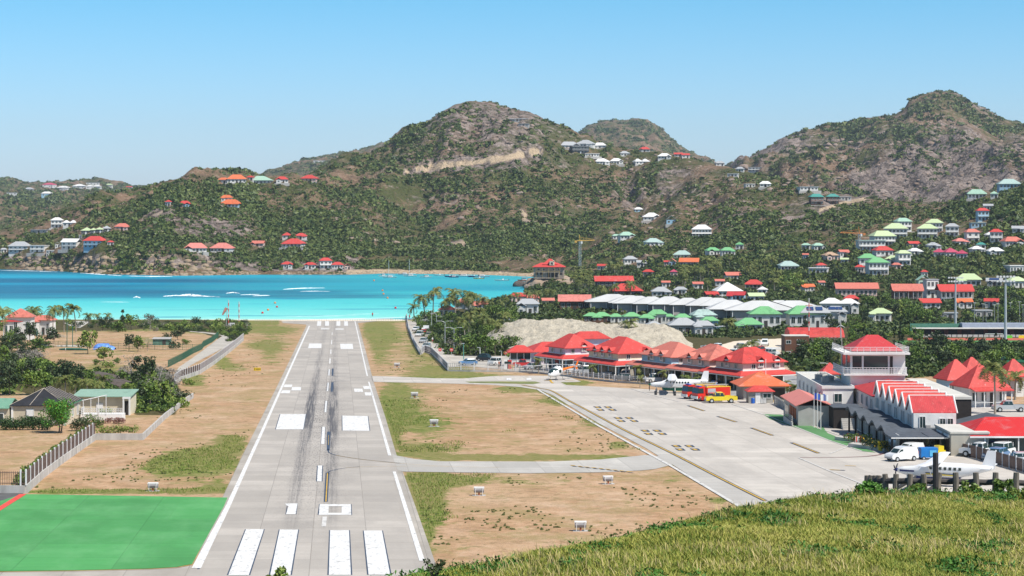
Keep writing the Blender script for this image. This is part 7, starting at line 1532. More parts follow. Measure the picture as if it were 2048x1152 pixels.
vehicle('pickup','yellow',1441,806,5,'bright yellow pickup parked in front of the fire engines'); vehicle('hatch','red',1424,803,5,'low red car behind the yellow pickup')
vehicle('van','white',1803,922,26,'white van standing beside the blue container',s=.88); vehicle('van','white',1820,910,30,'second white van directly behind the first',s=.8); vehicle('truck','white',1822,901,20,'white flatbed truck under the canopy edge'); vehicle('pickup','white',1838,905,60,'white pickup behind the vans')
vehicle('pickup','white',1963,915,-35,'white pickup behind the brown slat fence'); vehicle('suv','white',2002,914,50,'white car facing the slat fence, right edge'); vehicle('hatch','blue',1992,921,50,'blue car tucked against the slat fence'); vehicle('suv','navy',1983,911,50,'navy car between the white pickup and white car'); vehicle('hatch','silver',2036,930,0,'silver car at the right end of the slat fence')
vehicle('pickup','silver',2018,824,0,'silver pickup parked before the red pavilions'); vehicle('truck','green',2020,732,0,'green tanker truck on the road by the sports trees')
gr='vehicles in the boat yard'
for i,(k_,c,a,b_) in enumerate(sorted((('van','white',1400,714),('jeep','black',1412,706),('truck','white',1424,702),('pickup','silver',1482,700),('van','white',1530,692),('suv','red',1515,706),('jeep','white',1545,712),('truck','white',1556,706),('suv','grey',1438,711),('hatch','white',1508,690),('suv','white',1470,712)),key=lambda q:q[2])): vehicle(k_,c,a,b_,40+i*50,f'{c} {"van" if k_=="van" else "car" if k_ in ("suv","hatch") else k_} in the boat yard, {("first","second","third","fourth","fifth","sixth","seventh","eighth","ninth","tenth","last")[i]} vehicle from the left',gr)
for i,(c,a,b_) in enumerate((('white',1866,640),('white',1890,640),('silver',1875,641),('white',1858,606),('white',1442,663),('silver',1432,664))): vehicle('suv',c,a,b_,10*i,('white car parked left among dark trees near the courts','white car by the metal huts near the courts','silver car between two white ones near the courts','white car in front of the school block','white car beside the grey roofed house','silver car beside the grey roofed house')[i],'cars parked in the town')
# fire engines
def engine(pxv,pyv,hd,label,yellow):
    x,y,z=U(pxv,pyv); t=thing('fire_engine',label,'fire engine',x,y,z,radians(hd),'red fire engines'); RD=plain('fire red',(.66,.035,.02),.35,.05)
    add_body('cab',[(-3.6,.6),(-3.65,1.3),(-3.35,2.6),(-2.0,2.7),(-1.9,.6)],2.3,2.15,RD,t); add_body('cab_windows',[(-3.66,1.5),(-3.42,2.4),(-2.4,2.4),(-2.35,1.5)],2.33,2.22,GLASS,t)
    b=MB(); b.box(.9,0,.95,5.2,2.3,1.55); b.build('body',RD,t); b=MB(); b.box(.9,0,2.5,5.24,2.34,.09); b.box(.9,0,.9,5.24,2.34,.08); b.box(3.5,0,.9,.08,2.34,1.65); b.build('yellow_trim',plain('engine yellow',(.75,.45,.03),.5),t)
    for sg in (-1,1): b=MB(); b.box(-.6,sg*1.16,1.2,1.7,.05,1.1); b.build('locker',LGR,t)
    b=MB(); b.box(.9,-.5,2.85,5.0,.07,.08); b.box(.9,.5,2.85,5.0,.07,.08)
    for i in range(12): b.box(-1.4+i*.42,0,2.85,.05,1.0,.06)
    b.box(-1.2,0,2.55,.1,1,.3); b.box(3,0,2.55,.1,1,.3); b.build('ladder',LGR,t); b=MB(); b.box(-3.72,0,.45,.16,2.3,.5); b.build('bumper',TRIM,t); b=MB(); b.box(-2.8,0,2.68,.5,1.5,.14); b.build('light_bar',plain('blue beacon',(.03,.1,.5)),t)
    for X in (-2.7,2.0):
        for sg in (-1,1): wheel(t,X,sg*1.10,.55,.35)
    t.scale=(.86,.86,.9)
engine(1423,801,24,'large red and yellow fire engine in front of its twin',True); engine(1402,797,24,'red fire engine partly hidden behind the larger one',False)
# blue container, yellow cart, planters, bins
x,y,z=U(1856,919); t=thing('ground_power_unit','blue ground power trailer beside the white van','trailer',x,y,z,.1); b=MB(); b.box(0,0,.3,2.0,1.3,1.1); b.build('casing',plain('unit blue',(.01,.18,.52),.5,.08),t); b=MB(); b.box(.4,-.67,.45,.8,.05,.7); b.build('panel',plain('light blue panel',(.10,.42,.68)),t)
for X in (-.7,.7): wheel(t,X,-.6,.22); wheel(t,X,.6,.22)
x,y,z=U(1872,914); t=thing('baggage_tug','yellow baggage tug behind the blue trailer','tug',x,y,z,.3); b=MB(); b.box(0,0,.25,1.9,1.2,.6); b.box(.4,0,.85,.7,1.1,.5); b.build('body',paint('yellow'),t); 
for X in (-.6,.6): wheel(t,X,-.55,.28); wheel(t,X,.55,.28)
x,y,z=U(1845,897); t=thing('skip','pale green and white skip below the canopy','skip',x,y,z); b=MB(); b.box(0,0,.2,2.9,1.4,1.1,0,1.0); b.build('bin',plain('skip green',(.40,.52,.42),.7,.2),t); b=MB(); b.box(0,-.72,.9,2.9,.05,.12); b.build('rim',TRIM,t)
x,y,z=U(1856,882); t=thing('timber_screen_wall','brown timber screen under the canopy','screen',x,y,z); b=MB(); b.box(0,0,0,2.6,.1,1.7); b.build('boards',BRT,t); b=MB(); b.box(-1.35,0,0,.1,.14,1.8); b.box(1.35,0,0,.1,.14,1.8); b.build('posts',TRIM,t)
for i,(a,c) in enumerate(((1713,884),(1742,898))):
    x,y,z=U(a,c); t=thing('planter',('upper long planter with red flowers along the canopy','lower long planter with red flowers along the canopy')[i],'planter',x,y,z,-1.0,'planters'); b=MB(); b.box(0,0,0,6.5,1.6,.45); b.build('box',CONC,t)
for a,c,l in ((1768,901,'yellow bin at the lower end of the flower planter'),(1762,902,'yellow bin left of the other yellow one, by the planter')):
    x,y,z=U(a,c); t=thing('bin',l,'bin',x,y,z); b=MB(); b.box(0,0,0,.7,.6,1.1,0,1.1); b.build('body',paint('yellow'),t); b=MB(); b.box(0,0,1.1,.8,.7,.08); b.build('lid',paint('yellow'),t)
x,y,z=U(1719,889); t=thing('barrier','red and white striped barrier by the flower planter','barrier',x,y,z); b=MB()
for i in range(4): b.m=i%2; b.box(-.45+i*.3,0,.3,.3,.06,.7)
b.build('panel',[RP,WP],t); b=MB(); b.box(-.5,0,0,.06,.3,1.05); b.box(.5,0,0,.06,.3,1.05); b.build('frame',TRIM,t)
for i,(a,c) in enumerate(((1023,739),(1028,740),(1066,737),(1071,737))): x,y,z=U(a,c); b=MB(); b.tube([(-.35,0,0),(-.35,0,.8),(.35,0,.8),(.35,0,0)],.09,6); o=b.build('bollard',YP); o.location=(x,y,z); tag(o,('left yellow hoop bollard by the fuel pumps','right yellow hoop bollard by the fuel pumps','yellow hoop bollard right of the red pickup','second yellow hoop bollard right of the red pickup')[i],'bollard','yellow hoop bollards')
# left garden things
x,y,z=U(208,699); t=thing('tarpaulin_pile','blue tarpaulin thrown over a pile in the sandy yard','tarpaulin',x,y,z); gx,gy=np.meshgrid(np.linspace(-1,1,22),np.linspace(-1,1,12)); zz_=1.5*np.clip(1.25-np.abs(gx)**2.5-np.abs(gy)**3*.9,0,1)**.6*(1-.35*(gx>.45))+.12*fbm(gx*5,gy*5,3,3); V=np.stack([gx*2.6+.3*(gx>.6),gy*1.6,zz_-.05],-1).reshape(-1,3); a=(np.arange(11)[:,None]*22+np.arange(21)[None,:]).ravel(); o=child(link('sheet',npmesh('sheet',V,np.stack([a,a+1,a+23,a+22],1),plain('blue tarpaulin',(.12,.26,.66),.45,.45,1.2),4)),t)
b=MB(); b.tube([(-2.5,-1.5,.3),(-1,-1.7,.35),(2.4,-1.5,.3)],.05,4); b.build('rope',TRIM,t)
x,y,z=U(147,701); t=thing('net_roll','long dark green roll lying on the sandy yard','roll',x,y,z); b=MB(); b.tube([(-3.6,0,.3),(-1.5,.05,.36),(1.5,0,.33),(3.6,0,.25)],[.2,.32,.3,.2],8); b.build('roll',plain('dark green net',(.03,.11,.08),.9,.2),t); b=MB(); b.tube([(-2,0,.3),(-1.9,0,.3)],.36,8); b.build('tie',TRIM,t)
x,y,z=U(324,690); t=thing('shed','small green tin shed in the sandy field','shed',x,y,z); b=MB(); b.box(0,0,0,4.6,2.6,1.7); b.build('wall',plain('shed green',(.10,.20,.15),.8,.3),t); b=MB(); v=[(-2.5,-1.6,1.65),(2.5,-1.6,1.65),(2.5,1.6,1.95),(-2.5,1.6,1.95)]; b.add([*v,*[(p,q,r+.08) for p,q,r in v]],[(0,1,5,4),(4,5,6,7),(1,2,6,5),(3,0,4,7),(2,3,7,6)]); b.build('roof',WC['g'],t); b=MB(); b.box(.8,-1.33,0,.9,.06,1.4); b.build('door',SHADE,t)
GP=plain('green pole',(.02,.13,.10),.6)
for i,(a,b_,h) in enumerate(((14,680,26),(50,686,20),(74,694,36),(84,696,32),(134,694,50),(145,694,42))): x,y,z=U(a,b_); o=MB().cyl(0,0,0,.10,h/F*y,6).build('net_pole',GP); o.location=(x,y,z); tag(o,('first','second','third','fourth','fifth','sixth')[i]+' dark green pole from the left around the sandy court','pole','green court poles')
x,y,z=U(130,693.5); b=MB(); b.box(0,0,0,14,.25,.4); o=b.build('low_wall',TRIM); o.location=(x,y,z); tag(o,'low white kerb wall behind the green roll','wall')
boulder(BM[0],*U(60,748)[:2],gz(400)-.2,(3.0,3.0,3.6),.3,'big brown boulder amid bare bushes in the left garden'); 
for a,b_,s,l in ((205,760,(5.5,9,2.6),'broad grey rock slope behind the garden palms'),(232,772,(4.5,8,2.0),'lower end of the grey rock slope above the driveway')): x,y,z=U(a,b_); boulder(BD[1] if s[0]>5 else BD[2],x,y,z-.3,s,.5,l)
for i,(a,b_) in enumerate(((118,674),(124,675),(112,676),(104,694))): x,y,z=U(a,b_); boulder(BP[i%3],x,y,z,(1.3,1.2,1.1),i,('left','right','lower','lone')[i]+' pale boulder in the pile beneath the beach palms','pile of pale boulders')
# beach end fence posts, people, buoys, boats
t=empty('beach_fence',U(620,640)); tag(t,'thin wire beach fence at the end of the runway','fence'); b=MB()
for i in range(64): a=516+i*4.7; P_=wpt(a,642.5-3.0*(a>700)*((a-700)/120),.4); b.cyl(P_[0]-t.location.x,P_[1]-8-t.location.y,-t.location.z,.05,1.6,4)
o=b.build('posts',WC['g'],t); tag(o,kind='stuff')
def boat(kind,pxv,pyv,L,rz,label,col='w'):
    x,y,z=wpt(pxv,pyv,0); t=thing('boat',label,'boat',x,y,0,rz,'boats moored in the bay'); HM=WP if col=='w' else plain('boat '+col,{'r':(.62,.08,.03),'n':(.03,.05,.14),'o':(.62,.40,.18)}[col],.4,.05)
    w_=L*.32; S=[]
    for u,ww,zt,zb_ in ((-1,.03,.95,.5),(-.7,.55,.85,.0),(-.2,.95,.75,-.3),(.5,1,.7,-.3),(1,.9,.7,-.1)): X=u*L/2; S.append([(X,-ww*w_/2,zt),(X,-ww*w_/3,zb_),(X,ww*w_/3,zb_),(X,ww*w_/2,zt)])
    b=MB(); b.loft(S); b.build('hull',HM,t)
    if kind!='open':
        b=MB(); b.box(.05*L,0,.7,L*.36,w_*.62,.9,0,.8); b.build('cabin',TRIM,t); b=MB(); b.box(.0*L,0,1.1,L*.38,w_*.64,.3,0,.9); b.build('windows',GLASS,t)
    else:
        b=MB(); b.box(.1*L,0,.65,.7,.7,.8); b.build('console',TRIM,t); b=MB(); b.box(L*.5,0,.3,.4,.5,.9); b.build('outboard',BK,t)
    if kind=='sail':
        b=MB(); b.tube([(-.05*L,0,.7),(-.05*L,0,L*1.25)],.09,5); b.tube([(-.05*L,0,1.9),(.42*L,0,1.9)],.08,5); b.build('mast',TRIM,t)
    if kind=='canopy': b=MB(); b.box(.1*L,0,2.0,L*.5,w_*.8,.1); 
    if kind=='canopy':
        for X in (-.12,.32): b.box(X*L,-w_*.35,.7,.06,.06,1.3); b.box(X*L,w_*.35,.7,.06,.06,1.3)
        b.build('sun_canopy',plain('canopy red',(.62,.10,.03),.8),t)
for a in (('sail',779,556,9,.1,'white sailing boat with a mast, left of the moored boats'),('cabin',766,553,6,.2,'small white boat left of the sailing boat'),('cabin',808,550,8.5,.1,'white motor yacht near the far shore'),('sail',820,553,9,.1,'white boat right of the motor yacht'),('cabin',852,555,8,.1,'white cabin boat alone in the middle of the bay'),('open',878,552,7,0,'low white boat close to the far beach'),('open',898,554,6,.1,'dark blue boat before the far beach','n'),('cabin',906,555,7,.2,'navy hulled boat left of the large yacht','n'),('cabin',925,553,13,.1,'largest white yacht before the far beach'),('open',946,554,7,0,'dark dinghy right of the largest yacht','n'),('cabin',962,554,11,.1,'long white yacht right of the dark dinghy'),('open',957,558,7,.1,'tan wooden boat below the long yacht','o'),('open',1003,562,9,.1,'white speedboat with black motor near the rocks'),('canopy',1047,562,7.5,.05,'orange red canopy boat beside the headland','r')): boat(*a)
BUO=plain('buoy orange',(.75,.22,.05),.5); BUR=plain('buoy red',(.6,.03,.03),.5)
for i,(a,b_) in enumerate(((525,627),(554,615),(536,621),(550,607),(765,582),(767,589),(775,597),(748,562),(791,617))): x,y,z=wpt(a,b_,0); o=MB().tube([(0,0,-.2),(0,0,.15),(0,0,.5),(0,0,.8)],[.25,.5,.45,.1],8).build('buoy',BUR if i in(0,1,8) else BUO); o.location=(x,y,0); tag(o,('red buoy nearest the runway end','second red buoy off the runway end','small orange buoy between the red buoys','orange buoy farthest from the runway end','upper orange buoy of the trio in mid bay','middle orange buoy of the trio in mid bay','lowest orange buoy of the trio in mid bay','orange buoy below the moored boats','red buoy above the beach stair')[i],'buoy','buoys in the bay')
# people
SK=plain('skin',(.42,.25,.17),.6); 
def person(pxv,pyv,rz,label,shirt,legs,pos=None):
    x,y,z=pos or U(pxv,pyv); me=bpy.data.meshes.new('person'); V=[(0,0,.95),(0,0,1.2),(0,0,1.42),(0,0,1.52),(0,0,1.68),(.19,0,1.40),(.26,.03,1.14),(.27,-.08,.90),(-.19,0,1.40),(-.26,.03,1.14),(-.25,-.05,.90),(.10,0,.90),(.12,-.05,.5),(.12,.02,.08),(.12,-.13,.04),(-.10,0,.90),(-.12,.08,.5),(-.13,.1,.08),(-.13,-.05,.04),(0,-.01,1.76)]
    E=[(0,1),(1,2),(2,3),(3,4),(4,19),(2,5),(5,6),(6,7),(2,8),(8,9),(9,10),(0,11),(11,12),(12,13),(13,14),(0,15),(15,16),(16,17),(17,18)]; me.from_pydata(V,E,[]); o=bpy.data.objects.new('person',me); COL.objects.link(o)
    md=o.modifiers.new('skin','SKIN'); rad=[.15,.14,.16,.06,.10,.065,.045,.035,.065,.045,.035,.10,.07,.05,.035,.10,.07,.05,.035,.07]
    for i,sv in enumerate(me.skin_vertices[0].data): sv.radius=(rad[i],rad[i]*.85)
    me.skin_vertices[0].data[0].use_root=True; o.modifiers.new('sub','SUBSURF').levels=1; me.materials.append(SK); o.location=(x,y,z+.02); o.rotation_euler=(0,0,rz); tag(o,label,'person')
    b=MB(); b.loft([ring(0,0,0,1,1) for _ in ()]) if False else b.tube([(0,0,.92),(0,0,1.2),(0,0,1.46)],[.19,.18,.17],8); b.tube([(.15,0,1.42),(.27,.02,1.18)],[.09,.075],6); b.tube([(-.15,0,1.42),(-.27,.02,1.18)],[.09,.075],6); b.build('shirt',plain('shirt '+label[:12],shirt,.8),o)
    b=MB(); b.tube([(.10,0,.96),(.12,-.05,.5)],[.13,.10],7); b.tube([(-.10,0,.96),(-.12,.08,.5)],[.13,.10],7); b.build('shorts',plain('shorts '+label[:12],legs,.8),o); b=MB(); b.tube([(0,.02,1.68),(0,.03,1.78),(0,.02,1.84)],[.115,.12,.05],8); b.build('hair',plain('dark hair',(.03,.02,.015)),o)
person(865,686,1.4,'person in white shirt walking in the beach road beside the cars',(.7,.7,.7),(.35,.05,.05)); person(819,638,0,'person in red shirt at the beach end of the road',(.6,.06,.04),(.05,.05,.1)); person(813,637,.5,'person in pale shirt by the fence at the beach end',(.6,.55,.5),(.2,.2,.3)); person(1151,747,0,'person in white shirt standing before the shop gardens',(.7,.7,.7),(.1,.2,.45)); person(998,738,1,'person in brown shirt beside the white jeep at the pumps',(.35,.12,.06),(.1,.08,.06)); person(745,633,.2,'person in red on the sand beyond the runway end',(.5,.1,.08),(.1,.1,.1),wpt(745,634,.5)); person(1432,781,.7,'person in blue shirt under the portico behind the aircraft',(.1,.2,.5),(.08,.08,.1))
for i,(a,b_,h,s_) in enumerate(((880,711,14,'round red and white road sign at the junction'),(903,712,15,'red road sign by the street lamp'),(1011,713,10,'small red and white sign left of the fuel kiosk'))): 
    x,y,z=U(a,b_); t=thing('road_sign',s_,'road sign',x,y,z); hh=h/F*y; b=MB(); b.cyl(0,0,0,.05,hh,5); b.build('post',LGR,t); b=MB(); b.tube([(0,-.08,hh-.3),(0,-.05,hh-.3)],.42,12); b.build('sign_disc',RP,t); b=MB(); b.box(0,-.1,hh-.38,.5,.02,.15); b.build('bar',WP,t)
# ------------------------------------------------------------------ vegetation
def m_leaf(name,a,b,c,ns=.8):
    m,t,p=nm(name); g=G(t); ge=g.n('NewGeometry'); n=g.noise(g.pos(),ns,3,.6); oi=g.n('ObjectInfo')
    f=g.math('ADD',g.math('MULTIPLY',ge.outputs['Random Per Island'],.5),g.math('MULTIPLY',g.math('ADD',n,g.math('MULTIPLY',oi.outputs['Random'],.35)),.6))
    g.l(g.ramp(f,[(.2,a),(.5,b),(.85,c)]),p.inputs['Base Color']); p.inputs['Roughness'].default_value=.55; p.inputs['Specular IOR Level'].default_value=.3
    return m
ML=m_leaf('broad leaves',(.020,.045,.008),(.058,.112,.017),(.16,.23,.038)); MLd=m_leaf('dark casuarina leaves',(.012,.026,.010),(.028,.052,.018),(.06,.085,.03)); MLy=m_leaf('sunny leaves',(.05,.10,.014),(.12,.19,.03),(.24,.28,.06))
MLg=m_leaf('grey dry twigs',(.10,.085,.07),(.20,.175,.15),(.32,.29,.25)); MPm=m_leaf('palm fronds',(.025,.048,.010),(.075,.115,.022),(.22,.22,.06)); MScr=m_leaf('hillside scrub leaves',(.013,.030,.007),(.043,.078,.014),(.125,.155,.034),.03); MDry=m_leaf('dry hillside brush',(.09,.065,.042),(.20,.155,.105),(.34,.27,.19),.04)
def KM(n_,a,b,c):
    if n_ not in MATS: MATS[n_]=m_leaf(n_,a,b,c,1.5)
    return MATS[n_]
MBk=plain('bark',(.16,.125,.095),.9,.3,2); MBp=plain('palm bark',(.30,.26,.21),.9,.25,2,0,.2,(1,1,5))
def scatter_scrub(name,pxv,Yv,size,K,mat,seed,label,flat_=.8,leaf=.30):
    r=np.random.RandomState(seed); N=len(pxv); x=(pxv-CX)/F*Yv; z=ztab(pxv,Yv)
    u=r.normal(0,1,(N,K,3)); u/=np.linalg.norm(u,axis=-1,keepdims=True); u[...,2]=abs(u[...,2])*.9; d=r.uniform(.55,1,(N,K,1))
    asp=np.stack([r.uniform(.8,1.25,N),r.uniform(.8,1.25,N),r.uniform(.65,1.25,N)*flat_],-1)
    c=u*d*size[:,None,None]*asp[:,None,:]; c+=np.stack([x,Yv,z-size*.1],-1)[:,None,:]
    t1=r.normal(0,1,(N,K,3)); t1/=np.linalg.norm(t1,axis=-1,keepdims=True); t2=np.cross(t1,u+r.normal(0,.35,(N,K,3))); t2/=np.linalg.norm(t2,axis=-1,keepdims=True)+1e-6
    s=(size*leaf)[:,None,None]*r.uniform(.6,1.5,(N,K,1))
    V=np.stack([c+t1*s,c-t1*s*.6+t2*s*.9,c-t1*s*.6-t2*s*.9],2).reshape(-1,3); b=np.arange(N*K)*3
    return tag(link(name,npmesh(name,V,np.stack([b,b+1,b+2],1),mat,3)),label,None,None,'stuff')
# visible cells of the terrain, weighted by the picture area they cover
PYc=HY+(H-Z)/Y2*F; rm=np.minimum.accumulate(np.where(Y2>1000,PYc,9999),axis=0); vis=PYc<=rm+5
dpy=np.abs(np.gradient(PYc,axis=0)); W=np.where(vis,np.clip(dpy,.15,6),0.0)+.05*(Y2/2000)
W*=(Y2>float(1010))*(Z>2.0)*(Y2<5600)*(PX2>-120)*(PX2<2170); W*=(sand<.2)*(np.roll(sand,6,0)<.5); W*=np.where((PX2>1400)&(Y2>1950)&(Y2<3600),1.35,1)
dens=np.clip(1.25-rock*.95,.12,1.2); W*=dens; W*=np.clip(2.6*fbm(X2/50,Y2/70,91,4)-.5,0.06,3)**1.7
def exclude(pxv,pyv,Yv,pad=1.0):
    k=np.ones(len(pxv),bool)
    for (a,b,w_,top,_l) in LM:
        if w_>150 or b-top>120: continue
        k&=~((abs(pxv-a)<w_/2+pad)&(pyv<b+.5)&(pyv>top-1)&(pyv-HY>-300))
    return k
def hillpts(N,seed,power=1.0,Wm=None):
    r=np.random.RandomState(seed); w_=(W if Wm is None else Wm).ravel(); w_=w_/w_.sum(); idx=r.choice(len(w_),N,p=w_)
    j,i=np.unravel_index(idx,W.shape); pxv=PXS[i]+r.uniform(-2.5,2.5,N); Yv=YR[j]*(1+r.uniform(-.003,.003,N)); pyv=HY+(H-ztab(pxv,Yv))/Yv*F
    return pxv,Yv,pyv,r
def do(N,seed,s0,s1,K,mat,name,label,Wm=None,flat_=.8,leaf=.3,sh=0):
    pxv,Yv,pyv,r=hillpts(N,seed,1,Wm); s=(s0+(s1-s0)*r.uniform(0,1,len(pxv))**2)*np.interp(Yv,[1000,1500,2200,3200,5000],[.85,.9,1.15,1.7,1.9])
    k=exclude(pxv,pyv-1.5,Yv,.5)
    scatter_scrub(name,pxv[k],Yv[k],s[k],K,mat,seed,label,flat_,leaf)
do(27000,101,.7,3.6,20,MScr,'hillside_scrub','dark green scrub covering the hillsides',None,.75,.38)
do(9000,108,2.0,5.4,34,MScr,'hillside_thicket','larger dark green trees and thickets on the slopes',W*np.clip(3.4*fbm(X2/45,Y2/90,98,4)-1.25,0,3)**1.5,.75,.32)
do(15000,102,.8,2.4,14,MDry,'dry_brush','dry grey brown brush between the green scrub',W*np.clip(.4+rock,0,1.4),.8,.22)
wt=W*(hill>0)*(PYc>470)*(Y2<1700)
do(5500,103,2.2,4.6,30,m_leaf('valley woodland leaves',(.02,.04,.010),(.055,.09,.018),(.13,.16,.035),.05),'valley_woodland','denser green woodland low on the hills',wt,1.0,.26)
MUG=m_leaf('town undergrowth leaves',(.014,.030,.008),(.04,.07,.014),(.11,.14,.032),.12)
base=vis|(Y2<1010); scr=np.clip(dpy,.02,3)
wf=inpoly([(1090,556),(1200,535),(1500,490),(2200,470),(2200,700),(1000,700),(900,640)])*(townm>.5)*scr*(PYc<672)
for P_ in ([(960,712),(985,668),(1100,640),(1300,640),(1400,670),(1400,712)],YARD): wf=wf*~inpoly(P_)
do(12500,104,1.4,3.8,40,MUG,'town_undergrowth','green undergrowth between the houses of the town',wf*np.clip(2.4*fbm(X2/30,Y2/30,95,3)-.3,.1,2),.85,.25)
wt=(inpoly([(835,665),(860,640),(1000,618),(1080,640),(975,672),(960,700),(1060,700),(1060,712),(905,709),(880,690)])+.7*inpoly([(1130,668),(1500,655),(1500,676),(1380,676),(1340,664)])+inpoly([(1560,712),(1690,700),(1830,735),(1830,690),(2200,695),(2200,738),(1700,760),(1600,742)]))*scr
do(4600,105,1.1,2.9,60,MUG,'roadside_thicket','dense green thicket beside the beach road and sports ground',wt,1.0,.22)
wt=(inpoly([(0,715),(0,785),(60,800),(190,800),(235,790),(215,745),(120,742),(60,712)])+.6*inpoly([(255,800),(250,765),(285,745),(330,745),(360,800),(345,822),(280,826)])+.35*inpoly([(270,662),(300,646),(505,643),(500,662),(480,684),(440,664)])+.15*inpoly([(0,700),(0,672),(110,680),(110,705)]))*scr
do(1700,106,.8,1.7,110,m_leaf('garden thicket leaves',(.012,.028,.006),(.045,.085,.013),(.17,.23,.035),.25),'garden_thicket','dense mixed green thicket in the left garden',wt,1.0,.20)
wt=(inpoly([(0,700),(0,760),(90,750),(80,705)])+inpoly([(240,760),(240,740),(350,740),(360,775)]))*scr
do(260,107,.7,1.5,150,MLg,'dry_twig_thicket','pale leafless twigs over the left garden thicket',wt,1.2,.10)
# ---------------------------------------------------------------- tree kinds
def leaf_cloud(seed,clumps,K,leaf,mat,name,squash=.75,droop=0):
    """clumps: (x,y,z,r); K leaf quads per clump on the clump's shell"""
    r=np.random.RandomState(seed); C=np.array(clumps); N=len(C); u=r.normal(0,1,(N,K,3)); u/=np.linalg.norm(u,axis=-1,keepdims=True)
    d=r.uniform(.45,1.05,(N,K,1))**.7; c=C[:,None,:3]+u*d*C[:,None,3:4]*np.array([1,1,squash]); c[...,2]-=droop*r.uniform(0,1,(N,K))
    t1=r.normal(0,1,(N,K,3)); t1/=np.linalg.norm(t1,axis=-1,keepdims=True); t2=np.cross(t1,u+r.normal(0,.5,(N,K,3))); t2/=np.linalg.norm(t2,axis=-1,keepdims=True)+1e-6
    s=leaf*r.uniform(.55,1.4,(N,K,1)); V=np.stack([c-t1*s,c+t2*s*.6,c+t1*s,c-t2*s*.6],2).reshape(-1,3); b=np.arange(N*K)*4
    return npmesh(name,V,np.stack([b,b+1,b+2,b+3],1),mat,4)
def tree_kind(seed,h,rad,mat,nc=16,K=34,leaf=.32,form='round',trunk_h=.35,bark=MBk):
    """unit tree (metres): returns (trunk mesh, crown mesh)"""
    r=random.Random(seed); cl=[]; tb=MB(); top=(r.uniform(-.3,.3),r.uniform(-.3,.3),h*trunk_h); tb.tube([(0,0,-.3),(top[0]*.5,top[1]*.5,h*trunk_h*.5),top],[.05*h*.45,.035*h*.45,.028*h*.45],7)
    for i in range(nc):
        a=r.uniform(0,2*pi); 
        if form=='round': zz=r.uniform(.32,.88)*h; rr_=rad*math.sqrt(max(0,1-((zz/h-.52)/.46)**2))*r.uniform(.25,.85); s=rad*r.uniform(.28,.46)
        elif form=='cone': zz=r.uniform(.12,.95)*h; rr_=rad*(1.05-zz/h)*r.uniform(.2,.9); s=rad*r.uniform(.22,.38)*(1.2-zz/h)+.15
        elif form=='spread': zz=r.uniform(.55,.9)*h; rr_=rad*r.uniform(.2,.95); s=rad*r.uniform(.22,.36)
        elif form=='shrub': zz=r.uniform(.15,.7)*h; rr_=rad*r.uniform(.1,.8); s=rad*r.uniform(.3,.5)
        else: zz=r.uniform(.35,.95)*h; rr_=rad*r.uniform(.3,.9); s=rad*.3
        p=(cos(a)*rr_,sin(a)*rr_,zz,s); cl.append(p)
        if i%2==0: tb.tube([top,((top[0]+p[0])/2,(top[1]+p[1])/2,(top[2]+p[2])/2+.1),p[:3]],[.014*h,.009*h,.004*h],4,False)
    return tb.mesh('trunk',bark),leaf_cloud(seed,cl,K,leaf,mat,'crown')
KINDS={
 'broad':[tree_kind(11,6,3.0,ML),tree_kind(12,6.5,2.8,ML,18),tree_kind(13,5.5,3.3,ML,18),tree_kind(14,7,3.2,MLd,20)],
 'dark':[tree_kind(21,7,2.8,MLd,18),tree_kind(22,8,2.4,MLd,20,34,.30,'cone',.2),tree_kind(23,6.5,3.2,MLd,20,36)],
 'sunny':[tree_kind(31,5,2.4,MLy,14),tree_kind(32,4.5,2.6,MLy,14)],
 'shrub':[tree_kind(41,2.6,1.9,ML,10,34,.22,'shrub',.2),tree_kind(42,2.4,2.0,MLy,10,34,.22,'shrub',.2),tree_kind(43,3,2.1,MLd,10,34,.24,'shrub',.2)],
 'bare':[tree_kind(51,6,2.6,MLg,14,12,.16,'round',.3,plain('grey bark',(.33,.30,.27),.9,.2,2)),tree_kind(52,4,2.6,MLg,12,40,.10,'shrub',.2)],
 'spread':[tree_kind(61,6,3.4,ML,16,34,.3,'spread',.5)],
}
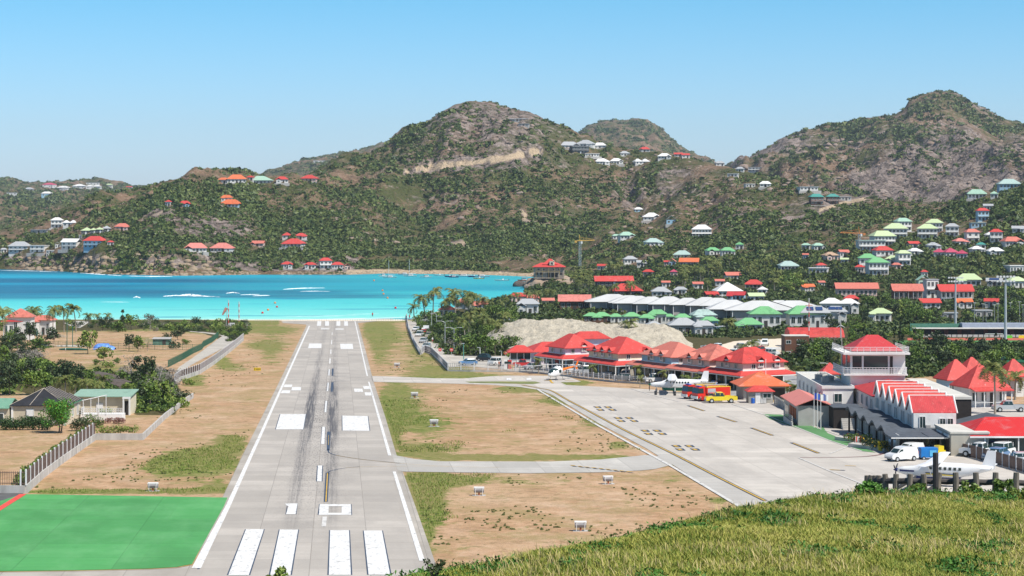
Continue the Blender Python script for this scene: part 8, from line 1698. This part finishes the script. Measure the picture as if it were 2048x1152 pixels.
def palm_kind(seed,h,nf=22,fl=4.0,lean=.8,old=True):
    r=random.Random(seed); tb=MB(); pts=[]; la=r.uniform(0,2*pi)
    for i in range(7): t=i/6; pts.append((cos(la)*lean*t*t,sin(la)*lean*t*t,-.3+(h+.3)*t))
    tb.tube(pts,[.24,.19,.17,.16,.15,.14,.13],7); top=pts[-1]; cb=MB()
    for k in range(nf):
        a=2*pi*k/nf*2.4+r.uniform(-.2,.2); el=r.uniform(-.5,1.15) if k>3 else 1.2; L=fl*r.uniform(.8,1.1); P=[]
        x,y,z=top; e=el
        for s in range(8):
            P.append((x,y,z)); x+=cos(a)*cos(e)*L/7; y+=sin(a)*cos(e)*L/7; z+=sin(e)*L/7; e-=.24+.06*s*.5
        for s in range(1,8):
            p0,p1=P[s-1],P[s]; wl=.62*(sin(pi*(s+.3)/9.2)**.6)*fl/2.9; dx,dy=-sin(a),cos(a)
            for sg in (-1,1):
                for q_ in (0,.5):
                    bx=[p0[j]+(p1[j]-p0[j])*q_ for j in range(3)]; ex=(bx[0]+sg*dx*wl+cos(a)*.25,bx[1]+sg*dy*wl+sin(a)*.25,bx[2]-wl*r.uniform(.35,.8)); ux=[bx[j]+(p1[j]-p0[j])*.42 for j in range(3)]
                    cb.add([tuple(bx),tuple(ux),ex],[(0,1,2)])
        cb.tube(P,[.05,.045,.04,.035,.03,.025,.02,.01],3,False)
    nb=MB()
    for k in range(6): a=k*1.05; nb.tube([(top[0]+cos(a)*.22,top[1]+sin(a)*.22,top[2]-.35),(top[0]+cos(a)*.24,top[1]+sin(a)*.24,top[2]-.1)],[.10,.13],6)
    return tb.mesh('trunk',MBp),cb.mesh('crown',MPm),nb.mesh('coconuts',plain('coconut',(.25,.20,.06),.6,.2))
PALM=[palm_kind(1,7.5),palm_kind(2,6.2,22,3.6,1.2),palm_kind(3,8.5,24,4.1,.5),palm_kind(4,4.2,18,2.8,.3)]
GROUPN={'broad':'leafy trees','dark':'dark trees','sunny':'light green trees','shrub':'shrubs','bare':'bare grey trees','spread':'spreading trees','palm':'coconut palms'}
CATN={'broad':'tree','dark':'tree','sunny':'tree','shrub':'shrub','bare':'tree','spread':'tree','palm':'palm tree'}
NAMN={'broad':'tree','dark':'tree','sunny':'tree','shrub':'shrub','bare':'bare_tree','spread':'tree','palm':'palm_tree'}
ADJ={'broad':'leafy green tree','dark':'dark green tree','sunny':'light green tree','shrub':'green shrub','bare':'bare grey tree','spread':'spreading tree','palm':'coconut palm'}
TREES=[]
def plant(kind,pxv,pyv,size,label=None,rv=None,Yf=None,v=None):
    """size = height in photo pixels"""
    rv=rv or R; 
    x,y,z=PL(pxv,pyv) if Yf is None else Yf
    ks=PALM if kind=='palm' else KINDS[kind]; m_=ks[v if v is not None else rv.randrange(len(ks))]
    hm=size/F*y; pass
    key=id(m_); 
    if key not in HC: HC[key]=max(v_.co.z for v_ in m_[1].vertices)
    s=hm/HC[key]
    o=empty(NAMN[kind],(x,y,z-.05),rv.uniform(0,2*pi)); o.scale=(s*rv.uniform(.9,1.12),s*rv.uniform(.9,1.12),s)
    for nm_,me in zip(('trunk','crown','coconuts'),m_): child(link(nm_,me),o)
    tag(o,label,CATN[kind],GROUPN[kind]); TREES.append([o,kind,pxv,pyv,size]); return o
HC={}
# individually placed, left garden and beach
for a in ((10,690,80,0),(62,676,64,0),(106,672,62,2),(128,665,56,2),(152,664,58,0),(178,655,30,3),(86,668,44,1),(194,650,24,3),(216,651,26,3),(46,668,46,1),(-8,676,60,1)): plant('palm',a[0],a[1],a[2],v=a[3])
for a in ((12,712,44,'dark',2),(34,706,40,'dark',0),(8,728,40,'broad',1),(48,716,34,'broad',3),(22,748,44,'dark',2),(62,768,50,'dark',0),(95,762,44,'broad',2),(125,756,40,'dark',2),(107,694,42,'dark',0),(245,662,44,'dark',1),(262,660,34,'broad',0),(205,662,30,'dark',0),(222,662,28,'dark',2),(236,664,26,'shrub',0),(60,688,46,'dark',0),(40,692,40,'dark',2),(20,700,42,'broad',1),(176,708,50,'sunny',0),(258,702,36,'dark',0),(276,703,34,'broad',1),(295,702,26,'bare',0),(356,680,30,'dark',2),(334,678,14,'shrub',2),(348,697,18,'shrub',2),(372,690,14,'shrub',0),(300,640,14,'shrub',2),(300,661,34,'bare',0),
   (75,700,30,'shrub',0),(5,735,30,'bare',1),(30,730,34,'bare',1),(58,720,30,'bare',1),(75,722,34,'bare',1),(15,745,40,'broad',2),(45,765,46,'broad',1),(80,752,40,'broad',0),(70,790,56,'broad',2),(20,790,60,'broad',3),(110,775,50,'dark',0),(138,765,46,'dark',2),(160,772,42,'dark',0),(178,778,40,'broad',1),(5,770,50,'dark',0),(50,740,26,'shrub',1),(105,745,24,'sunny',0),(95,785,40,'broad',1),(150,745,24,'shrub',2),(208,722,30,'sunny',1),(215,735,16,'shrub',1),(195,730,14,'shrub',0),(232,728,14,'shrub',0),
   (262,752,44,'bare',0),(285,757,48,'dark',2),(300,760,50,'dark',0),(320,768,40,'bare',0),(270,775,36,'dark',0),(325,810,52,'sunny',0),(300,812,50,'broad',1),(345,800,34,'bare',1),(352,815,26,'shrub',1),(288,800,40,'dark',2),(315,790,44,'bare',1),(340,770,36,'bare',1),(365,800,22,'shrub',2),(255,790,26,'sunny',1),(248,765,28,'shrub',0),(270,816,26,'shrub',1),(335,825,24,'shrub',0),(376,770,16,'shrub',1)): plant(a[3],a[0],a[1],a[2],v=a[4])
for a in ((172,822,36),(186,824,40),(203,826,42),(214,820,34),(130,790,42),(150,796,40),(175,800,44),(192,806,46),(205,798,52),(120,788,36),(165,790,36)): plant('palm',a[0],a[1],a[2],v=3)
for i in range(26): plant('shrub',random.Random(500+i).uniform(0,300),random.Random(600+i).uniform(648,664),random.Random(700+i).uniform(8,15))
# shore bushes left of the runway end
rv=random.Random(77)
for i in range(40):
    a=rv.uniform(292,505); plant('shrub' if rv.random()<.8 else 'bare',a,rv.uniform(646,664)-(6 if a>420 else 0)*0,rv.uniform(9,17),rv=rv)
for i in range(16): plant('shrub',rv.uniform(440,490),rv.uniform(662,684),rv.uniform(6,12),rv=rv)
# beach road belt
for a,tp,bs,v_ in ((866,573,638,2),(911,576,634,0),(943,580,634,2),(928,583,636,1),(885,594,636,1),(828,606,640,3),(850,587,638,1),(894,588,632,1),(955,586,630,0),(968,592,630,1),(1010,588,622,1),(980,596,628,0),(1000,600,626,1),(918,592,632,1),(936,594,632,3),(1036,584,616,0),(1058,580,612,1),(1075,580,612,2),(1092,578,610,1),(1108,578,608,0),(1255,636,693,0),(1262,560,606,2),(1206,570,606,1),(1228,566,604,2)): plant('palm',a,bs,bs-tp,v=v_)
for i in range(10): plant('palm',rv.uniform(930,1010),rv.uniform(660,690),rv.uniform(38,54),rv=rv,v=rv.choice((0,1,3)))
belt=[(835,650,22),(850,645,26),(862,648,28),(842,660,20),(872,655,30),(880,668,34),(890,675,36),(900,690,40),(912,700,42),(925,708,44),(940,712,46),(905,660,30),(920,650,28),(940,655,30),(960,668,36),(980,680,34),(1000,690,30),(955,700,40),(970,712,46),(990,712,44),(1010,710,40),(1025,702,34),(1040,696,26),(1020,650,34),(1000,640,32),(985,640,34),(1030,640,30),(965,640,28),(945,640,26),(900,645,24),(1045,650,24),(870,640,22),(990,655,30),(1060,650,20)]
for a,b,c in belt: plant(rv.choice(('broad','dark','broad','spread')),a,b,c,rv=rv)
for a,b,c in ((905,700,34),(915,680,34),(952,712,24),(1030,715,20),(1075,698,20),(1140,668,0)): 
    if c: plant('bare' if rv.random()<.4 else 'shrub',a,b,c,rv=rv)
def region(kind,poly,n,s0,s1,seed,avoid=True,tries=14):
    rv=random.Random(seed); xs=[p[0] for p in poly]; ys=[p[1] for p in poly]; k=0
    for _ in range(n*tries):
        if k>=n: break
        a,b=rv.uniform(min(xs),max(xs)),rv.uniform(min(ys),max(ys)); ins=False
        for i in range(len(poly)):
            (x1,y1_),(x2,y2_)=poly[i],poly[i-1]
            if (y1_>b)!=(y2_>b) and a<(x2-x1)*(b-y1_)/(y2_-y1_)+x1: ins=not ins
        if not ins: continue
        kk_=rv.choice(kind) if isinstance(kind,(list,tuple)) else kind
        if kk_!='palm' and sum(1 for q in TREES if CATN[q[1]]=='tree')>=286: return
        s=rv.uniform(s0,s1); bad=False
        if avoid:
            for (la,lb,lw,lt,_l) in LM:
                if abs(a-la)<lw/2+s*.30 and lt<b+2 and b-s*.92<lb-.15*(lb-lt) and b>lt: bad=True; break
        if bad: continue
        plant(kk_,a,b,s,rv=rv); k+=1
BR=('broad','dark','broad','spread','sunny','dark')
# near garden: hedge, flowering tree, small shrubs
def leafy(name,label,cat,px0,py0,clumps,K,leaf,mat,seed,trunk=None,extra=None):
    x,y,z=U(px0,py0); t=empty(name,(x,y,z)); tag(t,label,cat); child(link('foliage',leaf_cloud(seed,clumps,K,leaf,mat,'foliage',.9)),t)
    if trunk:
        b=MB(); 
        for p in trunk: b.tube(p,[.12,.09,.05][:len(p)],6,False)
        b.build('trunk' if cat!='hedge' else 'stems',MBk,t)
    if extra: child(link('flowers',leaf_cloud(seed+1,clumps,extra[0],extra[1],extra[2],'flowers',.98)),t)
    return t
rh_=random.Random(3)
A_=U(52,985); B_=U(188,881); O_=U(120,925); HG_=[(A_[0]+(B_[0]-A_[0])*t_-O_[0]-1.0,A_[1]+(B_[1]-A_[1])*t_-O_[1],gz(A_[1]+(B_[1]-A_[1])*t_)-O_[2]+rh_.uniform(.6,1.7),.5) for t_ in [(i+.5)/110 for i in range(110)]]
leafy('hedge','clipped dark green hedge below the plank house windows','hedge',50,860,[(x_,rh_.uniform(-.3,.3),rh_.uniform(.45,1.5),.62) for x_ in [i*.27-3.1 for i in range(25)] for _ in (0,1,2)],80,.10,KM('hedge leaves',(.012,.035,.012),(.03,.075,.02),(.08,.13,.04)),301,[[(i*1.9-2.6,0,-.1),(i*1.9-2.6,0,.5),(i*1.9-2.5,0,.8)] for i in range(4)])
leafy('flowering_tree','rounded green tree with orange blossoms before the plank house','tree',118,866,[(2.0*cos(a_)*q_,1.8*sin(a_)*q_,2.6+1.5*h_,.85) for a_,q_,h_ in [(rh_.uniform(0,6.28),rh_.uniform(.2,1),rh_.uniform(-.75,1)) for _ in range(40)]],110,.12,KM('flowering tree leaves',(.02,.07,.008),(.05,.17,.015),(.12,.30,.03)),303,[[(0,0,-.2),(.1,0,.9),(-.4,0,2.0)],[(.25,0,-.2),(.4,.1,1.0),(.8,.1,2.1)]],(2,.10,plain('orange blossom',(.75,.12,.02),.6)))
leafy('shrub','olive rounded shrub between stairs and slat fence','shrub',160,862,[(rh_.uniform(-1.2,1.0),rh_.uniform(-.6,.6),rh_.uniform(.4,1.5),.6) for _ in range(14)],80,.10,MLd,305,[[(0,0,-.1),(.2,0,.6),(.3,0,1)]])
leafy('shrub','grey green shrub just right of the olive one','shrub',186,856,[(rh_.uniform(-1.2,1.2),rh_.uniform(-.6,.6),rh_.uniform(.4,1.5),.6) for _ in range(14)],80,.10,ML,307,[[(0,0,-.1),(.2,0,.6),(.3,0,1)]])
leafy('shrub','light green shrub at the foot of the garden stairs','shrub',212,838,[(rh_.uniform(-.9,.9),rh_.uniform(-.5,.5),rh_.uniform(.4,1.4),.5) for _ in range(12)],80,.10,MLy,309,[[(0,0,-.1),(.2,0,.6),(.3,0,1)]])
leafy('hedge','low bright green hedge behind the bare concrete wall','hedge',236,868,[(x_,rh_.uniform(-.3,.3),rh_.uniform(.3,.9),.5) for x_ in [i*.24-2.6 for i in range(22)]],70,.10,MLy,311)
leafy('hedge','green hedge behind the slat fence on the wall','hedge',120,925,HG_,60,.12,ML,313)
leafy('shrub','reddish brown bush beside the garden driveway, lower','shrub',228,847,[(rh_.uniform(-1.5,1.5),rh_.uniform(-.5,.5),rh_.uniform(.2,.6),.4) for _ in range(14)],60,.10,KM('red bush leaves',(.09,.035,.025),(.20,.09,.07),(.32,.18,.14)),315)
leafy('shrub','reddish brown bush beside the garden driveway, upper','shrub',268,824,[(rh_.uniform(-1.0,1.0),rh_.uniform(-.5,.5),rh_.uniform(.2,.6),.4) for _ in range(10)],60,.10,KM('red bush leaves',(.09,.035,.025),(.20,.09,.07),(.32,.18,.14)),317)
leafy('shrub','flower filled bushes in the planter by the terminal canopy','shrub',1722,889,[(x_*.9,-x_*1.7+rh_.uniform(-.3,.3),rh_.uniform(.6,1.2),.5) for x_ in [i*.25-1.6 for i in range(14)]],60,.11,ML,319,None,(5,.10,plain('red blossom',(.65,.04,.04),.6)))
leafy('shrub','yellow and green bushes at the lower planter end','shrub',1750,901,[(x_*.9,-x_*1.7+rh_.uniform(-.3,.3),rh_.uniform(.6,1.1),.5) for x_ in [i*.25-1.2 for i in range(11)]],60,.11,MLd,321,None,(6,.10,plain('yellow blossom',(.75,.42,.02),.6)))
def fgbush(pxv,Y,top,r_,mat,label,seed,K=60,leaf=.035):
    x=(pxv-CX)/F*Y; z=float(fgz(x,Y)); zt=H-(top-HY)/F*Y; t=empty('sprig',(x,Y,z)); tag(t,label,'shrub'); q=random.Random(seed); cl=[(q.uniform(-r_,r_),q.uniform(-r_,r_),(zt-z)*q.uniform(.35,.93),r_*.5) for _ in range(9)]
    child(link('foliage',leaf_cloud(seed,cl,K,leaf,mat,'foliage',.9)),t); b=MB()
    for c_ in cl[:5]: b.tube([(0,0,-.1),(c_[0]*.4,c_[1]*.4,c_[2]*.5),c_[:3]],[.012,.01,.005],4,False)
    b.build('stems',MBk,t)
fgbush(556,36,1132,.16,MLy,'leafy green sprig rising at the bottom edge over the stripes',401); fgbush(538,36,1145,.08,MLy,'smaller leafy sprig at the bottom edge, left of the taller',403)
fgbush(868,37,1112,.16,MLd,'dark twiggy bush where the slope meets the runway edge',405,40,.025); fgbush(1735,56,972,.35,KM('dark weed leaves',(.015,.06,.01),(.04,.13,.02),(.10,.22,.03)),'dark green leafy bush below the left end of the log fence',407,120,.06)
for i,(a_,Yb,tp_) in enumerate(((1835,58,966),(1940,58.2,962),(2010,58,958),(2040,57,972))): fgbush(a_,Yb,tp_+4,.25,MLy if i%2 else ML,('weedy bush under the log fence behind the dark post','weedy bush between two right posts of the log fence','tall weedy sprigs near the right end of the log fence','leafy weeds at the extreme right below the log fence')[i],411+i*2,70,.045)
region(('dark','broad'),[(1620,745),(1600,712),(1690,700),(1700,735)],12,30,44,215,False)
region('palm',[(1340,668),(1340,636),(1500,640),(1500,668)],14,26,40,204)
region(('dark','broad'),[(1810,735),(1830,690),(1900,700),(2060,700),(2060,738)],34,26,42,210,False)
region(BR,[(1560,700),(1640,650),(1760,650),(1840,690),(1840,720),(1600,720)],22,24,40,208,False)
region('palm',[(1140,596),(1140,566),(1250,545),(1420,545),(1560,560),(1560,605),(1500,612),(1200,604)],70,20,34,201)
region(BR,[(1700,650),(1700,600),(2048,590),(2048,650)],95,20,38,209)
region(BR,[(1560,612),(1560,560),(1700,560),(1700,640)],30,18,32,211)
region(BR,[(1340,716),(1340,690),(1480,690),(1480,720)],18,18,30,214,False)
region('palm',[(1160,640),(1200,628),(1500,642),(1500,650),(1180,650)],18,16,26,205)
region(BR,[(1060,650),(1060,620),(1200,610),(1200,650)],26,16,26,206)
region('palm',[(1120,552),(1300,530),(1560,530),(1560,560),(1140,566)],46,14,24,202)
region('palm',[(1560,500),(2048,480),(2048,560),(1560,560)],34,14,24,203)
region(BR,[(1130,668),(1130,648),(1500,655),(1500,672)],44,14,26,207)
region(BR,[(1480,560),(1500,490),(2048,470),(2048,560)],80,14,24,212)
region(BR,[(1200,600),(1200,545),(1560,545),(1560,610)],36,12,22,213)
for a in ((1500,724,46,0),(1486,722,36,1),(1690,752,60,2),(1672,745,40,1),(1990,828,110,2),(2030,800,60,3),(1940,790,50,3),(1975,810,44,3),(1664,790,40,3),(1600,760,30,3),(1590,800,34,3),(1575,795,30,3)): plant('palm',a[0],a[1],a[2],v=a[3])
# small palms before the shops
for a in ((1077,748,34),(1184,757,30),(1275,762,34),(1325,768,30),(1372,780,32),(1390,782,30),(1400,774,28),(1415,775,28),(1568,793,34),(1585,798,30),(1280,775,26),(1520,790,26)): plant('palm',a[0],a[1],a[2],v=3)
# ---- labels from what stands nearest
def short(l):
    l=l.split(',')[0]
    return l if l.startswith('the ') else 'the '+l
seen={}
for o,kind,a,b,s in TREES:
    if o.get('label'): continue
    best=sorted(LM,key=lambda q:hypot((q[0]-a)*.7,(q[1]-b)*1.6))[:1][0]; sh=' '.join(short(best[4]).split()[:9])
    dx,dy=a-best[0],b-best[1]; side=('left of' if dx<0 else 'right of') if abs(dx)>best[2]*.5 else ('in front of' if dy>0 else 'behind')
    sz='tall' if s>best[1]*0+34 else ('small' if s<17 else 'medium')
    seen.setdefault((kind,side,sh),[]).append((hypot(dx,dy),s,o))
ORD=['nearest','second','third','fourth','fifth','sixth','seventh','eighth','ninth','tenth']
for (kind,side,sh),L in seen.items():
    L.sort(key=lambda q:q[0])
    for i,(d,s,o) in enumerate(L):
        pre='' if len(L)==1 else (ORD[min(i,9)]+' ' if i<10 else f'number {i+1} ')
        o['label']=' '.join(f'{pre}{ADJ[kind]} {side} {sh}'.split()[:16])
# ------------------------------------------------------------------ sea air
b=MB(); b.box(0,3250,-19,6400,6700,365); m=bpy.data.materials.new('sea haze'); m.use_nodes=True; t=m.node_tree; t.nodes.clear(); o_=t.nodes.new('ShaderNodeOutputMaterial'); v=t.nodes.new('ShaderNodeVolumePrincipled')
v.inputs['Color'].default_value=(.78,.88,1,1); v.inputs['Density'].default_value=0.000058; v.inputs['Anisotropy'].default_value=.2; t.links.new(v.outputs[0],o_.inputs['Volume'])
tag(b.build('haze',m),'thin bluish sea air over the whole bay',None,None,'stuff')
